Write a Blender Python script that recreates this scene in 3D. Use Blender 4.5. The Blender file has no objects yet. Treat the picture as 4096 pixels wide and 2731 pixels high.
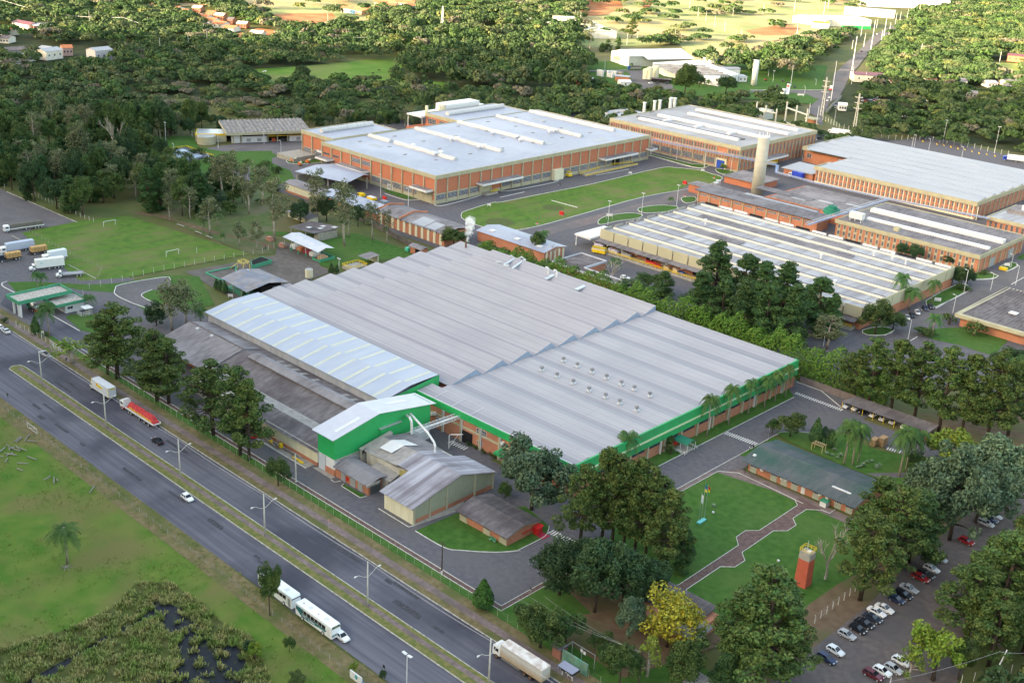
import bpy, math, random
import numpy as np
from mathutils import Vector, Matrix
S=bpy.context.scene; COL=S.collection
R_=math.radians
CAM_H=150.0; FPX=4646.2
_p,_r,_y=3.82826198e-01,5.38139200e-02,-7.46530083e-01
def _rx(a): return np.array([[1,0,0],[0,math.cos(a),-math.sin(a)],[0,math.sin(a),math.cos(a)]])
def _rz(a): return np.array([[math.cos(a),-math.sin(a),0],[math.sin(a),math.cos(a),0],[0,0,1]])
RW=_rz(_r)@_rx(_p)@np.array([[1,0,0],[0,0,-1],[0,1,0]])@_rz(_y)      # world -> camera (x right, y down, z forward)
cd=bpy.data.cameras.new('camera'); cam=bpy.data.objects.new('camera',cd); COL.objects.link(cam)
cd.sensor_width=36; cd.lens=36*FPX/4096; cd.clip_start=1; cd.clip_end=20000
cam.matrix_world=Matrix([[RW[0,i],-RW[1,i],-RW[2,i],[0,0,CAM_H][i]] for i in range(3)]+[[0,0,0,1]])
S.camera=cam
SUN_EL=R_(14); SUN_AZ=math.atan2(-0.94,-0.34)                       # direction towards the sun, measured from +X
sd=Vector((math.cos(SUN_EL)*math.cos(SUN_AZ),math.cos(SUN_EL)*math.sin(SUN_AZ),math.sin(SUN_EL)))
W=bpy.data.worlds.new('World'); S.world=W; W.use_nodes=True
nt=W.node_tree; nt.nodes.clear()
so=nt.nodes.new('ShaderNodeOutputWorld'); sb=nt.nodes.new('ShaderNodeBackground'); sk=nt.nodes.new('ShaderNodeTexSky')
sk.sky_type='NISHITA'; sk.sun_disc=False; sk.sun_elevation=SUN_EL; sk.sun_rotation=math.pi/2-SUN_AZ
sk.air_density=1.0; sk.dust_density=3.0; sk.ozone_density=1.0
nt.links.new(sk.outputs[0],sb.inputs[0]); nt.links.new(sb.outputs[0],so.inputs[0]); sb.inputs[1].default_value=0.15
sl=bpy.data.lights.new('sun','SUN'); sl.energy=2.9; sl.angle=R_(0.6); sl.color=(1.0,0.88,0.70)
sun=bpy.data.objects.new('sun',sl); COL.objects.link(sun)
sun.rotation_euler=sd.to_track_quat('Z','Y').to_euler(); sun.location=(0,0,600)
S.view_settings.view_transform='Standard'; S.view_settings.look='None'; S.view_settings.gamma=1
S.view_settings.exposure=2.68; S.view_settings.use_curve_mapping=False
try:
    S.view_settings.use_white_balance=True; S.view_settings.white_balance_temperature=8300; S.view_settings.white_balance_tint=8
except Exception: pass
S.cycles.max_bounces=5; S.cycles.diffuse_bounces=3; S.cycles.glossy_bounces=2; S.cycles.transparent_max_bounces=6; S.cycles.volume_bounces=4
OXY={1:0,2:1000,3:2000,4:3000}; OYY={1:0,2:665,3:1330,4:1996}
def pxy(rc,x,y):
    if rc==0: return x*4096/2352,y*4096/2352
    k=1100/2347
    return OXY[rc%10]+x*k, OYY[rc//10]+y*k
def G(rc,x,y,z=0.0):
    u,v=pxy(rc,x,y); d=RW.T@np.array([(u-2048)/FPX,(v-1365.5)/FPX,1.0]); t=(z-CAM_H)/d[2]
    return (float(d[0]*t),float(d[1]*t),z)
def GP(rc,pts,z=0.0): return [G(rc,x,y,z) for x,y in pts]
def PX(X,Y,Z=0.0):
    v=RW@np.array([X,Y,Z-CAM_H]); return v[0]/v[2]*FPX+2048, v[1]/v[2]*FPX+1365.5
class MB:
    def __init__(s): s.v=[]; s.f=[]; s.m=[]
    def face(s,pts,mi=0):
        n=len(s.v); s.v+= [tuple(p) for p in pts]; s.f.append(tuple(range(n,n+len(pts)))); s.m.append(mi); return s
    def box(s,x0,x1,y0,y1,z0,z1,mi=0,top=None):
        if x0>x1:x0,x1=x1,x0
        if y0>y1:y0,y1=y1,y0
        n=len(s.v); s.v+=[(x0,y0,z0),(x1,y0,z0),(x1,y1,z0),(x0,y1,z0),(x0,y0,z1),(x1,y0,z1),(x1,y1,z1),(x0,y1,z1)]
        for q,k in (((0,3,2,1),mi),((4,5,6,7),mi if top is None else top),((0,1,5,4),mi),((1,2,6,5),mi),((2,3,7,6),mi),((3,0,4,7),mi)):
            s.f.append(tuple(n+i for i in q)); s.m.append(k)
        return s
    def bar(s,a,b,w,h,mi=0):
        a=Vector(a); b=Vector(b); d=(b-a).normalized(); up=Vector((0,0,1)) if abs(d.z)<.95 else Vector((1,0,0))
        r=d.cross(up).normalized()*w/2; u=r.cross(d).normalized()*h/2
        n=len(s.v)
        for p in (a,b):
            for i,j in ((-1,-1),(1,-1),(1,1),(-1,1)): s.v.append(tuple(p+r*i+u*j))
        for q in ((0,1,2,3),(7,6,5,4),(0,4,5,1),(1,5,6,2),(2,6,7,3),(3,7,4,0)): s.f.append(tuple(n+i for i in q)); s.m.append(mi)
        return s
    def prism(s,poly,z0,z1,mi=0,top=None):
        n=len(s.v); k=len(poly)
        s.v+=[(p[0],p[1],z0) for p in poly]+[(p[0],p[1],z1) for p in poly]
        s.f.append(tuple(n+i for i in range(k))[::-1]); s.m.append(mi)
        s.f.append(tuple(n+k+i for i in range(k))); s.m.append(mi if top is None else top)
        for i in range(k): s.f.append((n+i,n+(i+1)%k,n+k+(i+1)%k,n+k+i)); s.m.append(mi)
        return s
    def ring(s,pts,rad,n=8,mi=0,cap=True):
        pts=[Vector(p) for p in pts]; b=len(s.v)
        for i,p in enumerate(pts):
            d=(pts[min(i+1,len(pts)-1)]-pts[max(i-1,0)]).normalized(); up=Vector((0,0,1)) if abs(d.z)<.9 else Vector((1,0,0))
            r=d.cross(up).normalized(); u=r.cross(d).normalized(); q=rad[i] if hasattr(rad,'__len__') else rad
            for k in range(n):
                a=2*math.pi*k/n; s.v.append(tuple(p+(r*math.cos(a)+u*math.sin(a))*q))
        for i in range(len(pts)-1):
            for k in range(n):
                s.f.append((b+i*n+k,b+i*n+(k+1)%n,b+(i+1)*n+(k+1)%n,b+(i+1)*n+k)); s.m.append(mi)
        if cap:
            s.f.append(tuple(b+k for k in range(n))[::-1]); s.m.append(mi)
            e=b+(len(pts)-1)*n; s.f.append(tuple(e+k for k in range(n))); s.m.append(mi)
        return s
    def cyl(s,x,y,z0,z1,r0,r1=None,n=12,mi=0): return s.ring([(x,y,z0),(x,y,z1)],[r0,r0 if r1 is None else r1],n,mi)
    def corr(s,a,b,c,d,pitch,amp,mi=0,th=.06):
        """corrugated sheet a-b (eave) to d-c (ridge); ribs run a->d"""
        a,b,c,d=map(Vector,(a,b,c,d)); L=(b-a).length; n=max(2,int(L/pitch))*4; nn=(b-a).cross(d-a).normalized(); nn=nn if nn.z>0 else -nn
        k0=len(s.v)
        for i in range(n+1):
            t=i/n; o=nn*(amp*math.sin(t*n/4*2*math.pi)); s.v.append(tuple(a.lerp(b,t)+o)); s.v.append(tuple(d.lerp(c,t)+o))
        for i in range(n): j=k0+2*i; s.f.append((j,j+2,j+3,j+1)); s.m.append(mi)
        lo=-nn*th*2
        s.face([a+lo,b+lo,c+lo,d+lo],mi)
        return s
    def build(s,name,mats,parent=None,local=False,smooth=False):
        me=bpy.data.meshes.new(name); v=s.v
        if parent is not None and not local:
            p=parent
            while p.parent: p=p.parent
            o=p.location; v=[(a-o[0],b-o[1],c-o[2]) for a,b,c in v]
        me.from_pydata(v,[],s.f)
        if not isinstance(mats,(list,tuple)): mats=[mats]
        for m in mats: me.materials.append(m)
        if len(mats)>1: me.polygons.foreach_set('material_index',s.m)
        if smooth: me.polygons.foreach_set('use_smooth',[True]*len(me.polygons))
        ob=bpy.data.objects.new(name,me); COL.objects.link(ob)
        if parent is not None: ob.parent=parent
        return ob
def tag(o,label=None,cat=None,group=None,kind=None):
    if label: o['label']=label
    if cat: o['category']=cat
    if group: o['group']=group
    if kind: o['kind']=kind
    return o
def thing(name,label,cat,loc=(0,0,0),rz=0,group=None):
    o=bpy.data.objects.new(name,None); COL.objects.link(o); o.empty_display_size=.5
    o.location=loc; o.rotation_euler=(0,0,rz); return tag(o,label,cat,group)
def copy_tree(o,parent=None):
    c=o.copy(); COL.objects.link(c); c.parent=parent
    if 'category' in c and parent is not None: del c['category']
    for ch in list(o.children): copy_tree(ch,c)
    return c
_used=set()
def place(proto,loc,rz=0,label=None,group=None,sc=None):
    if proto.name in _used: o=copy_tree(proto)
    else: o=proto; _used.add(proto.name)
    o.location=loc; o.rotation_euler=(0,0,rz)
    if sc is not None: o.scale=(sc,sc,sc) if not hasattr(sc,'__len__') else sc
    if label: o['label']=label
    if group: o['group']=group
    return o
def text(s_,size,mat,name,parent,origin,xdir,ydir,depth=.01,align='LEFT',bold=0.0,sx=1.0):
    c=bpy.data.curves.new(name,'FONT'); c.body=s_; c.size=size; c.align_x=align; c.extrude=depth; c.offset=bold
    t=bpy.data.objects.new('t',c); COL.objects.link(t); dg=bpy.context.evaluated_depsgraph_get(); dg.update()
    me=bpy.data.meshes.new_from_object(t.evaluated_get(dg)); bpy.data.objects.remove(t)
    x=Vector(xdir).normalized()*sx; y=Vector(ydir).normalized(); z=Vector(xdir).normalized().cross(y)
    me.transform(Matrix(((x.x,y.x,z.x,origin[0]),(x.y,y.y,z.y,origin[1]),(x.z,y.z,z.z,origin[2]),(0,0,0,1))))
    me.materials.clear(); me.materials.append(mat)
    o=bpy.data.objects.new(name,me); COL.objects.link(o); o.parent=parent; return o
MATS={}; _zc=0
def mat(name,c,c2=None,sc=1.0,rough=.8,st=(1,1,1),c3=None,sc3=.05,w3=.5,metal=0.0,isl=0.0,obj=0.0,lo=.35,hi=.65,detail=4,wave=None,local=False,bump=0,spec=None,rot=0.0):
    """procedural surface: c..c2 mixed by noise, c3 in wide patches, wave=(axis,scale,colour,amount) adds seams"""
    if name in MATS: return MATS[name]
    m=bpy.data.materials.new(name); m.use_nodes=True; t=m.node_tree; N=t.nodes; L=t.links
    b=N['Principled BSDF']; b.inputs['Roughness'].default_value=rough; b.inputs['Metallic'].default_value=metal
    if spec is None and rough>.72: spec=.12
    if spec is not None: b.inputs['Specular IOR Level'].default_value=spec
    out=None
    def rgb(c): return (*c,1)
    if local:
        tc=N.new('ShaderNodeTexCoord'); src=tc.outputs['Object']
    else:
        ge=N.new('ShaderNodeNewGeometry'); src=ge.outputs['Position']
    if rot:
        mr=N.new('ShaderNodeMapping'); mr.inputs['Rotation'].default_value=(0,0,rot); L.new(src,mr.inputs['Vector']); src=mr.outputs[0]
    if c2 is not None:
        mp=N.new('ShaderNodeMapping'); mp.inputs['Scale'].default_value=st; L.new(src,mp.inputs['Vector'])
        nz=N.new('ShaderNodeTexNoise'); nz.inputs['Scale'].default_value=sc; nz.inputs['Detail'].default_value=detail; L.new(mp.outputs[0],nz.inputs['Vector'])
        cr=N.new('ShaderNodeMapRange'); cr.inputs[1].default_value=lo; cr.inputs[2].default_value=hi; L.new(nz.outputs['Fac'],cr.inputs[0])
        mx=N.new('ShaderNodeMix'); mx.data_type='RGBA'; mx.inputs[6].default_value=rgb(c); mx.inputs[7].default_value=rgb(c2); L.new(cr.outputs[0],mx.inputs[0]); out=mx.outputs[2]
    if c3 is not None:
        n3=N.new('ShaderNodeTexNoise'); n3.inputs['Scale'].default_value=sc3; n3.inputs['Detail'].default_value=6; L.new(src,n3.inputs['Vector'])
        r3=N.new('ShaderNodeMapRange'); r3.inputs[1].default_value=.45; r3.inputs[2].default_value=.65; r3.inputs[4].default_value=w3; L.new(n3.outputs['Fac'],r3.inputs[0])
        m3=N.new('ShaderNodeMix'); m3.data_type='RGBA'; m3.inputs[7].default_value=rgb(c3); L.new(r3.outputs[0],m3.inputs[0])
        if out: L.new(out,m3.inputs[6])
        else: m3.inputs[6].default_value=rgb(c)
        out=m3.outputs[2]
    if wave:
        for ax,scl,wc,amt,wid,*of in (wave if isinstance(wave,list) else [wave]):
            sp=N.new('ShaderNodeSeparateXYZ'); L.new(src,sp.inputs[0])
            mu=N.new('ShaderNodeMath'); mu.operation='MULTIPLY'; mu.inputs[1].default_value=1/scl; L.new(sp.outputs['XYZ'.index(ax)],mu.inputs[0])
            if of: mu.operation='MULTIPLY_ADD'; mu.inputs[2].default_value=of[0]
            fr=N.new('ShaderNodeMath'); fr.operation='FRACT'; L.new(mu.outputs[0],fr.inputs[0])
            lt=N.new('ShaderNodeMath'); lt.operation='LESS_THAN'; lt.inputs[1].default_value=wid; L.new(fr.outputs[0],lt.inputs[0])
            ml=N.new('ShaderNodeMath'); ml.operation='MULTIPLY'; ml.inputs[1].default_value=amt; L.new(lt.outputs[0],ml.inputs[0])
            mw=N.new('ShaderNodeMix'); mw.data_type='RGBA'; mw.inputs[7].default_value=rgb(wc); L.new(ml.outputs[0],mw.inputs[0])
            if out: L.new(out,mw.inputs[6])
            else: mw.inputs[6].default_value=rgb(c)
            out=mw.outputs[2]
    if isl or obj:
        ge=N.new('ShaderNodeNewGeometry'); oi=N.new('ShaderNodeObjectInfo')
        hs=N.new('ShaderNodeHueSaturation'); 
        if out: L.new(out,hs.inputs['Color'])
        else: hs.inputs['Color'].default_value=rgb(c)
        v=N.new('ShaderNodeMapRange'); v.inputs[3].default_value=1-isl; v.inputs[4].default_value=1+isl; L.new(ge.outputs['Random Per Island'],v.inputs[0])
        v2=N.new('ShaderNodeMapRange'); v2.inputs[3].default_value=1-obj; v2.inputs[4].default_value=1+obj; L.new(oi.outputs['Random'],v2.inputs[0])
        mm=N.new('ShaderNodeMath'); mm.operation='MULTIPLY'; L.new(v.outputs[0],mm.inputs[0]); L.new(v2.outputs[0],mm.inputs[1]); L.new(mm.outputs[0],hs.inputs['Value'])
        if obj:
            hh=N.new('ShaderNodeMapRange'); hh.inputs[3].default_value=.485; hh.inputs[4].default_value=.515; 
            wn=N.new('ShaderNodeMath'); wn.operation='FRACT'; wm=N.new('ShaderNodeMath'); wm.operation='MULTIPLY'; wm.inputs[1].default_value=17.3
            L.new(oi.outputs['Random'],wm.inputs[0]); L.new(wm.outputs[0],wn.inputs[0]); L.new(wn.outputs[0],hh.inputs[0]); L.new(hh.outputs[0],hs.inputs['Hue'])
        out=hs.outputs[0]
    if out: L.new(out,b.inputs['Base Color'])
    else: b.inputs['Base Color'].default_value=rgb(c)
    MATS[name]=m; return m
def P(name,c,rough=.5,metal=0.0): return mat(name,c,rough=rough,metal=metal)
def struct(name,mb,m,parent=None): o=mb.build(name,m,parent); o['kind']='structure'; return o
def sheet(name,pts,z,m,kind='structure'):
    global _zc; _zc+=1; z+=_zc*.0007
    mb=MB(); mb.face([(p[0],p[1],z) for p in pts]); return struct(name,mb,m)
def area(p):
    return sum(p[i][0]*p[(i+1)%len(p)][1]-p[(i+1)%len(p)][0]*p[i][1] for i in range(len(p)))/2
def curbmb(mb,pts,w=.18,h=.15,z=0.0,closed=False,mi=0):
    n=len(pts)
    for i in range(n if closed else n-1):
        a=pts[i]; b=pts[(i+1)%n]; mb.bar((a[0],a[1],z+h/2),(b[0],b[1],z+h/2),w,h,mi)
    return mb
def smoothline(pts,k=4,closed=False):
    """Catmull-Rom through plan points"""
    n=len(pts); out=[]
    rng=range(n if closed else n-1)
    for i in rng:
        g=(lambda j: pts[j%n]) if closed else (lambda j: pts[max(0,min(n-1,j))])
        p0,p1,p2,p3=g(i-1),g(i),g(i+1),g(i+2)
        for q in range(k):
            t=q/k
            out.append(tuple(.5*((2*p1[a])+(-p0[a]+p2[a])*t+(2*p0[a]-5*p1[a]+4*p2[a]-p3[a])*t*t+(-p0[a]+3*p1[a]-3*p2[a]+p3[a])*t**3) for a in (0,1)))
    if not closed: out.append((pts[-1][0],pts[-1][1]))
    return out
rnd=random.Random(7)
m_rough=mat('rough_ground',(.075,.10,.03),(.11,.12,.045),sc=.08,c3=(.13,.10,.05),sc3=.02,w3=.6)
m_past=mat('pasture_grass',(.055,.135,.018),(.115,.165,.034),sc=.16,c3=(.15,.135,.05),sc3=.06,w3=.9,rough=.9,detail=8)
m_lawn=mat('lawn_grass',(.032,.100,.018),(.060,.135,.028),sc=.5,c3=(.075,.13,.035),sc3=.06,w3=.6,rough=.9,detail=8)
m_lawn2=mat('bright_lawn_grass',(.055,.125,.022),(.10,.16,.036),sc=.3,c3=(.15,.15,.06),sc3=.055,w3=.9,rough=.9,detail=9,wave=('X',9,(.08,.19,.02),.3,.5))
m_asph=mat('road_asphalt',(.095,.094,.118),(.142,.138,.163),sc=.9,st=(.025,1,1),c3=(.055,.055,.072),sc3=.045,w3=.9,rough=.85,detail=10)
m_yard=mat('yard_asphalt',(.098,.094,.108),(.130,.124,.137),sc=.7,c3=(.125,.118,.122),sc3=.07,w3=.8,rough=.85,detail=8)
m_cobble=mat('cobble',(.12,.112,.12),(.16,.145,.15),sc=.9,c3=(.10,.095,.10),sc3=.08,w3=.7,rough=.85,detail=8)
m_pinkpave=mat('pink_paving',(.16,.12,.115),(.24,.18,.17),sc=1.2,c3=(.11,.09,.08),sc3=.3,w3=.7,rough=.85,detail=6)
m_redpave=mat('red_paving',(.10,.06,.055),(.16,.10,.09),sc=.8,rough=.85,wave=[('X',.9,(.25,.2,.18),.5,.08),('Y',.9,(.25,.2,.18),.5,.08)],rot=.55)
m_verge=mat('dry_verge',(.13,.105,.05),(.20,.155,.085),sc=.7,c3=(.09,.11,.035),sc3=.15,w3=.9,rough=.9,detail=8)
m_median=mat('median_grass',(.10,.13,.035),(.20,.17,.07),sc=.8,rough=.9,detail=8)
m_curb=mat('curb_white',(.26,.25,.22),(.52,.50,.45),sc=1.2,rough=.8)
m_curbw=mat('curb_bright',(.66,.65,.62),(.46,.44,.40),sc=1.5,rough=.7)
m_conc=mat('concrete',(.36,.34,.30),(.27,.255,.23),sc=.8,rough=.85,detail=6)
m_dirt=mat('red_dirt',(.33,.12,.055),(.42,.20,.10),sc=.06,rough=.95,detail=8)
m_dry=mat('dry_field_grass',(.34,.32,.17),(.17,.23,.085),sc=.022,c3=(.42,.29,.18),sc3=.010,w3=.9,rough=.95,detail=10)
m_mead=mat('meadow_grass',(.06,.15,.02),(.10,.19,.035),sc=.06,c3=(.15,.16,.06),sc3=.02,w3=.7,rough=.9,detail=8)
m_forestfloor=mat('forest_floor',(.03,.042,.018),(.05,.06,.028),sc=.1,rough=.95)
m_brown=mat('bare_earth',(.13,.085,.055),(.17,.12,.08),sc=.4,c3=(.09,.11,.04),sc3=.1,w3=.7,rough=.95,detail=8)
m_mark=mat('road_paint',(.70,.70,.68),(.5,.5,.48),sc=1.5,rough=.7)
m_water=mat('swamp_water',(.008,.010,.016),(.03,.035,.012),sc=.6,rough=.35,spec=.15,lo=.5,hi=.7)
m_pool=mat('pool_water',(.30,.40,.52),(.34,.44,.56),sc=.2,rough=.3)
mb=MB(); mb.face([(-9000,-9000,-.6),(9000,-9000,-.6),(9000,9000,-.6),(-9000,9000,-.6)]); struct('ground',mb,m_rough)
mb=MB(); mb.face([(-700,20,-.09),(-40,20,-.09),(-40,760,-.09),(-330,760,-.09),(-560,640,-.09),(-700,400,-.09)]); struct('ground',mb,m_rough)
crest=[(-2900,-2100,300),(-2000,-1270,330),(-1500,-900,352),(-1120,-560,368),(-800,-330,388),(-560,-330,352),(-250,-470,335),(150,-640,340),(700,-760,340)]  # unseen ridge added behind the camera, shaped to keep the foreground in shade
mb=MB(); rows=[]
for i,(x,y,h) in enumerate(crest):
    a=crest[max(0,i-1)]; b=crest[min(len(crest)-1,i+1)]; t=Vector((b[0]-a[0],b[1]-a[1])).normalized(); nrm=Vector((t.y,-t.x))
    row=[]
    for k,(o,hh) in enumerate(((-330,0),(-240,.16),(-130,.6),(-40,.95),(0,1),(80,.93),(260,.6),(520,.2),(760,0))):
        j=rnd.uniform(-12,12) if 0<hh<.94 else 0
        row.append((x+nrm.x*o+j,y+nrm.y*o+j,h*hh-1.0+ (j*.5)))
    rows.append(row)
for i in range(len(rows)-1):
    for k in range(8): mb.face([rows[i][k],rows[i+1][k],rows[i+1][k+1],rows[i][k+1]])
struct('shade_ridge',mb,m_rough)
def road(name,pts,w,z,m): pass
sheet('pasture',[(-420,20),(-90,20),(-90,120.2),(-420,121.6)],-.05,m_past)
swv=smoothline([p[:2] for p in GP(41,[(1345,830),(1440,890),(1590,950),(1660,1060),(1760,1090),(1790,1210),(2040,1260),(2110,1450),(2160,1568),(2180,1750),(1300,1750),(1330,1568),(1420,1480),(1560,1400),(1480,1200),(1360,1060),(1240,1030),(1010,1150),(880,1230),(660,1350),(480,1480),(300,1600),(180,1590),(420,1440),(640,1320),(840,1200),(1000,1110),(1190,1020),(1280,930)])],3,True)
sheet('water',swv,-.02,m_water)
mud=mat('marsh_mud',(.055,.065,.02),(.10,.10,.035),sc=.5,c3=(.06,.09,.02),sc3=.2,w3=.8,detail=8)
sheet('marsh',[p[:2] for p in GP(41,[(-100,1290),(300,1200),(700,1060),(1000,900),(1150,720),(1450,700),(1700,880),(1900,1050),(2150,1180),(2300,1500),(2400,1800),(-200,1800)])],-.035,mud)
sheet('verge',[(-420,119.0),(-95,118.0),(-95,124.6),(-170,123.3),(-240,125.0),(-420,125.4)],-.02,m_verge)
mb=MB(); mb.face([(-1400,124.9,0),(-60,124.0,0),(-60,149.2,0),(-1400,149.2,0)]); struct('road',mb,m_asph)
nose=[(-336.0,135.1),(-337.4,136.6),(-336.6,138.6)]
mb=MB(); mb.prism([(-60,135.0)]+[(-60,139.2),(-336,139.2)]+nose[::-1][1:2]+[(-336,135.0)],0,.14); struct('median',mb,m_median)
mb=MB(); mb.face([(-335,136.9,.17),(-60,136.9,.17),(-60,138.2,.17),(-335,138.2,.17)][::1]); struct('path',mb,m_pinkpave)
mb=MB(); curbmb(mb,[(-60,134.95),(-336,134.95),(-337.5,136.6),(-336.6,138.8),(-334,139.3),(-60,139.3)],.22,.17); struct('kerb',mb,m_curb)
mb=MB(); mb.box(-1400,-60,149.2,155.5,0,.13); struct('verge',mb,m_verge)
mb=MB(); mb.face([(-390,151.0,.16),(-60,151.0,.16),(-60,153.0,.16),(-390,153.0,.16)]); struct('pavement',mb,m_pinkpave)
mb=MB(); curbmb(mb,[(-365,149.1),(-60,149.1)],.2,.17); struct('kerb',mb,m_curb)
mb=MB()
for k in range(26):
    x=-350+k*11.5
    if k%3!=2: mb.face([(x,129.6,.012),(x+3,129.6,.012),(x+3,129.72,.012),(x,129.72,.012)]); mb.face([(x+4,144.2,.012),(x+7,144.2,.012),(x+7,144.3,.012),(x+4,144.3,.012)])
rp=random.Random(31); pb=MB()
for k in range(22):
    x=rp.uniform(-340,-110); y=rp.uniform(126,133) if k%2 else rp.uniform(140.5,147.5); L=rp.uniform(2,11); w_=rp.uniform(.5,1.6); pb.face([(x,y,.008+k*.0002),(x+L,y+rp.uniform(-.15,.15),.008+k*.0002),(x+L+rp.uniform(-.6,.6),y+w_,.008+k*.0002),(x+rp.uniform(-.6,.6),y+w_+rp.uniform(-.2,.2),.008+k*.0002)])
for k in range(26):
    x=rp.uniform(-340,-110); y=rp.uniform(126,133) if k%2 else rp.uniform(140.5,147.5); p_=[(x,y)]
    for j in range(7): p_.append((p_[-1][0]+rp.uniform(.8,2.4),p_[-1][1]+rp.uniform(-.25,.25)))
    for a_,c_ in zip(p_[:-1],p_[1:]): pb.face([(a_[0],a_[1],.014),(c_[0],c_[1],.014),(c_[0],c_[1]+.07,.014),(a_[0],a_[1]+.07,.014)])
struct('road_patches',pb,mat('tar_patch',(.045,.045,.055),(.075,.073,.085),sc=1.5)); struct('lane_markings',mb,mat('worn_paint',(.17,.17,.18),(.11,.11,.12),sc=2))
mb=MB(); mb.face([(-345,155.5,.02),(-60,155.5,.02),(-60,175,.02),(-345,175,.02)]); struct('lawn',mb,m_lawn)
mb=MB(); mb.face([(-430,159.2,.05),(-146,159.2,.05),(-146,190,.05),(-156,206,.05),(-430,206,.05)]); struct('yard',mb,m_yard)
mb=MB(); mb.face([(-344,157.9,.06),(-146,157.9,.06),(-146,159.1,.06),(-344,159.1,.06)]); struct('drain_path',mb,m_redpave)
mb=MB(); curbmb(mb,[(-344,157.8),(-144.9,157.8),(-144.9,182)],.14,.12,.02); curbmb(mb,[(-344,159.2),(-146.2,159.2),(-146.2,182)],.14,.12,.02); struct('kerb',mb,m_curbw)
mb=MB(); mb.face([(-146.1,159.1,.06),(-145,158,.06),(-145,183,.06),(-146.1,183,.06)]); struct('drain_path',mb,m_redpave)
mb=MB(); mb.face([(-330,159.3,.03),(-225,159.3,.03),(-140,300,.03),(-140,322,.03),(-330,326,.03)]); struct('yard',mb,m_yard)
rd=[(-163.2,322),(-159.7,320.8),(-149.2,314.4),(-141,311.5),(-129,311.7),(-110,311.7),(-110,299),(-128,299),(-137.3,300.4),(-147,292),(-152,285),(-152.2,266.8),(-152,234.6),(-151.8,205),(-146,196),(-146,183),(-163,183),(-163,300)]
sheet('road',rd,.08,m_yard)
mb=MB(); curbmb(mb,[(-163.2,214),(-163.0,309.4)],.16,.15,.05); curbmb(mb,[(-151.9,200),(-152.1,284),(-149,288.5),(-146,290.5)],.14,.14,.05)
curbmb(mb,[(-168.8,320.8),(-159.7,320.8),(-149.2,314.4)],.2,.2,.05); struct('kerb',mb,m_curbw)
sheet('lawn',[(-167.7,214),(-163.1,212),(-163.1,309.6),(-167.7,314)],.09,m_lawn)
sheet('pavement',[(-151.9,205),(-150.4,205),(-150.4,248.2),(-134.5,251.2),(-124,250.8),(-112,250.8),(-112,254.5),(-146.6,255),(-151.9,249)],.07,m_pinkpave)
sheet('pavement',[(-152,246),(-146.6,255.5),(-147,262),(-152,268)],.10,m_cobble)
sheet('lawn',[(-158,184),(-118,184),(-100,184),(-95,225),(-108,256),(-124,251.4),(-134,251.8),(-150.2,248.6),(-150.3,200)],.05,m_lawn)
walk=[p[:2] for p in GP(43,[(1520,735),(2035,395),(2015,325),(2095,270),(2210,270)])]+[p[:2] for p in GP(34,[(270,1568),(405,1475),(380,1420)])]+[p[:2] for p in GP(44,[(450,0),(620,95),(480,90),(365,165),(393,222),(320,272),(200,272),(0,410)])]+[p[:2] for p in GP(43,[(2065,455),(2090,525),(2005,580),(1880,578),(1590,772),(1600,800),(1465,735)])]
sheet('path',walk,.09,m_redpave)
mb=MB(); curbmb(mb,[p[:2] for p in GP(43,[(1465,735),(1520,735),(2035,395),(2015,325),(2095,270),(2210,270)])]+[p[:2] for p in GP(34,[(405,1475),(380,1420)])],.12,.12,.06)
curbmb(mb,[p[:2] for p in GP(44,[(725,90),(680,122),(610,95),(480,90),(365,165),(393,222),(320,272),(200,272),(0,410)])]+[p[:2] for p in GP(43,[(2065,455),(2090,525),(2005,580),(1880,578),(1590,772),(1600,800)])],.12,.12,.06)
curbmb(mb,[(-150.4,205),(-150.4,249),(-146,252.5),(-134,251.9),(-125,251.2)],.12,.12,.06); struct('kerb',mb,m_curbw)
sheet('lawn',smoothline([p[:2] for p in GP(34,[(240,880),(500,860),(860,880),(1010,975),(1260,1040),(1480,1060),(1500,1250),(1150,1270)])],4,True),.13,m_lawn)
sheet('lawn',[(-152,262),(-147,262),(-146,278),(-151.5,280)],.125,m_lawn)
sheet('pavement',[p[:2] for p in GP(34,[(990,1203),(1330,1196),(1310,1240),(1100,1242)])],.15,m_cobble)
l1=[p[:2] for p in GP(42,[(1410,272),(1790,110),(2350,60)])]+[p[:2] for p in GP(43,[(420,230),(380,330),(160,435),(0,450)])]+[p[:2] for p in GP(42,[(2100,455),(1820,440),(1660,415)])]
sheet('lawn',smoothline(l1,1,True),.08,m_lawn)
mb=MB(); curbmb(mb,smoothline([p[:2] for p in GP(42,[(1410,272),(1660,415),(1820,440),(2100,455),(2300,440)])]+[p[:2] for p in GP(43,[(160,435),(330,350),(400,300),(420,230)])],4),.18,.15,.05)
curbmb(mb,[p[:2] for p in GP(42,[(1097,82),(1355,240),(1395,228)])],.18,.15,.05)
curbmb(mb,[p[:2] for p in GP(32,[(690,1255),(720,1278),(775,1268)])],.14,.12,.05); curbmb(mb,[p[:2] for p in GP(32,[(800,1292),(780,1310),(940,1410),(995,1398)])],.14,.12,.05)
struct('kerb',mb,m_curbw)
sheet('lawn',[p[:2] for p in GP(32,[(800,1292),(782,1308),(940,1408),(995,1396)])],.075,m_lawn)
sheet('pavement',[p[:2] for p in GP(42,[(1380,238),(1810,90),(1830,0),(1395,195)])],.07,m_conc)
sheet('pavement',[p[:2] for p in GP(32,[(530,1150),(600,1150),(730,1235),(690,1250)])],.07,m_conc)
sheet('bare_ground',[(-142,160),(-112,160),(-104,186),(-128,190),(-146,186)],.045,m_brown)
sheet('lawn',[(-145,158),(-137,158),(-131,172),(-145,176)],.06,m_lawn)
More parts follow.
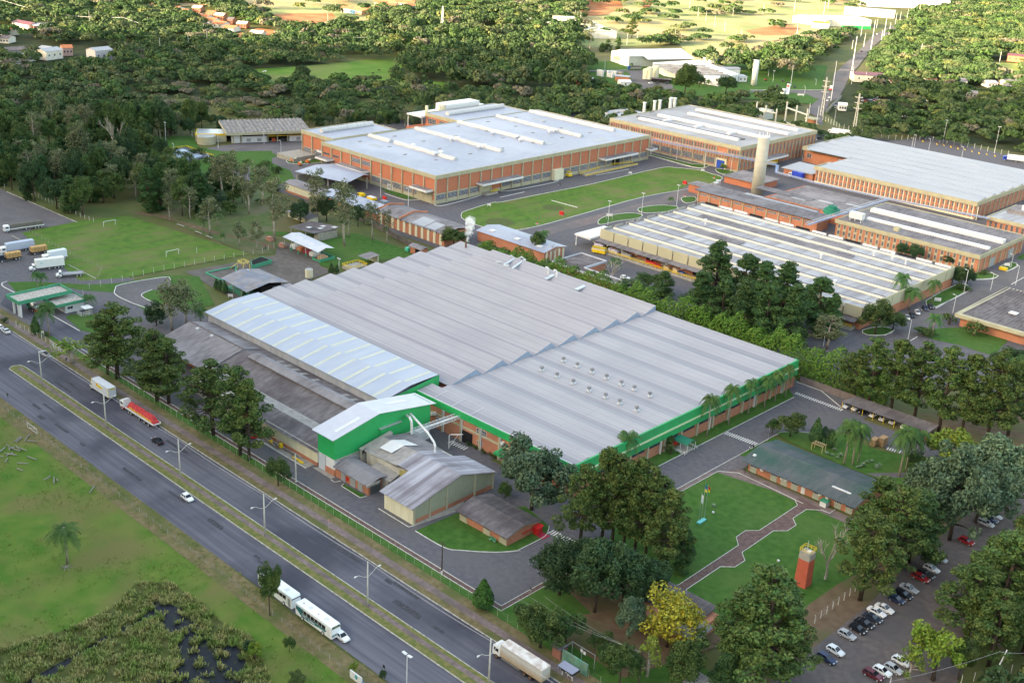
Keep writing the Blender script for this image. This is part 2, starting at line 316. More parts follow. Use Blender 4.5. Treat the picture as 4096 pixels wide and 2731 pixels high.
sheet('car_park',[(-91,176),(-90.6,222),(-92.5,249),(-93,300),(-84,318),(-70,318),(-66,220),(-60,185),(-60,150),(-80,160)],.04,mat('car_park_earth',(.12,.095,.09),(.16,.13,.12),sc=.6,c3=(.09,.085,.09),sc3=.08,w3=.8,detail=8))
sheet('verge',[(-108,176),(-91,176),(-90.6,222),(-92.5,249),(-96,250),(-99.5,225),(-101,176)],.06,m_brown)
sheet('bare_ground',[(-94,249),(-93,300),(-60,420),(-130,330),(-112,285),(-110,256)],.055,m_brown)
gx=lambda rc,*p:[q[:2] for q in GP(rc,list(p))]
sheet('truck_yard',[(-640,150),(-640,224),(-532,223),(-468.5,224.9),(-470,205),(-455,195.3),(-418,195.4),(-397,195.8),(-400,184),(-426,181.5)]+gx(21,(10,1000),(145,1085),(350,1240))+[(-362,152),(-420,149.3)],.02,m_cobble)
mb=MB(); curbmb(mb,[(-532.5,222.8),(-468.6,224.8)],.3,.2,.02); curbmb(mb,gx(21,(100,595),(210,650)),.3,.2,.02); curbmb(mb,gx(21,(580,840),(820,960)),.25,.2,.02); struct('kerb',mb,m_curb)
sheet('lawn',[(-470,206),(-455,196),(-397,196),(-397,215),(-440,222),(-466,230)],.03,m_verge)
fieldpoly=[(-476,196),(-394,191),(-387,205),(-385,262),(-466,251),(-470,225)]
sheet('football_field',[(-468,200),(-398,190),(-391,205),(-387.5,258),(-465,247),(-470,226)],.05,m_lawn2)
sheet('lawn',gx(21,(60,990),(280,985),(760,1010),(1000,1000),(1420,930),(1700,940),(1830,1180),(1500,1250),(1250,1240),(1000,1080),(700,1060),(600,1040),(150,1085)),.055,m_lawn)
mb=MB(); curbmb(mb,smoothline(gx(21,(60,985),(20,1000),(30,1030),(145,1090)),4),.35,.18,.03)
loop=smoothline(gx(21,(1455,975),(1405,948),(1040,1010),(985,1050),(990,1100),(1130,1170),(1310,1232)),4)
curbmb(mb,loop,.3,.2,.05); curbmb(mb,smoothline(gx(21,(1310,1165),(1220,1120),(1215,1090),(1300,1055)),4),.25,.2,.05)
curbmb(mb,smoothline(gx(21,(400,1250),(560,1340),(680,1408)),3),.3,.2,.05); struct('kerb',mb,m_curbw)
sheet('road',loop+gx(21,(1500,1330),(1560,1200),(1440,1185),(1310,1165),(1230,1130),(1220,1095),(1300,1055),(1460,1060)),.07,m_cobble)
sheet('road',gx(21,(60,1080),(150,1085),(420,1250),(680,1410),(900,1530),(820,1640),(500,1490),(430,1440),(330,1370),(120,1250),(0,1180)),.075,m_asph)
sheet('lawn',gx(21,(560,1290),(600,1265),(760,1260),(1000,1350),(900,1450),(690,1400)),.08,m_lawn)
sheet('lawn',gx(21,(0,1215),(120,1300),(230,1345),(500,1480),(430,1540),(140,1370),(0,1290)),.085,m_lawn)
sheet('yard',gx(22,(-554,900),(213,760),(250,640),(560,700),(600,850),(700,900),(400,1010),(200,1060),(-150,1130)),.04,mat('oil_yard',(.11,.095,.09),(.15,.13,.12),sc=.5,c3=(.09,.08,.07),sc3=.1,w3=.8,detail=8))
sheet('lawn',gx(22,(0,560),(600,640),(900,570),(1300,700),(1400,770),(900,830),(640,860),(590,840),(650,700),(300,560)),.06,m_lawn)
sheet('lawn',gx(21,(1350,420),(1500,240),(1900,200),(2347,150),(2347,740),(2190,760),(1800,620)),.015,mat('worn_grass',(.055,.10,.028),(.095,.12,.045),sc=.3,c3=(.14,.12,.08),sc3=.06,w3=.8,detail=8))
sheet('path',smoothline(gx(21,(1150,390),(1400,420),(1750,530),(2200,640),(2347,680)),3)+smoothline(gx(21,(2347,720),(2180,655),(1750,560),(1400,450),(1150,410)),3),.025,m_brown)
sheet('campus_yard',[(-560,325),(-330,325),(-150,340),(-60,420),(-60,700),(-330,760),(-345,690),(-560,600)],.0,m_yard)
sheet('lawn',gx(11,(1140,1165),(1640,1165),(1700,1260),(2347,1290))+gx(12,(190,1300),(320,1400),(400,1568),(0,1568))+gx(22,(0,120),(0,0))+gx(11,(1700,1500),(1550,1400),(1300,1350)),.03,m_lawn)
camp=smoothline(gx(22,(1805,410),(1830,460),(2050,535))+gx(23,(200,540),(700,410),(1230,262),(1700,180),(1880,120),(1885,90),(1800,65),(1700,35),(1500,15),(1360,18),(800,150),(350,240),(0,310))+gx(22,(2080,310),(1850,380)),3,True)
sheet('lawn',camp,.06,m_lawn2)
mb=MB(); curbmb(mb,camp,.3,.2,.02,True)
for q in ([(13,1230,1320),(13,1350,1350),(13,1640,1430),(13,1740,1435),(13,1790,1410)],[(13,820,1500),(13,1100,1445)],[(13,620,1490),(13,665,1487)],[(23,0,215),(23,120,205),(23,460,140),(23,505,105)],[(23,0,268),(23,208,222)],[(22,1565,320),(22,1620,342),(22,1800,300),(22,2000,242)],[(22,1150,235),(22,1330,290),(22,1460,285)],[(12,1450,1568),(12,960,1480)],
          [(24,1880,970),(24,2060,965),(24,2120,935)],[(24,1580,1210),(24,1860,1070),(24,1875,1040),(24,1830,1000)],[(24,1590,1215),(24,1700,1150)],[(24,2190,900),(24,2290,850)],[(24,1150,1445),(24,1230,1400)],[(24,1370,1490),(24,1430,1455)],[(24,2230,1010),(24,2338,950)],[(14,0,770),(14,640,770)],[(13,750,605),(13,1090,600)]):
    curbmb(mb,smoothline([G(*a)[:2] for a in q],3),.28,.2,.03)
struct('kerb',mb,m_curbw)
def patch(rc,pts,z,m,k=3,name='lawn',c=True):
    pp=smoothline(gx(rc,*pts),k,True); sheet(name,pp,z,m)
    if c: b=MB(); curbmb(b,pp,.28,.2,.02,True); struct('kerb',b,m_curbw)
patch(23,[(860,500),(838,470),(900,430),(1080,402),(1210,412),(1180,445),(1000,470)],.07,m_lawn)
patch(23,[(1215,395),(1178,378),(1200,355),(1350,335),(1510,345),(1480,380),(1300,400)],.07,m_lawn)
patch(23,[(1590,315),(1550,290),(1560,268),(1660,262),(1668,300)],.07,m_lawn)
patch(13,[(1845,1460),(1860,1440),(2030,1475),(2000,1490),(1900,1487)],.07,m_lawn)
patch(13,[(1225,1300),(1640,1400),(1790,1405),(1740,1432),(1640,1425),(1350,1345),(1235,1318)],.07,m_lawn,2)
patch(24,[(1590,1200),(1860,1060),(1870,1040),(1790,1000),(1500,1150)],.07,m_lawn,2)
patch(24,[(1880,965),(2060,960),(2115,935),(2000,900),(1900,920)],.07,m_lawn,2)
patch(24,[(2130,860),(2190,898),(2290,850),(2230,820)],.07,m_lawn,2)
patch(24,[(2270,790),(2338,740),(2338,800)],.07,m_lawn,1,c=False)
patch(34,[(1560,-30),(1450,-10),(1560,60),(1800,110),(2050,190),(2150,120),(2190,40),(1900,-40)],.05,m_lawn,2,c=False)
patch(24,[(1000,1440),(960,1400),(1120,1370),(1230,1400),(1150,1440)],.07,m_lawn,2)
patch(22,[(1100,185),(1440,270),(1330,285),(1170,225)],.07,m_lawn,1,c=False)
patch(12,[(320,1360),(420,1340),(640,1375),(500,1400),(330,1395)],.07,m_lawn,2)
patch(12,[(0,1290),(160,1295),(190,1310),(0,1315)],.07,m_lawn,1,c=False)
sheet('road',[(-335,378),(-331,378),(-331.5,500),(-342,515),(-349,515),(-340,470),(-339,378)][::1],.05,mat('reddish_pave',(.15,.125,.125),(.19,.15,.145),sc=.3,c3=(.12,.115,.125),sc3=.05,w3=.8,detail=8))
sheet('path',gx(12,(190,1395),(185,1350),(400,1300),(470,1300),(470,1340),(320,1350),(300,1380),(400,1410),(640,1380),(640,1568),(450,1500)),.05,m_cobble)
sheet('yard',gx(11,(1760,1270),(2000,1230),(2347,1240))+gx(12,(470,1240),(470,1300),(190,1310))+gx(11,(2320,1290),(1900,1295)),.06,m_cobble)
mb=MB(); 
k=gx(23,(440,295),(660,355)); mb.bar((k[0][0],k[0][1],.2),(k[1][0],k[1][1],.2),.5,.25); tag(mb.build('concrete_bench_wall',m_curbw),'long white low bar lying across the large campus lawn','low wall')
for (rc,x,y,rr) in ((23,455,355,5.5),(23,30,485,5.0),(22,2130,480,7),):
    c=G(rc,x,y); sheet('flower_bed',[(c[0]+rr*math.cos(a*.5),c[1]+rr*math.sin(a*.5)) for a in range(13)],.09,mat('bed_earth',(.09,.085,.035),(.07,.12,.03),sc=.6,detail=6))
sheet('road',gx(24,(1370,1480),(1230,1410),(1290,1300),(1560,1200),(1880,1040),(1900,980),(2120,940),(2338,810),(2338,960),(2000,1110),(1750,1250),(1480,1420)),.04,m_cobble)
mb=MB()
for a,b in (((1458,1218),(1492,1262)),((1305,1292),(1345,1342)),((1430,1207),(1462,1215)),((1380,1310),(1390,1322))):
    a=G(24,*a); b=G(24,*b); mb.bar((a[0],a[1],.075),(b[0],b[1],.075),.3,.01)
struct('bay_markings',mb,m_mark)
def zebra(p,q,n,wd,vertical,z=.1):
    mb=MB()
    for i in range(n):
        t=(i+.5)/n; x=p[0]+(q[0]-p[0])*t; y=p[1]+(q[1]-p[1])*t; L=math.hypot(q[0]-p[0],q[1]-p[1])/n*.5
        dx,dy=(q[0]-p[0])/math.hypot(q[0]-p[0],q[1]-p[1]),(q[1]-p[1])/math.hypot(q[0]-p[0],q[1]-p[1])
        mb.face([(x-dx*L/2-dy*wd/2,y-dy*L/2+dx*wd/2,z),(x+dx*L/2-dy*wd/2,y+dy*L/2+dx*wd/2,z),(x+dx*L/2+dy*wd/2,y+dy*L/2-dx*wd/2,z),(x-dx*L/2+dy*wd/2,y-dy*L/2-dx*wd/2,z)])
    struct('zebra_crossing',mb,m_mark)
zebra(G(33,1925,855),G(33,2190,955),14,2.2,0)
zebra(G(34,385,515),G(34,790,665),20,1.8,0)
zebra(G(43,425,275),G(43,650,385),11,2.2,0)
zebra(G(32,1700,930),G(32,1850,995),7,2.0,0)
zebra(G(34,1165,990),G(34,1290,1025),6,2.0,0,.16)
fz=-.3
sheet('meadow',smoothline([p[:2] for p in [G(12,480,560),G(12,800,530),G(12,1290,495),G(12,1270,640),G(12,1420,690),G(12,1700,705),G(12,1640,790),G(12,1350,765),G(12,1000,700),G(12,700,740),G(12,450,740),G(12,0,700),G(11,2060,600),G(12,0,590)]],2,True),fz,m_mead)
sheet('field',gx(0,(1280,-40),(1330,60),(1340,130),(1420,150),(1600,190),(1700,150),(1880,110),(1960,60),(2000,0),(2120,-60)),fz-.05,m_dry)
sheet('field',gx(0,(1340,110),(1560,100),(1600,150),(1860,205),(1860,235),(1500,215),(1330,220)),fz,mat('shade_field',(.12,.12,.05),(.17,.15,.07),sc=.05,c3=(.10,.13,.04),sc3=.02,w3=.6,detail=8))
sheet('field',gx(0,(1310,205),(1360,140),(1900,150),(1880,240),(1700,225),(1500,215)),fz+.05,m_lawn)
sheet('dirt',gx(13,(680,0),(1020,0),(1050,60),(900,130),(690,140)),fz+.1,m_dirt)
sheet('dirt',gx(13,(1220,0),(1310,0),(1270,80),(1225,70)),fz+.1,m_dirt)
sheet('dirt',gx(14,(60,250),(290,200),(430,240),(360,300),(100,300)),fz+.1,m_dirt)
sheet('dirt',gx(13,(2100,260),(2347,220),(2347,300),(2150,290)),fz+.1,m_dirt)
sheet('field',gx(0,(500,-20),(1000,-20),(900,20),(860,60),(720,60),(640,50),(560,30)),fz,m_dry)
sheet('dirt',gx(12,(180,120),(700,110),(730,150),(600,200),(350,210),(250,170)),fz+.1,m_dirt)
sheet('dirt',gx(11,(1990,300),(2200,240),(2347,260))+gx(12,(240,290),(200,370),(0,375))+gx(11,(2050,360)),fz+.12,m_dirt)
sheet('road',gx(12,(0,10),(600,0),(600,14),(0,32))+gx(11,(1300,60),(1500,30)),fz+.08,m_dry)
sheet('field',gx(14,(1880,530),(2338,540),(2338,640),(2200,600)),fz+.05,mat('sunny_lawn',(.20,.26,.07),(.3,.3,.1),sc=.05,detail=6))
far=gx(14,(560,990),(490,960),(500,920),(590,840),(700,730),(710,640),(860,500),(960,400),(1050,300),(1250,205),(1330,208),(1190,280),(1050,400),(930,560),(850,650),(800,760),(760,830),(680,880),(620,980),(620,1080),(860,1150),(1050,1200),(1200,1230),(1900,1320),(2338,1400),(2338,1430),(1900,1410),(1200,1300),(900,1220),(600,1160),(540,1040))
sheet('road',far,fz+.12,m_cobble)
sheet('road',gx(14,(0,770),(300,770),(640,770),(600,840),(560,840),(500,810),(350,790),(0,785)),fz+.14,m_cobble)
sheet('yard',gx(13,(740,600),(1090,600),(1210,700),(1470,720),(1480,760),(1100,760),(1130,650),(1080,610),(1000,620),(760,612)),fz+.14,m_cobble)
sheet('yard',gx(13,(1090,600),(1240,600),(1280,680),(1420,720),(1290,740),(1130,700),(1110,640)),fz+.16,m_cobble)
sheet('truck_park',gx(14,(860,1150),(1200,1195),(1700,1215),(2100,1330),(2180,1370),(1940,1350),(2338,1420),(2338,1460),(1500,1330),(900,1230)),fz+.18,m_asph)
sheet('yard',gx(14,(520,1180),(600,1130),(780,1180),(700,1230)),fz+.18,m_asph)
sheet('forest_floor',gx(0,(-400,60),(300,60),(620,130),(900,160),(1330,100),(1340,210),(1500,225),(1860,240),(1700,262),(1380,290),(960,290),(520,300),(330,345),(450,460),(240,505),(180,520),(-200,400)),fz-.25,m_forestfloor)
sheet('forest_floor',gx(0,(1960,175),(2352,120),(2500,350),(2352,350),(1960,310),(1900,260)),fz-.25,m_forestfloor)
m_brick=mat('orange_brick',(.53,.23,.145),(.42,.17,.105),sc=3,c3=(.34,.15,.10),sc3=.18,w3=.7,rough=.9,detail=8)
m_brick2=mat('red_brick',(.50,.19,.12),(.40,.14,.09),sc=2.2,c3=(.50,.18,.10),sc3=.15,w3=.5,rough=.9,detail=8)
m_beige=mat('beige_concrete',(.44,.41,.29),(.38,.35,.25),sc=.5,c3=(.33,.31,.24),sc3=.15,w3=.4,rough=.9,detail=6)
m_cream=mat('cream_panel',(.62,.58,.42),(.70,.66,.50),sc=.8,st=(1,1,.2),rough=.8,wave=('X',1.1,(.5,.47,.35),.5,.06))
m_dock=mat('beige_panel',(.42,.39,.27),(.45,.42,.30),sc=.3,rough=.7,wave=[('X',.6,(.36,.34,.24),.5,.1),('Y',.6,(.36,.34,.24),.5,.1)])
m_green=mat('green_sheet',(.0,.40,.12),(.0,.35,.10),sc=.2,rough=.45,wave=[('X',.45,(0,.26,.08),.55,.3),('Y',.45,(0,.26,.08),.55,.3)])
m_greenf=mat('green_fascia',(.0,.36,.11),(.015,.28,.10),sc=.25,st=(1,1,.3),rough=.5,wave=('Y',7.9,(.01,.2,.07),.5,.02))
m_greend=mat('faded_green_fascia',(.03,.30,.17),(.04,.24,.14),sc=.8,rough=.6,wave=('Y',.5,(.02,.2,.12),.5,.25))
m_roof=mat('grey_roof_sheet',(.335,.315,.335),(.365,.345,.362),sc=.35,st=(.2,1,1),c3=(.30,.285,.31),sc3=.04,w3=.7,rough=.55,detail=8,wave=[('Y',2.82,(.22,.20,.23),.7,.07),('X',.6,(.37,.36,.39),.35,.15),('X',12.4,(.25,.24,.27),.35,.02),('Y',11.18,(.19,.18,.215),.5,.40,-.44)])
m_gable=mat('pale_blue_gable',(.26,.33,.43),(.22,.28,.37),sc=1,rough=.5,wave=('Y',.5,(.3,.38,.5),.5,.3))
m_steel=mat('weathered_steel',(.36,.39,.44),(.50,.51,.54),sc=.6,st=(1,1,.1),c3=(.40,.33,.30),sc3=.3,w3=.35,rough=.6,wave=('X',.7,(.25,.27,.3),.5,.2))
m_lroof=mat('pale_ribbed_roof',(.36,.40,.48),(.42,.455,.52),sc=.5,st=(1,.15,1),c3=(.36,.41,.51),sc3=.06,w3=.6,rough=.5,wave=('X',1.0,(.25,.31,.43),.6,.25))
m_trans=mat('cream_skylight_sheet',(.47,.48,.40),(.52,.53,.46),sc=.7,rough=.5)
m_fc=mat('grey_fibre_cement',(.235,.22,.23),(.15,.135,.145),sc=.8,st=(1,.25,1),c3=(.30,.28,.29),sc3=.09,w3=.7,rough=.95,detail=10)
m_fcd=mat('dark_fibre_cement',(.13,.115,.12),(.20,.18,.185),sc=.9,st=(1,.3,1),c3=(.09,.075,.08),sc3=.12,w3=.8,rough=.95,detail=10)
m_fcl=mat('lichen_roof',(.33,.31,.29),(.25,.235,.23),sc=.7,c3=(.40,.37,.34),sc3=.3,w3=.6,rough=.95,detail=10)
m_ridge_y=mat('streaked_roof',(.20,.185,.21),(.42,.42,.47),sc=.45,st=(1.6,.07,.07),c3=(.15,.13,.145),sc3=.12,w3=.7,rough=.85,detail=8)
m_white=mat('white_paint',(.68,.68,.68),(.62,.62,.63),sc=.6,rough=.6)
m_wroof=mat('white_roof_sheet',(.33,.34,.365),(.29,.30,.335),sc=.5,st=(.3,1,1),c3=(.26,.27,.31),sc3=.05,w3=.5,rough=.5,detail=8,wave=('X',1.1,(.66,.68,.73),.5,.14))
m_wroof2=mat('stained_white_roof',(.41,.42,.455),(.20,.195,.215),sc=.22,st=(1.5,.18,1),c3=(.27,.265,.28),sc3=.03,w3=.7,rough=.7,detail=9,wave=('X',1.3,(.45,.45,.5),.5,.12))
m_f1roof=mat('blue_grey_roof',(.265,.285,.365),(.315,.335,.41),sc=.35,c3=(.40,.425,.50),sc3=.035,w3=.7,rough=.5,detail=8,wave=[('X',1.0,(.33,.36,.45),.45,.14),('Y',7.6,(.32,.34,.42),.35,.02)])
m_barrel=mat('aluminium_vent',(.55,.55,.55),(.44,.43,.43),sc=1.2,st=(.2,1,1),rough=.5,wave=('X',1.2,(.4,.4,.4),.5,.06))
m_glass=mat('dark_glass',(.035,.04,.055),(.07,.08,.10),sc=.9,rough=.2)
m_frame=P('window_frame',(.62,.64,.68))
m_dark=mat('dark_interior',(.02,.02,.022),rough=.9)
m_yel=P('safety_yellow',(.75,.50,.02)); m_red=P('signal_red',(.6,.02,.02)); m_blue=P('pipe_blue',(.04,.20,.60)); m_blued=P('door_blue',(.01,.07,.45))
m_grey=P('grey_paint',(.30,.31,.32)); m_pole=mat('pole_concrete',(.55,.54,.50),(.46,.45,.42),sc=1,rough=.8); m_silver=P('galvanised',(.55,.56,.58),.35,.6)
m_black=P('black_rubber',(.02,.02,.02),.7); m_tile=mat('terracotta_tile',(.50,.20,.10),(.42,.15,.08),sc=.8,rough=.9)
def fbox(mb,fc,s0,s1,z0,z1,o,mi=0,i=.03):
    ax,c=fc
    if ax=='Y': mb.box(s0,s1,c-o,c+i,z0,z1,mi)
    else: mb.box(c-i,c+o,s0,s1,z0,z1,mi)
def win(parent,fc,s0,s1,z0,z1,nx=3,nz=3,name='window',gm=None,fm=None,o=.06,fw=.07):
    mb=MB(); fbox(mb,fc,s0,s1,z0,z1,o,0)
    for k in range(nx+1): s=s0+(s1-s0)*k/nx; fbox(mb,fc,s-fw/2,s+fw/2,z0-.03,z1+.03,o+.05,1)
    for k in range(nz+1): z=z0+(z1-z0)*k/nz; fbox(mb,fc,s0-.02,s1+.02,z-fw/2,z+fw/2,o+.045,1)
    return mb.build(name,[gm or m_glass,fm or m_frame],parent)
def root(name,label,x,y,cat='factory building',group=None): return thing(name,label,cat,(x,y,0),0,group)
def slab(parent,name,x0,x1,y0,y1,z0,z1,m): b=MB(); b.box(x0,x1,y0,y1,z0,z1); return b.build(name,m,parent)
def rail(mb,pts,h=1.0,step=1.6,w=.09,mi=0):
    for i in range(len(pts)-1):
        a=Vector(pts[i]); b=Vector(pts[i+1]); n=max(1,int((b-a).length/step))
        for k in range(n+1): p=a.lerp(b,k/n); mb.bar(p,p+Vector((0,0,h)),w,w,mi)
        for f in (.55,1): mb.bar(a+Vector((0,0,h*f)),b+Vector((0,0,h*f)),w,w,mi)
mf=root('factory_hall','huge grey ribbed-roof factory hall with bright green fascia over orange brick','-',0) if 0 else root('factory_hall','huge low factory hall with rows of shallow grey roof ridges and green fascia',-168,208)
X0,X1,Y0,Y1=-325,-167.8,208,317
slab(mf,'wall',X0,X1,Y0,Y1,0,7.0,m_brick)
ridges=[228.2-11.3*k for k in (1,)][:0]+[216.6,228.2,239.6,251,262,273,284,295.3,306.6,317.2]
def roofsec(xa,xb,rh,vh,name,ridges,y_lo,y_hi):
    b=MB(); prof=[(y_lo,vh)]
    for i,r in enumerate(ridges):
        lo=prof[-1][0] if i==0 else (ridges[i-1]*.22+r*.78 if False else ridges[i-1]+ (r-ridges[i-1])*.24)
        if i>0: prof.append((lo,vh))
        if r<=y_hi: prof.append((r,rh))
    if prof[-1][0]<y_hi: prof.append((y_hi,vh))
    pf=[]
    for i in range(len(prof)-1):
        (ya,za),(yb,zb)=prof[i],prof[i+1]; up=zb>za
        for k in range(6): f=k/6; g_=f; pf.append((ya+(yb-ya)*f,za+(zb-za)*g_))
    pf.append(prof[-1]); prof=pf
    for i in range(len(prof)-1):
        (ya,za),(yb,zb)=prof[i],prof[i+1]; b.face([(xa,ya,za),(xb,ya,za),(xb,yb,zb),(xa,yb,zb)],0)
    for x in (xa,xb):
        for i in range(len(prof)-1):
            (ya,za),(yb,zb)=prof[i],prof[i+1]; b.face([(x,ya,vh-1.2),(x,yb,vh-1.2),(x,yb,zb),(x,ya,za)],1)
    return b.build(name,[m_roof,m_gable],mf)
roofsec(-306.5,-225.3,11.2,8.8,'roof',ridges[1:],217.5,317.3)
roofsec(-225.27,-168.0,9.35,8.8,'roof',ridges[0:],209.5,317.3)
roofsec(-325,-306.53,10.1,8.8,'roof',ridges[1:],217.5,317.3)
b=MB(); b.face([(-229,208.2,9.05),(-168,208.2,9.05),(-168,213.6,9.55),(-229,213.6,9.55)],0); b.box(-229,-168,213.6,213.75,8.6,9.6,1); b.box(-229,-168,208.0,208.3,8.7,9.1,1)
for x in (-222,-214.5,-207): b.bar((x,208.5,9.15),(x,213.5,9.6),.2,.1,1)
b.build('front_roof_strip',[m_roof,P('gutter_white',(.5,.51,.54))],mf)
slab(mf,'fascia',-229.3,-167.6,207.75,208.02,6.9,8.95,m_green)
b=MB(); b.box(-167.85,-167.2,208,317.2,4.3,6.35,0); b.box(-167.85,-166.95,208,317.2,6.35,6.75,1); b.box(-167.85,-167.3,208,317.3,6.75,9.45,0); b.box(-169,-167.4,317.0,317.3,4.3,9.45,0)
b.build('green_cladding',[m_greenf,P('stripe_cream',(.55,.62,.38))],mf)
for k in range(13):
    y=215+k*7.9; slab(mf,'pilaster',-167.8,-167.3,y,y+.6,0,4.3,m_beige)
    if k<12: win(mf,('X',-167.8),y+1.4,y+6.9,3.1,4.1,6,1,fm=m_dark)
for y in (244,268,292,308): slab(mf,'downpipe',-167.75,-167.15,y+.8,y+1.0,0,4.3,m_white)
for k in range(8): x=-225.5+k*7.6; slab(mf,'pilaster',x,x+.5,207.5,207.99,0,6.9,m_beige); slab(mf,'downpipe',x+.6,x+.75,207.6,207.95,0,6.9,m_white)
slab(mf,'concrete_band',-229,-190,207.9,208,4.2,4.9,m_beige)
for s0,s1,z0,z1,nx in ((-227.5,-225.9,3.6,4.6,2),(-220.5,-219.2,2.8,3.7,2),(-218.8,-217.2,2.9,3.8,2),(-204,-200.2,4.5,6.4,6),(-203.6,-201.5,1.6,2.6,3),(-190.6,-187.2,2.4,6.0,7)): win(mf,('Y',208),s0,s1,z0,z1,nx,2 if z1-z0<2 else 6)
slab(mf,'passage',-209.5,-205.6,207.7,208.02,0,3.6,m_dark)
for x,z in ((-224,3.2),(-222.6,3.6),(-221.3,4.2),(-194,5.2)): slab(mf,'air_conditioner',x,x+.9,207.3,208,z,z+.8,m_white)
slab(mf,'green_canopy',-194,-184,204.6,208,3.2,3.9,m_greenf)
t=thing('entrance_canopy','arched dark green awning over the red door of the long green wall','canopy',(-165,252,0))
b=MB()
for k in range(6):
    a0=math.pi*k/6; a1=math.pi*(k+1)/6; y0=252.6-2.1*math.cos(a0); y1=252.6-2.1*math.cos(a1); z0=2.7+.9*math.sin(a0); z1=2.7+.9*math.sin(a1)
    b.face([(-167.2,y0,z0),(-162.2,y0,z0),(-162.2,y1,z1),(-167.2,y1,z1)])
b.build('awning',P('awning_green',(.0,.16,.10),.6),t)
for x in (-162.4,-164.8):
    for y in (250.7,254.5): slab(t,'post',x,x+.12,y,y+.12,0,2.8,m_white)
0; slab(t,'door',-167.78,-167.6,251.8,253.6,0,2.6,m_red)
b=MB(); rail(b,[(-167,249.6,.1),(-162.2,249.6,.1)],.9,1.6,.12); b.build('railing',m_white,t); b=MB(); rail(b,[(-167,255.6,.1),(-162.2,255.6,.1)],.9,1.6,.12); b.build('railing',m_white,t)
slab(t,'floor',-167.2,-162.6,250,255.2,.08,.14,m_conc)
fan=thing('turbine_vent','','ventilator')
b=MB(); b.box(-.7,.7,-.7,.7,-.35,.0); b.cyl(0,0,0,.75,.42,.42,12); b.build('base',m_silver,fan,True)
b=MB(); b.ring([(0,0,.7),(0,0,.95),(0,0,1.25),(0,0,1.45)],[.5,.68,.6,.2],14); b.build('turbine',P('dull_turbine',(.20,.20,.21)),fan,True,True)
mat_v=0
for r,(pts) in enumerate([[(542,225),(660,272),(786,322),(909,372),(1037,425),(1146,468),(1279,523)],[(357,305),(487,358),(625,415),(760,478),(901,535),(1021,585),(1167,645)]]):
    for i,(x,y) in enumerate(pts):
        c=G(33,x,y+12,9.5); yy=[262.6-1.6,251-1.6][r]
        place(fan,(c[0],c[1],9.35),0,'%s turbine vent from the roof step in the %s row'%(['first','second','third','fourth','fifth','sixth','seventh'][i],['far','near'][r]),'turbine vents on the main roof')
for i,(x,y,x2,y2) in enumerate([(2160,850,2260,790),(2230,880,2347,800)]):
    t=thing('roof_duct',['short bent grey duct lying on the far end of the main roof','longer silver duct pair with bent ends on the main roof'][i],'duct',G(22,x,y,10)); a=G(22,x,y,10.3); c=G(22,x2,y2,10.5)
    b=MB(); b.ring([(a[0],a[1],10.4),(c[0],c[1],10.6),(c[0]-1.5,c[1]-.5,11.4),(c[0]-2.6,c[1]-.9,10.4)],.45,10); b.ring([(a[0]-1.5,a[1],10.2),(a[0]-1.5,a[1],11.4),(a[0]-3,a[1]-1,11.2)],.4,10); b.build('duct_pipe',m_silver,t)
for i,(x,y,x2,y2) in enumerate([(385,975,500,915),(645,1065,770,1010)]):
    a=G(23,x,y,9.8); c=G(23,x2,y2,10); t=thing('roof_trough',['flat metal trough on the roof with two white bent stacks','flat metal trough on the roof without stacks'][i],'roof hatch',a)
    b=MB(); b.bar((a[0],a[1],10.2),(c[0],c[1],10.4),1.5,.5); b.build('trough',m_silver,t)
    if i==0:
        for q in ((412,930),(483,955)):
            s_=G(23,*q,9.8); b=MB(); b.ring([(s_[0],s_[1],9.5),(s_[0],s_[1],12.2),(s_[0]-.5,s_[1]-.2,12.8),(s_[0]-1.2,s_[1]-.5,12.7)],.38,10); b.build('stack',m_white,t)
t=thing('steam_pipe','short rusty pipe at the far corner of the main roof giving off steam','chimney',(-318.5,314,9)); b=MB(); b.cyl(-318.5,314,9,12.2,.42,.38,12); b.build('pipe',mat('rusty_steel',(.12,.08,.07),(.2,.12,.08),sc=2),t)
t=root('ribbed_roof_wing','long wing with pale blue-white ribbed roof and cream skylight strips',-230,198)
slab(t,'wall',-321,-229.6,196.6,216.8,0,9.1,m_steel)
b=MB(); b.face([(-321.3,195.4,9.0),(-229.5,195.4,9.0),(-229.5,206.2,11.0),(-321.3,206.2,11.0)]); b.face([(-321.3,206.2,11.0),(-229.5,206.2,11.0),(-229.5,216.9,11.3),(-321.3,216.9,11.3)]) ; b.face([(-321.3,195.4,9.0),(-321.3,206.2,11.0),(-321.3,216.9,11.3),(-321.3,216.9,8),(-321.3,195.4,8)]); b.face([(-229.5,216.9,11.3),(-321.3,216.9,11.3),(-321.3,216.9,8),(-229.5,216.9,8)])
b.box(-321,-229.6,195.9,196.5,8.3,8.98)
b.build('roof',m_lroof,t)
for k in range(13):
    x=-318+k*6.95; b=MB(); b.face([(x,195.5,9.06),(x+1.3,195.5,9.06),(x+1.3,205.9,10.99),(x,205.9,10.99)]); b.face([(x+1.2,206.6,11.05),(x+2.5,206.6,11.05),(x+2.5,216.6,11.33),(x+1.2,216.6,11.33)]); b.build('skylight',m_trans,t)
b=MB(); b.face([(-229.3,195.3,8.9),(-229.3,217,11.35),(-229.3,217,5.0),(-229.3,195.3,5.0)]); b.face([(-229.3,195.3,8.9),(-229.3,195.3,5),(-229.6,195.3,5),(-229.6,195.3,8.9)]); b.box(-229.6,-229.35,195.4,216.9,5,8.9); b.build('green_gable',m_greenf,t)
slab(t,'side_wall',-229.6,-229.0,203,207.9,0,5,m_beige)
t=root('old_shed','long old shed with dark patched fibre-cement roof and raised ridge vent',-260,190)
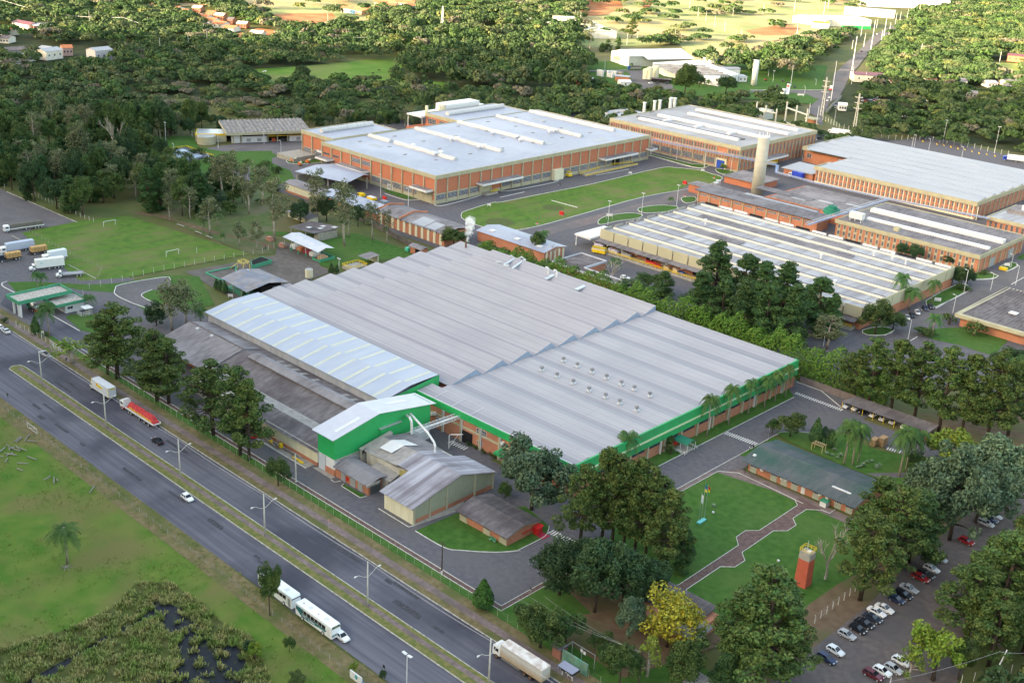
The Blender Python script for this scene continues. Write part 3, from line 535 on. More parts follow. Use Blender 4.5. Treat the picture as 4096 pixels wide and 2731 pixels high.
b=MB(); b.box(-288,-222,168.5,195.8,0,4.6); b.build('wall',mat('grimy_cream_wall',(.48,.45,.38),(.36,.33,.28),sc=.7,st=(1,1,.2),rough=.9),t)
b=MB(); b.face([(-288,177.5,5.2),(-221.5,177.5,5.2),(-221.5,187.8,8.0),(-288,187.8,8.0)]); b.face([(-288,187.8,8.0),(-221.5,187.8,8.0),(-221.5,195.9,6.2),(-288,195.9,6.2)]); b.build('roof',m_fcd,t)
b=MB(); b.face([(-282,185.6,8.3),(-224,185.6,8.3),(-224,188.0,9.0),(-282,188.0,9.0)]); b.face([(-282,188,9.0),(-224,188,9.0),(-224,190.2,8.3),(-282,190.2,8.3)]); b.box(-282,-224,186.2,186.4,7.4,8.4); b.box(-282,-224,189.6,189.8,7.4,8.4); b.face([(-282,185.6,8.3),(-282,188,9),(-282,190.2,8.3)]); b.build('ridge_vent',m_fc,t)
b=MB(); b.face([(-290,173.6,5.6),(-222,173.6,5.6),(-222,177.7,5.25),(-290,177.7,5.25)]); b.build('valley_roof',m_fcl,t)
b=MB(); b.face([(-258,167.6,4.3),(-223.6,167.6,4.3),(-223.6,173.7,5.9),(-258,173.7,5.9)]); b.face([(-258,167.6,4.3),(-258,173.7,5.9),(-258,173.7,4)]); b.build('front_roof',m_fcd,t)
slab(t,'brick_plinth',-256,-224,167.95,168.5,0,1.1,m_brick); slab(t,'panel_wall',-256,-224,168.1,168.5,1.1,4.3,m_cream)
win(t,('Y',168.5),-262,-260,1.5,3.0,2,2); slab(t,'brick_wall',-264,-256.1,168.3,168.6,0,4.2,m_brick)
for k,(x,y) in enumerate([(-276,192.2),(-272,192.2),(-268,192.2),(-264,192.2),(-258,192.2),(-244,192),(-240,192)]):
    b=MB(); b.face([(x,190.6,7.45),(x+1.6,190.6,7.45),(x+1.6,194.2,6.65),(x,194.2,6.65)]); b.build('skylight',m_fcl,t)
t=root('gabled_shed','grey gabled fibre-cement shed with two round roof vents',-300,188)
slab(t,'wall',-317,-288.2,178.5,195.8,0,5,m_brick)
b=MB(); b.face([(-318,174,4.6),(-287.6,174,4.6),(-287.6,187.9,8.5),(-318,187.9,8.5)]); b.face([(-318,187.9,8.5),(-287.6,187.9,8.5),(-287.6,196,6.3),(-318,196,6.3)]); b.face([(-287.6,174,4.55),(-287.6,187.9,8.45),(-287.6,196,6.25),(-287.6,196,4),(-287.6,174,4)]); b.build('roof',m_fc,t)
b=MB(); b.bar((-318,187.9,8.6),(-287.6,187.9,8.6),.5,.18); b.build('ridge_cap',m_fcd,t)
for q in ((1688,1415),(1809,1478)):
    c=G(21,*q,7); b=MB(); b.cyl(c[0],c[1],6,7.8,.4,.4,10); b.cyl(c[0],c[1],7.8,8.5,.62,.55,12); b.build('roof_vent',m_barrel,t)
t=root('green_hall','tall bright green metal hall with white gable roof',-217,168)
X0,X1=-223.7,-216.7
b=MB()
def gp(x): return [(x,168.1,4.8),(x,202,4.8),(x,202,11.3),(x,182.6,14.0),(x,168.1,11.3)]
b.face(gp(X1)); b.face(gp(X0)[::-1]); b.face([(X0,168.1,4.8),(X1,168.1,4.8),(X1,168.1,11.4),(X0,168.1,11.4)]); b.face([(X0,202,4.8),(X1,202,4.8),(X1,202,11.4),(X0,202,11.4)])
b.build('green_wall',m_green,t)
b=MB(); b.box(X0+.1,X1-.1,168.25,201.9,0,4.8); b.build('white_wall',mat('white_cladding',(.72,.73,.74),(.64,.65,.66),sc=.5,wave=('Y',.5,(.5,.5,.52),.5,.25)),t)
b=MB()
for (a,za),(c,zc) in (((166.9,11.2),(182.6,14.25)),((182.6,14.25),(203.2,11.1))):
    b.face([(X0-1,a,za),(X1+1,a,za),(X1+1,c,zc),(X0-1,c,zc)]); b.face([(X0-1,a,za-.12),(X1+1,a,za-.12),(X1+1,c,zc-.12),(X0-1,c,zc-.12)][::-1]); b.face([(X1+1,a,za-.12),(X1+1,c,zc-.12),(X1+1,c,zc),(X1+1,a,za)])
b.build('roof',mat('new_white_roof',(.50,.51,.56),(.46,.47,.53),sc=.4,rough=.45,wave=('Y',.5,(.64,.66,.74),.5,.2)),t)
b=MB(); b.face([(-219.2,170,11.87),(-218,170,11.87),(-218,178,13.43),(-219.2,178,13.43)]); b.build('skylight',m_white,t)
b=MB(); b.face([(-221.5,189,13.33),(-220.2,189,13.33),(-220.2,196.5,12.17),(-221.5,196.5,12.17)]); b.build('skylight',m_white,t)
b=MB(); b.box(-223.4,-220.6,168.0,168.2,0,4.6); b.build('door',P('pale_grey_door',(.50,.54,.60)),t); slab(t,'plinth',-220.5,-216.6,167.95,168.24,0,1.7,m_brick)
slab(t,'sliding_door',-216.72,-216.3,183.5,190.5,4.5,9.0,m_green); slab(t,'door_rail',-216.75,-216.0,183.2,190.8,9.0,9.35,m_silver)
slab(t,'gutter',-216.8,-216.3,168.4,178,4.5,4.8,m_conc)
t=thing('white_duct','white pipe duct bending from the green hall down into the old warehouse roof','duct',(-212,186,0))
b=MB(); b.ring([(-216.6,194.4,10.3),(-205,190.5,9.9),(-200.3,188.4,9.6),(-199.5,188.0,9.0),(-199.4,187.9,6.2)],.3,12); b.build('long_pipe',m_white,t)
b=MB(); b.ring([(-216.6,193,10.2),(-214.5,192.3,10.5),(-213,191.7,9.9),(-212.8,191.6,8.9),(-212.8,191.6,6.4)],.36,12); b.build('bent_pipe',m_white,t)
t=thing('pipe_bridge','white lattice pipe bridge between the old warehouse roof and the brick hall wall','pipe bridge',(-208,200,0))
b=MB(); A=Vector((-206.5,196,6.2)); B=Vector((-212.5,207.9,6.4))
A=Vector(G(32,1410,850,6.6)); B=Vector((-211.5,207.9,6.8))
for off in (Vector((-.9,-.4,0)),Vector((.9,.4,0))):
    for dz in (0,.9): b.bar(A+off+Vector((0,0,dz)),B+off+Vector((0,0,dz)),.12,.12)
    for k in range(12):
        p=A.lerp(B,k/12)+off; q=A.lerp(B,(k+1)/12)+off; b.bar(p,q+Vector((0,0,.9)),.08,.08); b.bar(p,p+Vector((0,0,.9)),.08,.08)
b.bar(A+Vector((0,0,.35)),B+Vector((0,0,.35)),.7,.25); b.build('lattice',m_white,t)
t=root('old_warehouse','L-shaped old warehouse with streaked grey roof and pale metal walls',-190,182)
slab(t,'brick_plinth',-195.4,-184.7,167.3,195.2,0,1.25,m_brick)
m_olive=mat('olive_cladding',(.36,.37,.27),(.31,.32,.23),sc=.5,wave=('Y',.55,(.22,.23,.17),.6,.3),rough=.7)
b=MB(); b.face([(-184.7,167.3,1.25),(-184.7,195.2,1.25),(-184.7,195.2,4.6),(-184.7,183,8.3),(-184.7,167.3,4.7)]); b.face([(-195.4,167.3,1.25),(-195.4,195.2,1.25),(-195.4,195.2,4.6),(-195.4,183,8.3),(-195.4,167.3,4.7)]); b.face([(-195.4,195.2,1.2),(-184.7,195.2,1.2),(-184.7,195.2,4.6),(-195.4,195.2,4.6)]); b.build('olive_wall',m_olive,t)
slab(t,'cream_wall',-195.45,-184.65,167.2,167.29,.05,4.7,m_cream)
for y in (167.3,172.5,178.3,188.2,194.8): slab(t,'pilaster',-184.72,-184.4,y,y+.5,0,4.6+ (max(0,1-abs(y-183)/14)*3.2),m_beige)
b=MB(); b.face([(-196.6,166.4,4.75),(-184.1,166.4,4.75),(-184.1,183,8.6),(-196.6,183,8.6)]); b.face([(-196.6,183,8.6),(-184.1,183,8.6),(-184.1,196,4.75),(-196.6,196,4.75)]); b.face([(-184.1,166.4,4.6),(-184.1,183,8.45),(-184.1,183,8.6),(-184.1,166.4,4.75)]); b.face([(-184.1,183,8.45),(-184.1,196,4.6),(-184.1,196,4.75),(-184.1,183,8.6)])
b.face([(-201,176.2,7.02),(-196.6,176.2,7.02),(-196.6,183,8.58),(-201,183,8.58)])
b.face([(-201,183,8.58),(-196.6,183,8.58),(-196.6,191,6.3),(-201,191,6.3)])
b.build('roof',m_ridge_y,t)
b=MB(); b.box(-213.6,-196.6,176.4,192,0,5.9); b.build('rear_wall',mat('whitewashed_wall',(.62,.60,.54),(.45,.42,.36),sc=.4,c3=(.25,.24,.20),sc3=.15,w3=.6,rough=.9,detail=8),t)
b=MB(); b.face([(-214.3,175.9,5.9),(-201,175.9,6.9),(-201,183,8.55),(-214.3,182.5,7.9)]); b.build('mossy_roof',m_fcl,t)
b=MB(); b.face([(-214.3,182.5,7.9),(-201,183,8.5),(-201,192.3,5.9),(-214.3,192.5,6.0)]); b.build('back_roof',m_fc,t)
b=MB(); b.face([(-211,178.6,7.2),(-206,178.6,7.6),(-206,183,8.36),(-211,182.9,8.13)]); b.face([(-211,182.9,8.13),(-206,183,8.36),(-205,187,7.42),(-210,186.5,7.35)]); b.build('white_patch',m_white,t)
b=MB(); b.face([(-215.4,175.2,6.4),(-214.2,175.2,6.4),(-214.2,186,8.2),(-215.4,186,8.2)]); b.face([(-214.2,175.2,6.4),(-214.2,186,8.2),(-214.2,186,7),(-214.2,175.2,5)]); b.box(-215.2,-214.2,175.4,186,0,6.2); b.build('narrow_lean_to',m_conc,t)
b=MB(); b.face([(-200.2,176.25,5.9),(-196.2,176.25,6.9),(-196.2,176.25,3),(-200.2,176.25,1)]); b.build('yellowed_sheet',mat('yellowed_sheet',(.42,.36,.15),(.34,.30,.12),sc=1.2),t)
t=root('utility_block','small brick utility block with coarse corrugated roof beside the green hall',-209,170)
slab(t,'wall',-216.6,-203,168.3,172.8,0,3.2,m_brick)
b=MB(); b.corr((-216.4,167.2,3.4),(-202.2,167.2,3.4),(-202.2,171.4,4.4),(-216.4,171.4,4.4),.62,.1); b.corr((-216.4,171.4,4.4),(-202.2,171.4,4.4),(-202.2,174.3,3.9),(-216.4,174.3,3.9),.62,.1); b.build('roof',m_fc,t)
slab(t,'gable_board',-202.3,-202.0,166.9,171.4,3.0,3.7,m_conc)
for x0,x1 in ((-214.0,-212.2),(-210.2,-208.2),(-207.1,-205.2)): slab(t,'door',x0,x1,168.15,168.31,0,2.7,m_grey)
slab(t,'steel_door',-203.02,-202.9,168.9,172.3,0,2.9,P('dark_grey_steel',(.08,.09,.10))); slab(t,'fire_box',-211.7,-211.1,167.95,168.31,.9,1.9,m_red)
t2=root('small_annex','small lean-to with lichen-grey roof between utility block and warehouse',-203,175)
b=MB(); b.box(-208.5,-200.6,172.9,176.2,0,3.4); b.build('wall',m_conc,t2); b=MB(); b.corr((-209,173,3.5),(-200,173,3.5),(-200,176.3,4.6),(-209,176.3,4.6),.5,.05); b.build('roof',m_fcl,t2)
t=root('corner_office','low brick office with mossy corrugated roof on the corner lawn',-170,182)
b=MB(); b.box(-179,-162.4,177.7,188.2,0,2.6); b.face([(-162.4,177.7,2.6),(-162.4,188.2,2.6),(-162.4,183,4.0)]); b.build('wall',m_brick,t)
b=MB(); b.corr((-179.8,176.7,2.75),(-161.9,176.7,2.75),(-161.9,183,4.2),(-179.8,183,4.2),.5,.08); b.corr((-179.8,183,4.2),(-161.9,183,4.2),(-161.9,189.3,2.9),(-179.8,189.3,2.9),.5,.08); b.build('roof',m_fcd,t)
b=MB(); b.face([(-162,176.8,2.3),(-162,183,3.7),(-162,183,4.15),(-162,176.8,2.7)]); b.face([(-162,183,3.7),(-162,189.2,2.4),(-162,189.2,2.85),(-162,183,4.15)]); b.build('gable_board',m_conc,t)
for s0,s1 in ((-178.8,-176.2),(-170.5,-168.2),(-165.0,-162.6)): slab(t,'wall_panel',s0,s1,177.55,177.72,.0,1.6,m_beige); win(t,('Y',177.7),s0+.1,s1-.1,1.7,2.5,4,1,fm=m_beige)
b=MB()
for k in range(7): b.ring([(-162.3,183.0+k*.55,1.3),(-162.3,183.0+k*.55,1.75)],.13,8)
b.build('extinguisher',m_red,t)
t=thing('fire_hose_cabinet','red fire hose cabinet beside the brick office on a dark red pad','cabinet',(-161,187.4,0))
slab(t,'cabinet_box',-162.3,-160.9,186.6,188.6,.1,2.0,m_red); slab(t,'pad',-160.8,-158.6,186.4,188.9,.09,.13,P('dark_red',(.35,.01,.05))); b=MB(); b.face([(-162.5,186.4,2.05),(-160.6,186.4,2.05),(-160.6,188.8,2.2),(-162.5,188.8,2.2)]); b.build('cabinet_lid',m_red,t)
t=thing('garden_bench','green slatted bench with white legs against the brick office wall','bench',(-166.5,176.8,0))
b=MB()
for k in range(3): b.box(-167.4,-165.4,176.4+k*.17,176.52+k*.17,.45,.5)
for k in range(2): b.box(-167.4,-165.4,176.95,177.0,.65+k*.2,.8+k*.2)
b.build('seat',m_greend,t)
for x in (-167.2,-165.7): slab(t,'leg',x,x+.1,176.4,177,0,.45,m_white)
t=root('long_office','long low brick office with dark green-grey corrugated roof in the garden',-130,262)
b=MB(); b.box(-145.3,-113.3,256,271.5,0,3.0); b.face([(-113.3,256,3),(-113.3,271.5,3),(-113.3,264,4.7)]); b.build('wall',m_brick,t)
m_lo=mat('dark_green_roof',(.10,.125,.125),(.15,.155,.16),sc=.7,st=(1,.2,1),c3=(.05,.12,.09),sc3=.12,w3=.8,rough=.8,detail=8)
b=MB(); b.corr((-147,254.4,3.0),(-112.2,254.4,3.0),(-112.2,264,4.9),(-147,264,4.9),.58,.12); b.corr((-147,264,4.9),(-112.2,264,4.9),(-112.2,273.2,3.2),(-147,273.2,3.2),.58,.12); b.build('roof',m_lo,t)
b=MB(); b.bar((-121.5,259,3.95),(-116,259,3.95),.5,.35); b.build('white_ridge_strip',m_white,t); slab(t,'white_vent',-145.6,-144.8,258,258.8,3.7,4.1,m_white)
for k in range(10):
    x=-144.6+k*3.25
    if k in (1,5,7): continue
    slab(t,'wall_panel',x,x+1.9,255.85,256.02,0,1.5,mat('grey_green_panel',(.36,.39,.32),(.32,.35,.29),sc=1)); win(t,('Y',256),x,x+1.9,1.55,2.75,4,1,fm=m_frame)
slab(t,'door',-128.6,-127.5,255.85,256.02,0,2.5,m_white)
for x in (-141.3,-134.9,-133.8,-123.3,-121.2): slab(t,'air_conditioner',x,x+.8,255.4,256,1.7,2.4,m_white)
t=thing('door_canopy','white cabinet with green top by the long office wall','cabinet',(-121,254.4,0)); slab(t,'cabinet_box',-121.6,-119.8,253.6,255.6,0,1.6,m_white); slab(t,'cabinet_top',-121.8,-119.6,253.4,255.7,1.6,1.75,m_greend)
t=thing('water_tower','tapering red and grey water tower with yellow railing on the office lawn','water tower',(-105.2,217.6,0))
m_tred=mat('faded_red_render',(.50,.12,.075),(.44,.10,.065),sc=.5,rough=.8)
def frus(b,z0,z1,a0,a1,mi=0):
    p=[(-105.2+sx*a,217.6+sy*a,z) for z,a in ((z0,a0),(z1,a1)) for sx,sy in ((-1,-1),(1,-1),(1,1),(-1,1))]
    for q in ((0,1,5,4),(1,2,6,5),(2,3,7,6),(3,0,4,7),(4,5,6,7)): b.face([p[i] for i in q],mi)
b=MB(); frus(b,0,7.2,1.5,1.35); b.build('shaft',m_tred,t); b=MB(); frus(b,7.2,8.9,1.42,1.36); b.build('tank',m_conc,t)
b=MB(); rail(b,[(-106.6,216.2,8.9),(-103.8,216.2,8.9),(-103.8,219,8.9),(-106.6,219,8.9),(-106.6,216.2,8.9)],1.05,.95,.08); b.build('railing',m_yel,t); b=MB(); b.box(-105.4,-104.4,217.4,218.4,8.9,9.0); b.bar((-105.8,218.4,8.9),(-105.8,218.4,11.2),.08,.08); b.build('hatch',m_white,t)
t=root('hidden_pavilion','dark corrugated roof half hidden under the trees by the paved walk',-118,187); slab(t,'wall',-125,-109,177,189,0,3,m_brick); b=MB(); b.corr((-126,181,3.1),(-110.5,181,3.1),(-110.5,190,4.0),(-126,190,4.0),.6,.1); b.build('roof',m_fcd,t); b=MB(); b.corr((-112.5,176,3.6),(-106.5,176,3.6),(-106.5,183,4.2),(-112.5,183,4.2),.6,.1); b.build('pale_roof',m_fcl,t)
t=root('garden_shed','small shed with corrugated pinkish roof at the bottom edge',-99,168,'shed'); slab(t,'wall',-100.8,-96.5,165,169,0,2.6,m_brick); b=MB(); b.corr((-101.3,164.5,3.0),(-96,164.5,3.0),(-96,169.6,3.0),(-101.3,169.6,3.0),.6,.1); b.build('roof',m_fcl,t)
t=root('brick_kiosk','small brick kiosk with dark flat roof beside the green wall',-126,155,'kiosk'); b=MB(); b.box(-126.8,-124.6,154.4,156.6,0,2.5); b.build('wall',mat('pinkish_brick',(.36,.16,.12),(.30,.13,.10),sc=2),t); slab(t,'roof',-127.1,-124.4,154.1,156.9,2.5,2.7,m_fcd)
t=root('practice_wall','weathered green freestanding wall behind the bus shelter',-121,155,'wall'); b=MB(); b.box(-124.2,-117.4,154.5,154.8,0,3.0); b.build('panel',mat('weathered_green_wall',(.10,.27,.20),(.22,.36,.28),sc=.8,st=(1,1,.35),c3=(.08,.14,.11),sc3=.5,w3=.6,detail=8),t); b=MB()
for x in (-124.1,-121.5,-118): b.bar((x,157.5,0),(x,157.5,3.6),.1,.1)
b.bar((-124.1,157.5,3.5),(-118,157.5,3.5),.08,.08); b.bar((-124.1,154.8,3.5),(-124.1,157.5,3.5),.08,.08); b.build('mesh_frame',m_grey,t); b=MB(); b.box(-121.8,-121.2,157.4,157.44,2.4,3.1); b.box(-121,-120.4,157.4,157.44,2.2,2.9); b.build('notice',m_white,t)
t=root('bus_shelter','bus shelter with grey roof, black fascia and white bench on the pavement',-120,152,'bus shelter'); b=MB(); b.face([(-122,150.4,2.35),(-117.9,150.4,2.35),(-117.9,152.6,2.6),(-122,152.6,2.6)]); b.box(-122,-117.9,150.45,152.55,2.25,2.34); b.build('roof',P('grey_blue_roof',(.25,.27,.36)),t)
b=MB(); b.box(-122.05,-117.85,150.33,150.39,2.0,2.5); b.box(-117.9,-117.82,150.35,152.6,2.05,2.55); b.build('fascia',m_black,t)
for x in (-121.3,-118.6): slab(t,'post',x,x+.18,151.2,151.4,.15,2.3,m_pole if x>-119 else m_white)
b=MB(); b.box(-120.3,-118.9,151.6,151.95,.55,.62); b.box(-120.2,-120.1,151.6,151.95,.15,.55); b.box(-119.1,-119,151.6,151.95,.15,.55); b.build('bench',m_white,t)
text('DO TI',.38,m_white,'lettering',t,(-121.9-t.location[0],150.3-t.location[1],2.08),(1,0,0),(0,0,1)); text('Paim bus',.34,m_white,'lettering',t,(-119.7-t.location[0],150.3-t.location[1],2.08),(1,0,0),(0,0,1))
t=root('carport','long dark carport roof on yellow posts under the pines',-134,317,'carport')
b=MB(); b.face([(-149,313.3,2.6),(-120,313.6,2.6),(-120,320,3.0),(-147,320,3.0)]); b.face([(-149,313.3,2.5),(-147,320,2.9),(-120,320,2.9),(-120,313.6,2.5)]); b.build('roof',m_fcd,t)
for k in range(9): x=-148.6+k*3.5; slab(t,'post',x,x+.12,313.7,313.85,0,2.5,m_yel); 
t=root('pallet_stack','two stacks of wooden pallets on the cobbles behind the palms',*G(34,1100,975)[:2],cat='pallets')
for q,(w,h) in (((1055,960),(1.6,2.2)),((1125,960),(1.8,2.6))):
    c=G(34,*q); b=MB()
    for k in range(int(h/.16)):
        for j in range(2): b.box(c[0]-w/2,c[0]+w/2,c[1]-1.2+j*1.5,c[1]+.1+j*1.5,.12+k*.16,.22+k*.16)
    b.build('pallet_pile',mat('pallet_wood',(.40,.26,.15),(.30,.20,.12),sc=3),t)
t=root('pergola','small wooden pergola frame behind the long office',*G(34,580,1000)[:2],cat='pergola'); c=G(34,580,1010); b=MB()
for k in range(6): b.bar((c[0]-1.6+k*.65,c[1]-1.2,2.4),(c[0]-1.6+k*.65,c[1]+1.2,2.4),.12,.12)
for y in (-.9,.9): b.bar((c[0]-1.9,c[1]+y,2.3),(c[0]+1.9,c[1]+y,2.3),.14,.14)
for x in (-1.7,1.7):
    for y in (-.9,.9): b.bar((c[0]+x,c[1]+y,0),(c[0]+x,c[1]+y,2.3),.14,.14)
b.build('frame',mat('pergola_wood',(.50,.40,.22),(.42,.32,.18),sc=2),t)
def canopy(parent,fc,s0,s1,z,o,m=None,h=.9):
    b=MB(); fbox(b,fc,s0,s1,z,z+h,o,0); r=b.build('canopy',m or m_white,parent)
    b=MB(); fbox(b,fc,s0+.3,s1-.3,z+h-.02,z+h+.03,o-.3,0); 
    q=b.build('canopy_roof',m_fc,r); return r
def bigbox(name,label,X0,X1,Y0,Y1,zt,fh,roofm,wallm,ov=.5):
    t=root(name,label,X1,Y0); slab(t,'wall',X0,X1,Y0,Y1,0,zt-fh+.1,wallm)
    b=MB()
    for x0,x1,y0,y1 in ((X0-ov,X1+ov,Y0-ov,Y0),(X1,X1+ov,Y0,Y1),(X0-ov,X1+ov,Y1,Y1+ov),(X0-ov,X0,Y0,Y1)): b.box(x0,x1,y0,y1,zt-fh,zt)
    b.build('fascia',m_beige,t)
    b=MB(); b.face([(X0,Y0,zt-.35),(X1,Y0,zt-.35),(X1,Y1,zt-.35),(X0,Y1,zt-.35)]); b.build('roof',roofm,t)
    return t
def barrel(parent,x0,x1,y,z,r,m=None,name='barrel_vent'):
    b=MB(); n=10
    for k in range(n):
        a=math.pi*(k/n*1.3-.15); c=math.pi*((k+1)/n*1.3-.15); b.face([(x0,y+r*math.cos(a),z+r*math.sin(a)),(x1,y+r*math.cos(a),z+r*math.sin(a)),(x1,y+r*math.cos(c),z+r*math.sin(c)),(x0,y+r*math.cos(c),z+r*math.sin(c))])
    for x in (x0,x1): b.face([(x,y+r*math.cos(math.pi*(k/n*1.3-.15)),z+r*math.sin(math.pi*(k/n*1.3-.15))) for k in range(n+1)])
    return b.build(name,m or m_barrel,parent)
t=bigbox('brick_factory','large red brick factory with blue-grey roof, rounded roof vents and white canopies',-487,-399,371.5,538,14.2,1.9,m_f1roof,m_brick2)
f1=t; FY=('Y',371.5); FX=('X',-399)
for k in range(12): x=-487+k*8.0; slab(t,'pilaster',x-.3,x+.3,371.0,371.5,0,12.3,m_beige)
for k in range(23): y=371.5+k*7.57; slab(t,'pilaster',-399,-398.5,y-.3,y+.3,0,12.3,m_beige)
b=MB(); fbox(b,FX,371.5,538,0,1.7,.1); fbox(b,FX,371.5,538,4.5,5.0,.1); fbox(b,FY,-487,-399,0,1.7,.1); fbox(b,FY,-455,-399,4.5,5.0,.1); b.build('concrete_band',m_beige,t)
for k in range(22):
    if k in (4,5,11): continue
    y=371.5+k*7.57; win(t,FX,y+.6,y+6.9,1.9,4.5,7,4)
for k in range(11):
    if k in (3,4,10): continue
    x=-487+k*8; 
    if k<2: win(t,FY,x+1,x+6,8,9,5,1,fm=m_grey)
    win(t,FY,x+.8,x+7.2,(1.9 if k>4 else 2.2),(4.5 if k>4 else 4.6),7,4)
for k in (3,4): win(t,FY,-487+k*8+.8,-487+k*8+7.2,8.6,10.8,7,3)
canopy(t,FY,-413,-400.5,6.0,4.5); canopy(t,FY,-470,-448,5.6,5); canopy(t,FY,-487,-477,6.0,5); canopy(t,FX,399,428,5.8,5); canopy(t,FX,494,523,5.8,5); canopy(t,FX,536,542,5.8,4)
for x,y in ((-407,371.3),):
    slab(t,'loading_door',-412,-401,371.2,371.45,0,5.3,m_beige)
for y0,y1 in ((402,409),): slab(t,'loading_door',-399,-398.7,y0,y1,0,5,m_beige)
slab(t,'loading_door',-399,-398.7,506,512,0,4.6,m_dark); slab(t,'stair_panel',-399,-396.5,455,462,0,5.5,m_cream)
for (x0,x1,y) in ((-493,-467,401.8),(-464,-417.3,402),(-486,-417.3,435.4),(-486,-417.5,468.4),(-486,-418,500.5),(-486,-418,532)):
    x0=max(x0,-485); barrel(t,x0,x1,y if y<532 else 529.5,14.0,1.5)
vent=[(12,1395,1235),(12,1580,1305),(12,1630,1293),(12,1720,1180),(12,1773,1172),(12,1957,1245),(12,2007,1238),(12,2077,1125),(12,2275,1155),(12,2310,1185),(13,140,1160),(13,178,1185),(13,425,1112),(13,467,1105)]
vp=thing('mushroom_vent','','ventilator'); b=MB(); b.cyl(0,0,0,1.3,.8,.8,12); b.build('stem',m_silver,vp,True); b=MB(); b.ring([(0,0,1.1),(0,0,1.5),(0,0,1.9),(0,0,2.15)],[1.35,1.35,1.15,.4],14); b.build('cap',m_white,vp,True)
for i,q in enumerate(vent):
    c=G(q[0],q[1],q[2]+25,13.9); place(vp,(c[0],c[1],13.86),0,'white mushroom vent on the blue-grey roof of the brick factory','mushroom vents on the brick factory roof')
for i in range(24):
    x=-478+ (i%4)*18; y=388+ (i//4)*24+ (i%2)*5; slab(t,'roof_hatch',x,x+1,y,y+2.2,13.8,14.1,m_fcl)
for x,y,w,h in ((-470,388,9,4),(-425,470,10,5),(-470,515,9,6),(-440,505,7,7),(-410,500,5,9),(-412,522,4,4),(-405,452,3,12)):
    slab(t,'pale_roof_sheet',x,x+w,y,y+h,13.8,13.93,m_wroof)
t=thing('loading_ramp','concrete loading ramp with yellow railings before the brick factory','ramp',(-394,510,0))
b=MB(); p=[G(13,680,1490),G(13,850,1440),G(13,930,1420),G(13,1175,1410),G(13,950,1460),G(13,735,1510)]; b.prism([q[:2] for q in p][::-1],0,.9); b.build('platform',m_conc,t)
b=MB(); P3=lambda rc,x,y,z:Vector(G(rc,x,y,z)); rail(b,[P3(13,735,1508,.9),P3(13,950,1460,.9),P3(13,1175,1410,.9)],1.1,2,.16); rail(b,[P3(13,685,1490,.9),P3(13,850,1440,.9)],1.1,2,.16); rail(b,[P3(13,930,1415,.9),P3(13,1130,1395,.9)],1.1,2,.16); b.build('railing',m_yel,t)
t=thing('yellow_platform','yellow railed landing beneath the long white canopy','platform',G(22,2070,230)); b=MB(); c=G(22,2080,235); b.box(c[0]-2,c[0]+1,c[1]-6,c[1]+2,0,1.1); b.build('base',m_conc,t); b=MB(); rail(b,[(c[0]+1,c[1]-3,1.1),(c[0]+1,c[1]+2,1.1),(c[0]-2,c[1]+2,1.1)],1.1,1.4,.16); b.build('railing',m_yel,t)
t=bigbox('brick_annex','tall brick annex left of the brick factory with one long round vent',-517,-490.5,381,425,14.0,2.0,m_f1roof,m_brick2); a1=t
b=MB(); 
for x in (-517,-508.2,-499.4): slab(t,'pilaster',x-.3,x+.3,380.5,381,0,12,m_beige)
for x in (-516,-507.2,-498.4): win(t,('Y',381),x,x+6.8,2,5,7,4)
canopy(t,('Y',381),-498,-488,6.2,5)
barrel(t,-514.5,-511.5,424,14,1.2) if 0 else None
b=MB(); b.ring([(-507,386,14.6),(-507,422,14.6)],1.5,14); b.build('round_vent',m_barrel,t)
slab(t,'low_wall',-520,-505,366,380.5,0,2.6,m_conc)
t=bigbox('rear_annex','brick annex behind the brick factory with white rooftop box and round vent',-517,-488,472,530,14.0,2.0,m_f1roof,m_brick2)
b=MB(); b.ring([(-505,478,14.6),(-505,526,14.6)],1.5,14); b.build('round_vent',m_barrel,t); win(t,('Y',472),-515,-508,8,11,5,3); win(t,('Y',472),-505,-498,8,11,5,3)
slab(t,'white_box',-528,-519,490,519,12,16.3,m_white); slab(t,'terrace_roof',-530,-517,468,530,11.2,12,m_white)
for x,y in ((-529.5,468.5),(-529.5,480),(-529.5,500),(-529.5,528)): slab(t,'terrace_post',x,x+.4,y,y+.4,0,11.2,m_white)
for x,y in ((-523,478),(-521,487),(-520,489)): b=MB(); b.cyl(x,y,12,16.5,1.0,.9,12); b.build('stack',m_cream,t)
slab(t,'parapet_wall',-530,-517.5,468,530,0,4,m_brick2)
t=bigbox('long_brick_factory','brick factory with white skylight ridges behind the campus lawn',-443,-349,556.8,639,14.4,2.1,mat('patchy_white_roof',(.33,.325,.35),(.20,.19,.19),sc=.06,c3=(.42,.42,.45),sc3=.02,w3=.7,rough=.6,detail=8,wave=('Y',1.2,(.5,.5,.54),.4,.12)),m_brick)
FY=('Y',556.8); FX=('X',-349)
for k in range(13): x=-443+k*7.83; slab(t,'pilaster',x-.25,x+.25,556.3,556.8,0,12.3,m_beige)
for k in range(12):
    if k==10: slab(t,'blue_door',-443+k*7.83+1.2,-443+k*7.83+6.5,556.5,556.8,0,4.5,m_blued); slab(t,'door_surround',-443+k*7.83+.3,-443+k*7.83+7.5,556.6,556.81,0,5.6,m_cream); continue
    x=-443+k*7.83
    if k<10: win(t,FY,x+.6,x+7.2,1.6,4.9,8,5)
    for j in range(4): win(t,FY,x+.75+j*1.8,x+1.75+j*1.8,9.2,11.6,2,4,fm=m_grey)
b=MB()
for k in range(48): x=-442.6+k*1.958; fbox(b,FY,x+1.15,x+1.75,5.2,9,.08)
fbox(b,FY,-443,-349,0,.9,.08); b.build('concrete_band',m_beige,t)
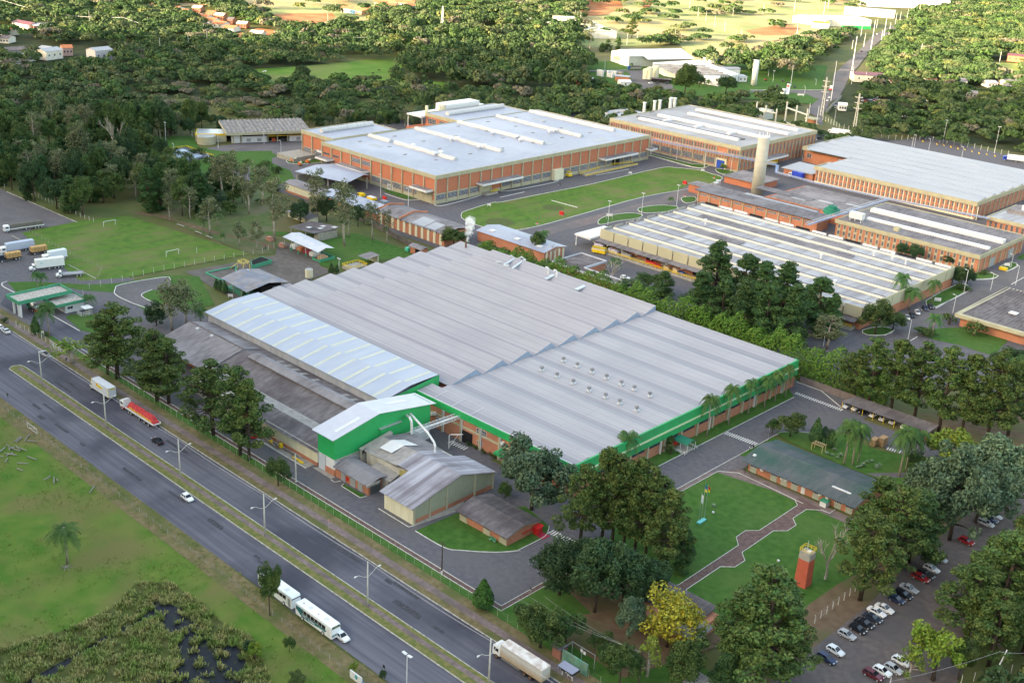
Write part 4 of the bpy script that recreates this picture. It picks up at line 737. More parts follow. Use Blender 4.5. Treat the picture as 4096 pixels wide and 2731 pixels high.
for k in range(21):
    y=557.6+k*3.95; slab(t,'pilaster',-349,-348.6,y-.2,y+.2,0,12.3,m_beige); win(t,FX,y+.7,y+1.6,2,5,2,5,fm=m_grey); win(t,FX,y+2.3,y+3.2,7,11,2,5,fm=m_grey)
canopy(t,FX,575,600,4.6,6); slab(t,'yellow_door',-349,-348.5,578,598,0,4.4,m_yel)
for (x0,x1,y,m) in ((-432,-360,571,m_white),(-432,-352,590,m_white),(-425,-352,612,m_white),(-430,-355,628,m_white)): b=MB(); b.prism([(x0,y-1.1),(x1,y-1.1),(x1,y+1.1),(x0,y+1.1)],14,15.4); b.build('skylight_ridge',m,t)
for x,y in ((-420,578),(-398,580),(-375,581)): slab(t,'cross_vent',x,x+2,y,y+8,14,15,m_white)
slab(t,'walkway',-438,-360,575,578,14,14.5,m_fcd)
for i,(x,y) in enumerate([(1228,955),(1315,940),(1360,935),(1450,920),(1487,915),(1458,912)]):
    c=G(13,x,y,14); s_=thing('roof_stack','white stack at the far roof edge of the brick factory with skylight ridges','stack',(c[0],c[1],0),group='white stacks behind the far brick factory'); b=MB(); b.cyl(c[0],c[1],0,19.5,1.0,.9,12); b.cyl(c[0],c[1],19.5,20.0,1.25,1.25,12); b.build('pipe',m_white,s_)
t=root('small_white_house','small white hall with three roof vents behind the brick factory',*G(13,850,1055)[:2],cat='building'); c=G(13,835,1050); slab(t,'wall',c[0]-2,c[0]+14,c[1]-4,c[1]+30,0,5.5,m_white); slab(t,'roof',c[0]-3,c[0]+15,c[1]-5,c[1]+31,5.5,6.1,m_wroof)
for k in range(3): slab(t,'roof_vent',c[0]+3,c[0]+6,c[1]+3+k*8,c[1]+5+k*8,6.1,7,m_grey)
t=root('white_roof_factory','brick factory with long white stepped roof and rows of narrow windows',-219,573); f3=t
b=MB(); b.box(-310,-219.3,573.5,668,0,8.0); b.box(-341,-309.9,614,668,0,8.0); b.build('wall',m_brick,t)
b=MB(); b.box(-311,-218.6,572.8,573.5,7.0,9.1); b.box(-219.3,-218.6,573.5,672,7.0,9.1); b.box(-311,-310.2,573.5,590,7,9.1); b.box(-342,-311,613.2,614,7.0,9.1); b.box(-342,-341.2,614,668,7,9.1); b.build('fascia',m_beige,t)
b=MB(); prof=[]
ys=[573.5+k*11.8 for k in range(9)]
for i in range(8):
    y0,y1=ys[i],ys[i+1]; xa=-310+1.5 if y0<605 else -340.5
    xa+= (i%4)*1.0
    b.face([(xa,y0,8.75),(-219.4,y0,8.75),(-219.4,y1-.8,9.75),(xa,y1-.8,9.75)]); b.face([(xa,y1-.8,9.75),(-219.4,y1-.8,9.75),(-219.4,y1,8.75),(xa,y1,8.75)])
    b.face([(xa,y0,8.7),(xa,y1,8.7),(xa,y1-.8,9.75)]); b.face([(-219.4,y0,8.7),(-219.4,y1,8.7),(-219.4,y1-.8,9.75)])
b.build('roof',m_wroof,t)
b=MB(); b.face([(-310,573.6,8.7),(-219.4,573.6,8.7),(-219.4,668,8.7),(-310,668,8.7)]); b.face([(-341,614.1,8.68),(-309,614.1,8.68),(-309,668,8.68),(-341,668,8.68)]); b.build('roof_deck',m_wroof,t)
for y in ys[1:-1]: slab(t,'ridge_cap',-309 if y<614 else -340,-219.5,y-1.2,y-.6,9.5,9.9,m_f1roof)
FY=('Y',573.5)
w0=None
for k in range(36):
    x=-309+k*2.5
    for z0,z1 in ((1.3,3.3),(4.4,6.7)):
        if w0 is None:
            w0=win(t,FY,x,x+.85,z0,z1,2,4,fm=m_grey); base=(x,z0); w1=win(t,FY,x,x+.85,4.4,6.7,2,4,fm=m_grey); w1.location=(0,0,0); break
    if k==0: continue
    for w,s in ((w0,0),(w1,0)):
        c=w.copy(); COL.objects.link(c); c.parent=t; c.location=(k*2.5,0,0)
b=MB()
for k in range(37): x=-310+k*2.5; fbox(b,FY,x+1.9,x+2.35,0,7,.12)
fbox(b,FY,-310,-219.3,0,.9,.08); b.build('concrete_band',m_cream,t)
for k in range(17): y=574+k*5.8; slab(t,'pilaster',-219.3,-218.9,y,y+.5,0,7,m_beige)
b=MB(); 
for k in range(16): y=575.5+k*5.8; b.box(-219.35,-219.2,y,y+3.8,5,5.8); b.box(-219.35,-219.2,y,y+3.8,2,2.6)
b.build('block_screen',mat('pinkish_block',(.45,.24,.20),(.38,.2,.17),sc=1),t)
win(t,('Y',614),-339,-336,3,5.5,2,3)
t=root('loading_annex','low annex with pale roof at the left end of the white-roofed factory',-315,585); slab(t,'wall',-330,-311.5,574,590,0,4.0,m_brick); b=MB(); b.face([(-331,573,4.3),(-311.2,573,4.3),(-311.2,592,4.9),(-331,592,4.9)]); b.box(-331,-311.2,573,573.3,3.9,4.3); b.build('roof',m_wroof,t)
X0,X1,Y0,Y1=-305,-179.5,382,460
t=root('low_white_factory','wide low factory with stained white roof and beige wall panels',X1,Y0); f4=t
slab(t,'wall',X0,X1,Y0+.5,Y1,0,7.2,m_brick)
b=MB(); b.face([(X0,Y0+.5,7.3),(X1,Y0+.5,7.3),(X1,Y1,7.3),(X0,Y1,7.3)]); b.build('roof',m_wroof2,t)
for k in range(7):
    y=390+k*11.0; b=MB(); b.box(X0+1,X1-.5,y,y+.5,7.35,8.1,1); b.box(X0+1,X1-.5,y+.5,y+2.3,7.35,8.0,0); b.build('monitor',[m_fc,P('cream_flashing',(.66,.63,.55))],t)
for (x0,x1,y0,y1) in ((-293,-215,437.5,442.3),(-285,-255,416,419.9),(-240,-222,448.5,453)): b=MB(); b.corr((x0,y0,7.5),(x1,y0,7.5),(x1,y1,7.8),(x0,y1,7.8),1.1,.14); b.build('corrugated_patch',m_fc,t)
for k in range(16):
    x=X0+.6+k*7.85
    if x+7<X1: slab(t,'wall_panel',x,x+7.3,Y0-.2,Y0+.3,4.5,8.8,m_dock)
for k in range(10): y=Y0+.3+k*7.8; slab(t,'wall_panel',X1-.1,X1+.35,y,y+7.3,4.2,8.8,m_dock)
for k in range(10): y=Y0+3+k*7.8; slab(t,'parapet',X0-.4,X0,y,y+5.5,7.2,8.3,m_conc)
for k in range(15):
    x=X0+1+k*8.3; b=MB(); b.box(x,x+6.8,Y1-.2,Y1+.6,7.2,8.3,0); b.build('parapet',[m_white if k%3 else m_dark],t)
b=MB(); b.corr((X0-1,Y0-4,4.1),(X1-20,Y0-4,4.1),(X1-20,Y0-.1,4.6),(X0-1,Y0-.1,4.6),1.0,.1); b.build('dock_roof',m_fc,t)
for k in range(14): x=X0+k*7.85; slab(t,'dock_beam',x,x+.5,Y0-4.3,Y0,3.5,4.0,m_beige)
slab(t,'dock',X0,X1-18,Y0-5,Y0-.1,0,1.0,m_conc)
b=MB(); rail(b,[(X0+8,Y0-4.9,1.0),(X1-30,Y0-4.9,1.0)],1.1,2.2,.16); b.build('railing',m_yel,t)
for k in range(12): x=X0+2+k*8; slab(t,'dock_door',x,x+3.6,Y0+.3,Y0+.49,1,3.6,[m_dark,m_grey,m_brick2][k%3])
slab(t,'white_canopy',-314,-305,Y0-6,Y0+14,4.6,5.4,m_white); slab(t,'canopy_post',-313.6,-313.2,Y0-5.5,Y0-5.1,0,4.6,m_white)
for x,y in ((-283,430),(-201,400),(-222,426),(-196,450),(-203,452),(-210,449)): b=MB(); b.cyl(x,y,7.3,9.6,.4,.4,10); b.cyl(x,y,9.6,9.9,.75,.6,10); b.build('roof_vent',m_white,t)
slab(t,'corner_dock',-187,-181,Y0-3.5,Y0,0,1.3,m_conc); b=MB(); rail(b,[(-187,Y0-3.4,1.3),(-181,Y0-3.4,1.3)],1,1.2,.16); b.build('railing',m_yel,t); b=MB(); b.corr((-188,Y0-4,3.7),(-180,Y0-4,3.7),(-180,Y0,4.2),(-188,Y0,4.2),.7,.08); b.build('corner_roof',m_fcd,t)
for i,(x,y,w,h,c,lb) in enumerate([(848,700,5,2.4,(.55,.5,.62),'pale wrapped pallets at the left end of the yellow-railed dock'),(970,740,5,1.8,(.5,.47,.55),'grey wrapped boxes on the dock by the palm'),(1080,770,5,1.6,(.3,.31,.33),'grey steel boxes on the loading dock'),(1290,835,5,1.2,(.55,.03,.04),'red crates on the loading dock, middle'),(1345,865,3,1.3,(.55,.03,.04),'red crates low beside the dock roof post'),(1425,885,2.5,1.6,(.55,.4,.25),'wooden pallets stacked near the dock end'),(1500,910,2.2,2.0,(.55,.42,.28),'taller pale wooden pallets nearest the pines'),(1545,915,3,.9,(.05,.15,.5),'blue drums at the end of the dock')]):
    c0=G(23,x,y,1.0); tt=thing('goods_pile',lb,'goods',(c0[0],c0[1],1.0)); b=MB()
    for k in range(4): b.box(c0[0]-w/2+k*w/4,c0[0]-w/2+(k+.88)*w/4,c0[1]-.8,c0[1]+.8,1.0,1.0+h*(1-.15*(k%2)))
    b.build('stack',P('goods_%d'%i,c),tt)
t=root('grey_roof_hall','low hall with grey gable roof and striped brick end beyond the hedge',-320,355)
b=MB(); b.box(-345,-305.5,347,360,0,4.5); b.face([(-305.5,347,4.5),(-305.5,360,4.5),(-305.5,353.5,5.6)]); b.build('wall',m_brick,t)
b=MB(); b.face([(-345.5,346.2,4.5),(-304.8,346.2,4.5),(-304.8,353.5,5.8),(-345.5,353.5,5.8)]); b.face([(-345.5,353.5,5.8),(-304.8,353.5,5.8),(-304.8,361,4.6),(-345.5,361,4.6)]); b.build('roof',m_f1roof,t)
b=MB()
for k in range(5): y=348+k*2.6; b.box(-305.5,-305.3,y,y+1.1,0,4.4)
b.build('pale_stripe',m_cream,t)
for x in (-340,-325,-312): slab(t,'skylight',x,x+2.4,349,351.2,5.1,5.5,m_white)
t=root('courtyard_building','flat dark-roofed building with pale parapet and cut-out court by the hedge',-280,350)
b=MB(); b.box(-297,-283.5,343,361,0,3.3); b.box(-283.5,-262,342.5,347.0,0,3.3); b.build('wall',m_brick,t)
b=MB(); b.box(-297,-283.5,343,361,3.3,3.4); b.box(-283.5,-262,342.5,347,3.3,3.4); b.build('roof',m_fcd,t)
b=MB()
for q in ((-297.2,-297,343,361),(-297.2,-283.3,361,361.3),(-283.7,-283.3,347,361),(-283.5,-262,346.9,347.2),(-297,-262,342.3,342.6),(-262.2,-261.8,342.3,347.2)): b.box(q[0],q[1],q[2],q[3],3.0,3.9)
b.build('parapet',P('pale_parapet',(.5,.52,.58)),t)
t=thing('concrete_stack','tall round cream concrete water tower stack at the centre of the campus','tower',(-315.2,524,0))
b=MB(); b.ring([(-315.2,524,0),(-315.2,524,29.9)],[3.25,2.95],28); b.build('shaft',mat('cream_concrete_shaft',(.47,.455,.39),(.42,.405,.35),sc=.15,st=(1,1,3),rough=.85),t,False,True)
b=MB(); 
for k in range(8): a=k*.785; b.bar((-315.2+2.7*math.cos(a),524+2.7*math.sin(a),29.9),(-315.2+2.7*math.cos(a),524+2.7*math.sin(a),31.4+ (k%3)*.5),.25,.25)
b.cyl(-315.2,524,29.9,30.4,2.95,2.95,24); b.build('antenna',m_white,t)
t=root('service_block','narrow brick service building with coarse corrugated grey roof',-290,486)
slab(t,'wall',-325.5,-257,484.3,495,0,5.4,m_brick)
b=MB(); b.corr((-327,483,6.0),(-256,483,6.0),(-256,496,6.5),(-327,496,6.5),1.25,.22); b.build('roof',m_fc,t)
for k in range(10): x=-325+k*6.7; slab(t,'pilaster',x,x+.5,483.9,484.3,0,5.5,m_beige); win(t,('Y',484.3),x+1.2,x+5.6,3.7,4.7,6,2)
t=root('boiler_house','low brick boiler house group with white and grey flat roofs round the stack',-290,510)
b=MB(); b.box(-340,-262,497,505,0,4); b.box(-300,-255,505,545,0,4.5); b.box(-340,-318,530,548,0,3.6); b.build('wall',m_brick2,t)
slab(t,'white_roof',-310,-268,497.2,506,4.0,4.5,m_wroof); b=MB(); b.box(-341,-317,529,549,3.6,4.0); b.box(-340.5,-310.2,496.5,505.2,4.0,4.4); b.build('low_roof',m_fc,t); slab(t,'grey_roof',-298,-250,508,545,4.5,5.0,m_fc)
for k in range(3): slab(t,'pale_sheet',-290+k*12,-282+k*12,515+k*6,517+k*6,5.0,5.2,m_wroof)
b=MB(); b.corr((-312,516,5.2),(-280,516,5.2),(-280,522,5.6),(-312,522,5.6),1.1,.15); b.build('corrugated_roof',m_fc,t)
for x,y in ((-332,512),(-330,507)): b=MB(); b.cyl(x,y,0,5.5,1.3,1.3,14); b.build('silo',m_silver,t)
t=thing('cooling_tower','dark green ribbed cooling tower cone beneath the pipe bridge','cooling tower',(-266,510,0)); c=G(24,695,400,4); b=MB(); b.ring([(c[0],c[1],3),(c[0],c[1],6.2)],[5.0,3.6],20); b.ring([(c[0],c[1],6.2),(c[0],c[1],7.6)],[2.4,2.2],16); b.build('cone',mat('teal_sheet',(.02,.16,.11),(.02,.22,.15),sc=.7),t)
t=bigbox('office_factory','brick building with beige fascia, coarse grey roof and two long white skylights',-249,-180.5,487.5,537,8.0,1.8,m_fc,m_brick,.5)
b=MB(); b.corr((-248.5,488,7.85),(-181,488,7.85),(-181,499,7.95),(-248.5,499,7.95),1.25,.16); b.build('corrugated_roof',m_fc,t)
b=MB(); b.corr((-248.5,503,7.85),(-181,503,7.85),(-181,513,7.95),(-248.5,513,7.95),1.25,.16); b.corr((-248.5,520,7.85),(-181,520,7.85),(-181,536,7.95),(-248.5,536,7.95),1.25,.16); b.build('corrugated_roof',m_fc,t)
slab(t,'long_skylight',-240,-181.5,498.8,501.2,7.7,8.9,m_white); slab(t,'long_skylight',-246,-181.5,514,517.5,7.7,9.4,m_white)
slab(t,'roof_tank',-245,-238.5,491,494,9.2,12,m_white); b=MB()
for x in (-244.5,-242,-239): b.bar((x,491.5,7.7),(x,491.5,9.2),.25,.25); b.bar((x,493.5,7.7),(x,493.5,9.2),.25,.25)
b.build('tank_legs',m_white,t); slab(t,'roof_cap',-223,-220.5,492,494.5,7.7,9.6,m_beige)
for k in range(24):
    x=-248+k*2.8; win(t,('Y',487.5),x+.3,x+1.2,4.2,5.9,2,3,fm=m_grey); win(t,('Y',487.5),x+.3,x+1.2,1.2,3.0,2,3,fm=m_grey)
b=MB()
for k in range(24): x=-248+k*2.8; fbox(b,('Y',487.5),x,x+1.5,0,6.2,.04)
b.build('pale_bay',m_beige,t)
for k in range(9): y=488+k*5.8; slab(t,'pilaster',-180.5,-180.1,y,y+.4,0,6.2,m_beige)
slab(t,'loading_door',-180.5,-180.2,500,505,0,4,m_grey); slab(t,'loading_door',-180.5,-180.2,520,526,0,4.2,m_grey)
t=bigbox('right_brick_building','brick building cut by the right picture edge with pale roof and rooftop units',-207,-150,559.5,594,7.0,1.7,m_wroof2,m_brick,.5)
for k in range(10): x=-206+k*2.6; win(t,('Y',559.5),x+.3,x+1.4,2.0,4.8,2,3,fm=m_grey)
slab(t,'grey_roof',-205,-190,577,592,6.7,8.0,m_fc)
for x in (-199,-195): b=MB(); b.cyl(x,582,8,10.4,.9,.9,10); b.build('roof_unit',m_white,t)
t=bigbox('dark_roof_building','low building with dark ribbed roof and beige fascia by the right edge',-156.6,-125,417,462,5.0,1.3,m_fcd,m_brick,1.8)
b=MB(); b.corr((-158,415.5,4.75),(-123.5,415.5,4.75),(-123.5,463,5.1),(-158,463,5.1),1.5,.2); b.build('corrugated_roof',m_fcd,t); slab(t,'white_patch',-145,-142,432,435,5.1,5.4,m_white)
t=root('long_brick_hall','long brick hall with pale wall stripes and patched grey roof beyond the wall',-365,335)
slab(t,'wall',-391,-347,329,343,0,5.6,m_brick)
b=MB(); b.face([(-391,328,5.6),(-346,328,5.6),(-346,336,7.2),(-391,336,7.2)]); b.face([(-391,336,7.2),(-346,336,7.2),(-346,344.5,5.8),(-391,344.5,5.8)]); b.build('roof',m_fc,t)
b=MB()
for x in (-391.2,-375): b.bar((x,327.8,6.2),(x,336,7.9),.5,.8); b.bar((x,336,7.9),(x,344.6,6.4),.5,.8)
b.build('parapet',m_brick,t)
b=MB(); b.face([(-368,329,5.85),(-360,329,5.85),(-360,336,7.25),(-368,336,7.25)]); b.face([(-359,329,5.85),(-353,329,5.85),(-353,335,7.05),(-359,335,7.05)]); b.build('white_roof_sheet',m_wroof,t)
b=MB()
for k in range(11): x=-389.5+k*3.95; b.box(x,x+1.5,328.85,329,0,5.5)
b.build('pale_stripe',m_cream,t)
for k in range(11): x=-388+k*3.95; win(t,('Y',329),x-.2,x+.9,4.6,5.3,1,1)
t=root('grey_roof_shed','long low grey-roofed shed joining the brick hall',-410,332); slab(t,'wall',-436,-392,330.5,339,0,3.6,m_brick); b=MB(); b.face([(-437,329.5,3.8),(-391,329.5,3.8),(-391,340,5.0),(-437,340,5.0)]); b.build('roof',m_f1roof,t)
t=root('rear_grey_shed','grey roof behind the steam with small skylights',-335,345) if 0 else None
t=root('pale_shed','long pale metal shed with curved grey roof behind the eucalyptus',-446,330); b=MB(); b.box(-459,-434,327.5,335,0,1.0,0); b.box(-458.9,-434.1,327.6,335,1.0,4.6,1); b.build('wall',[m_brick,m_cream],t); b=MB(); b.face([(-460,326.8,4.6),(-433,326.8,4.6),(-433,331,5.6),(-460,331,5.6)]); b.face([(-460,331,5.6),(-433,331,5.6),(-433,335.6,4.7),(-460,335.6,4.7)]); b.face([(-460,326.8,4.6),(-460,331,5.6),(-460,335.6,4.7)]); b.build('roof',m_fc,t)
t=root('open_barn','open-sided grey barn with wide gable roof on posts',-458,352); b=MB(); b.face([(-470,341,6.0),(-437,348,6.0),(-440,361,7.6),(-470,354,7.6)][::1]); b.face([(-470,354,7.6),(-440,361,7.6),(-441,366,6.4),(-471,366,6.4)]); b.build('roof',m_f1roof,t)
for x,y in ((-469,342.5),(-460,344.3),(-450,346.5),(-438.5,349),(-440,363),(-469,364)): b=MB(); b.cyl(x,y,0,6,.3,.3,8); b.build('post',m_conc,t)
slab(t,'side_wall',-470,-469.6,342,366,0,4,m_conc)
t=root('small_pale_shed','small pale shed with three doors under the eucalyptus',-415,303,cat='shed'); slab(t,'wall',-423,-407.5,303,308,0,2.3,m_cream); b=MB(); b.face([(-424,302.2,2.4),(-406.8,302.2,2.4),(-406.8,308.8,3.1),(-424,308.8,3.1)]); b.build('roof',m_fc,t)
for x in (-420,-416,-410): slab(t,'door',x,x+1,302.85,303,0,2,m_grey)
t=root('ruined_shed','derelict open shed with broken dark roof and white sheets on it',-392,295,cat='shed'); b=MB(); b.face([(-400,286.6,3.5),(-385.6,289.2,3.5),(-384.6,303.7,4.1),(-400.2,298.6,4.1)]); b.build('roof',m_fcd,t); slab(t,'wall',-388,-384.8,291,301,0,3.3,m_conc)
for x,y in ((-399.6,287.2),(-395,288),(-391,288.6)): slab(t,'post',x,x+.25,y,y+.25,0,3.5,m_silver)
for x,y in ((-390,294),(-394,291),(-388,300),(-392,297)): b=MB(); b.face([(x,y,4.05),(x+2.2,y+.3,4.05),(x+2,y+2.3,4.1),(x+.2,y+1.8,4.1)]); b.build('white_sheet',m_white,t)
t=root('storage_shelter','open storage shelter with pale grey metal roof and green plinth',-373,277,cat='shelter'); b=MB(); b.face([(-387,274,4.6),(-361,272.8,4.6),(-361.5,277,5.6),(-387,278.6,5.6)]); b.face([(-387,278.6,5.6),(-361.5,277,5.6),(-361.2,281,4.9),(-387,283,4.9)]); b.face([(-387,274,4.6),(-387,278.6,5.6),(-387,283,4.9),(-388.6,279,3.9)]); b.build('roof',mat('plain_metal_roof',(.55,.57,.64),(.48,.5,.57),sc=.4,rough=.4),t)
for k in range(6): x=-386+k*4.9; slab(t,'post',x,x+.22,274,274.2,0,4.6,m_silver); slab(t,'plinth_pier',x-.1,x+.35,273.8,274.4,0,1.4,m_greend)
b=MB(); b.box(-386,-361.5,281.2,281.5,0,1.2); b.box(-361.8,-361.4,274,281.4,0,1.2); b.box(-366,-361.5,273.8,274.1,0,.9); b.build('plinth',m_greend,t)
for i,(x,c,lb) in enumerate([(-383,(.8,.8,.8),'white sacks heap in the open shelter'),(-378.5,(.5,.16,.07),'orange skip in the open shelter'),(-374,(.3,.03,.05),'dark red skip in the open shelter'),(-370,(.7,.68,.66),'pale bags near the middle of the shelter'),(-364.5,(.5,.3,.18),'brown boxes at the near end of the shelter')]):
    tt=thing('waste_skip',lb,'container',(x,277.5,0)); b=MB(); b.prism([(x-1.6,276),(x+1.6,276),(x+1.8,279),(x-1.8,279)],0,1.5); b.prism([(x-1.1,276.5),(x+.9,276.5),(x+1.2,278.4),(x-1.2,278.6)],1.5,1.9); b.build('body',P('skip_%d'%i,c),tt)
t=root('small_brick_outhouse','small brick outhouse with grey gable roof and green tank by the hall roof edge',-347,315,cat='outhouse'); slab(t,'wall',-349.6,-342.5,312,315.4,0,2.8,m_brick); b=MB(); b.face([(-350.4,311.3,2.9),(-341.8,311.3,2.9),(-341.8,313.7,3.7),(-350.4,313.7,3.7)]); b.face([(-350.4,313.7,3.7),(-341.8,313.7,3.7),(-341.8,316,3.0),(-350.4,316,3.0)]); b.build('roof',m_fc,t); slab(t,'doorway',-346.5,-343,311.9,312,0,2.4,m_dark); slab(t,'green_tank',-352.6,-350.8,311.6,313,0,1.6,P('turquoise',(.05,.5,.35)))
t=root('treatment_shed','shed with patched fibre-cement roof and green plinth beside the ribbed wing',-350,232,cat='shed')
b=MB(); b.face([(-359,226,4.2),(-340,224.5,4.2),(-339.5,234,6.0),(-359,235,6.0)]); b.face([(-359,235,6.0),(-339.5,234,6.0),(-339.6,243,4.4),(-359,243,4.4)]); b.face([(-340,236,3.8),(-331,228,3.8),(-329,240,4.2),(-339,243,4.2)]); b.build('roof',mat('patched_roof',(.22,.21,.22),(.30,.29,.31),sc=.3,c3=(.16,.2,.28),sc3=.25,w3=.7,rough=.9),t)
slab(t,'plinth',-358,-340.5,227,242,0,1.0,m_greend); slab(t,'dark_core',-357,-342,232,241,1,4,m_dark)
for x,y in ((-358,227.2),(-352,226.8),(-346,226.2),(-340.8,225.8),(-358,241.5),(-340.8,241)): b=MB(); b.cyl(x,y,0,4.3,.2,.2,8); b.build('post',m_conc,t)
t=root('green_basin','green-rimmed concrete basin with yellow stair platform',-372,250,cat='basin'); k=gx(21,(1755,915),(2010,860),(2030,985),(1880,975)); b=MB(); curbmb(b,k,.6,.5,.02,True); b.build('rim',m_greend,t)
c=gx(21,(2140,840),(2230,800),(2320,830),(2150,880)); b=MB(); b.prism(c,0,1.6); b.build('tank_wall',m_greend,t); b=MB(); b.prism([(p[0]*.9+sum(q[0] for q in c)/40,p[1]*.9+sum(q[1] for q in c)/40) for p in c],1.6,1.64); b.build('tank_water',m_dark,t)
b=MB(); p=P3(21,2070,880,0); rail(b,[p+Vector((-2,-1,2.4)),p+Vector((2,-1,2.4)),p+Vector((2,2,2.4)),p+Vector((-2,2,2.4)),p+Vector((-2,-1,2.4))],1,1,.12); b.bar(p+Vector((-2,-1,2.3)),p+Vector((-4,-3,0)),.8,.1)
for dx in (-2,2):
    for dy in (-1,2): b.bar(p+Vector((dx,dy,0)),p+Vector((dx,dy,2.4)),.15,.15)
b.build('stair_platform',P('pale_yellow',(.75,.6,.15)),t)
t=root('round_tank','cream round tank on legs beside the treatment shed',*G(22,505,970)[:2],cat='tank'); c=G(22,505,975); b=MB(); b.cyl(c[0],c[1],1.5,4.6,1.5,1.5,16); b.build('tank',m_cream,t); b=MB(); b.cyl(c[0],c[1],4.6,4.7,1.35,1.35,16); b.build('lid',m_grey,t); b=MB()
for a in range(4): b.bar((c[0]+1.2*math.cos(a*1.57),c[1]+1.2*math.sin(a*1.57),0),(c[0]+1.2*math.cos(a*1.57),c[1]+1.2*math.sin(a*1.57),1.6),.15,.15)
b.build('legs',m_grey,t)
t=root('pump_platform','yellow-railed platform with small grey shelter at the roof edge',*G(22,870,870)[:2],cat='platform'); c=G(22,860,880); slab(t,'base',c[0]-3,c[0]+3,c[1]-2,c[1]+6,0,1.2,m_conc); b=MB(); rail(b,[(c[0]-3,c[1]-2,1.2),(c[0]+3,c[1]-2,1.2),(c[0]+3,c[1]+6,1.2),(c[0]-3,c[1]+6,1.2),(c[0]-3,c[1]-2,1.2)],1,1.2,.12); b.build('railing',m_yel,t)
c=G(22,990,830); b=MB(); b.face([(c[0]-3,c[1]-2,3.0),(c[0]+3,c[1]-2,3.0),(c[0]+3,c[1]+5,3.4),(c[0]-3,c[1]+5,3.4)]); b.build('roof',m_fc,t); slab(t,'back_wall',c[0]-2.8,c[0]+2.5,c[1]+4,c[1]+4.5,0,3,m_cream)
t=root('gate_canopy','wide green-fasciad entrance canopy over the gate lane',-378,166,cat='gatehouse')
def tray(parent,x0,x1,y0,y1,z0,z1,name='canopy'):
    b=MB()
    for q in ((x0,x1,y0,y0+.3),(x0,x1,y1-.3,y1),(x0,x0+.3,y0+.3,y1-.3),(x1-.3,x1,y0+.3,y1-.3)): b.box(*q,z0,z1)
    b.build(name,m_greend,parent); b=MB(); b.box(x0+.3,x1-.3,y0+.3,y1-.3,z0,z0+.5); b.build('canopy_roof',mat('dirty_white_roof',(.5,.47,.44),(.3,.24,.2),sc=1.5,rough=.9,lo=.4),parent)
tray(t,-384,-374.6,156.2,175.5,4.9,6.2)
for x,y in ((-375.6,156.8),(-377.2,156.8),(-380.8,156.8),(-375.6,166),(-381,174)): slab(t,'column',x,x+.55,y,y+.55,0,4.9,m_white if y<160 else m_greend)
t=root('gatehouse','low white gatehouse with green-edged flat roof beside the entrance canopy',-372,172,cat='gatehouse'); slab(t,'wall',-379,-369.8,170.2,177,0,3.2,m_white); tray(t,-381,-368.6,166.5,177.8,3.2,4.2); win(t,('X',-369.8),171,173,1.3,2.3,2,1); win(t,('Y',170.2),-377,-373,1.2,2.4,3,1)
t=root('guard_cabin','small white-roofed guard cabin with railings by the gate lawn',*G(21,725,1260)[:2],cat='cabin'); c=G(21,725,1270); slab(t,'roof',c[0]-2,c[0]+1.6,c[1]-.5,c[1]+2.5,2.6,2.8,m_white); slab(t,'cabin_wall',c[0]-.6,c[0]+1.2,c[1]+.6,c[1]+2.2,0,2.5,m_conc); b=MB(); rail(b,[(c[0]-2,c[1]-1.8,0),(c[0]+1.6,c[1]-1.8,0),(c[0]+1.6,c[1]+1,0)],1.7,.5,.08); b.build('railing',m_white,t)
t=root('pump_pavilion','long pavilion with coarse ribbed dark roof and white front wall at the forest edge',-552,382)
A=Vector((-562,366,0)); u=Vector((16,36,0)).normalized(); n=Vector((-u.y,u.x,0)); L=44; D=24
def q(s,d,z): return A+u*s+n*d+Vector((0,0,z))
b=MB(); b.corr(q(-4,-3,6.4),q(L,-3,6.4),q(L,D,8.3),q(-4,D,8.3),2.4,.35); b.build('roof',mat('ribbed_dark_roof',(.16,.15,.15),(.26,.25,.25),sc=.4,rough=.9),t)
b=MB(); b.bar(q(-4,-3.2,5.8),q(L,-3.2,5.8),.4,1.4); b.bar(q(-4,-3,5.8),q(-4,D,7.6),.4,1.4); b.build('fascia',m_beige,t)
b=MB()
for s0,s1 in ((-1,4),(5,19),(32,43)): b.face([q(s0,0,0),q(s1,0,0),q(s1,0,3.6 if s0>3 else 5.4),q(s0,0,3.6 if s0>3 else 5.4)]); 
b.face([q(0,2,0),q(L-1,2,0),q(L-1,2,.2),q(0,2,.2)]); b.build('front_wall',m_white,t)
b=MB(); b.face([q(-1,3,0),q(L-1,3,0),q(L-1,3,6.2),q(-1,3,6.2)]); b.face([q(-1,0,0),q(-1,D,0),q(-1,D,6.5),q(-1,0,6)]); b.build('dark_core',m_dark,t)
for s in (0,4.6,19.5,25,31,43): b=MB(); b.bar(q(s,-.4,0),q(s,-.4,5.6),.5,.5); b.build('post',m_beige,t)
for s in (7.5,13.5,36,): b=MB(); b.bar(q(s,-.06,1.4),q(s+2.4,-.06,1.4),.1,1.8); b.build('louvre',m_grey,t)
b=MB(); b.bar(q(20,-.3,4.3),q(43,-.3,4.3),.3,.3); b.bar(q(20,-.3,3.4),q(43,-.3,3.4),.3,.3); b.build('yellow_rail',m_yel,t)
for i,(s,c) in enumerate(((22,(.5,.08,.03)),(27,(.03,.03,.035)),(29.6,(.03,.03,.035)))): b=MB(); b.bar(q(s,1.2,.9),q(s+2,1.2,.9),1.6,1.8); b.build('machine',P('machine_%d'%min(i,1),c),t)
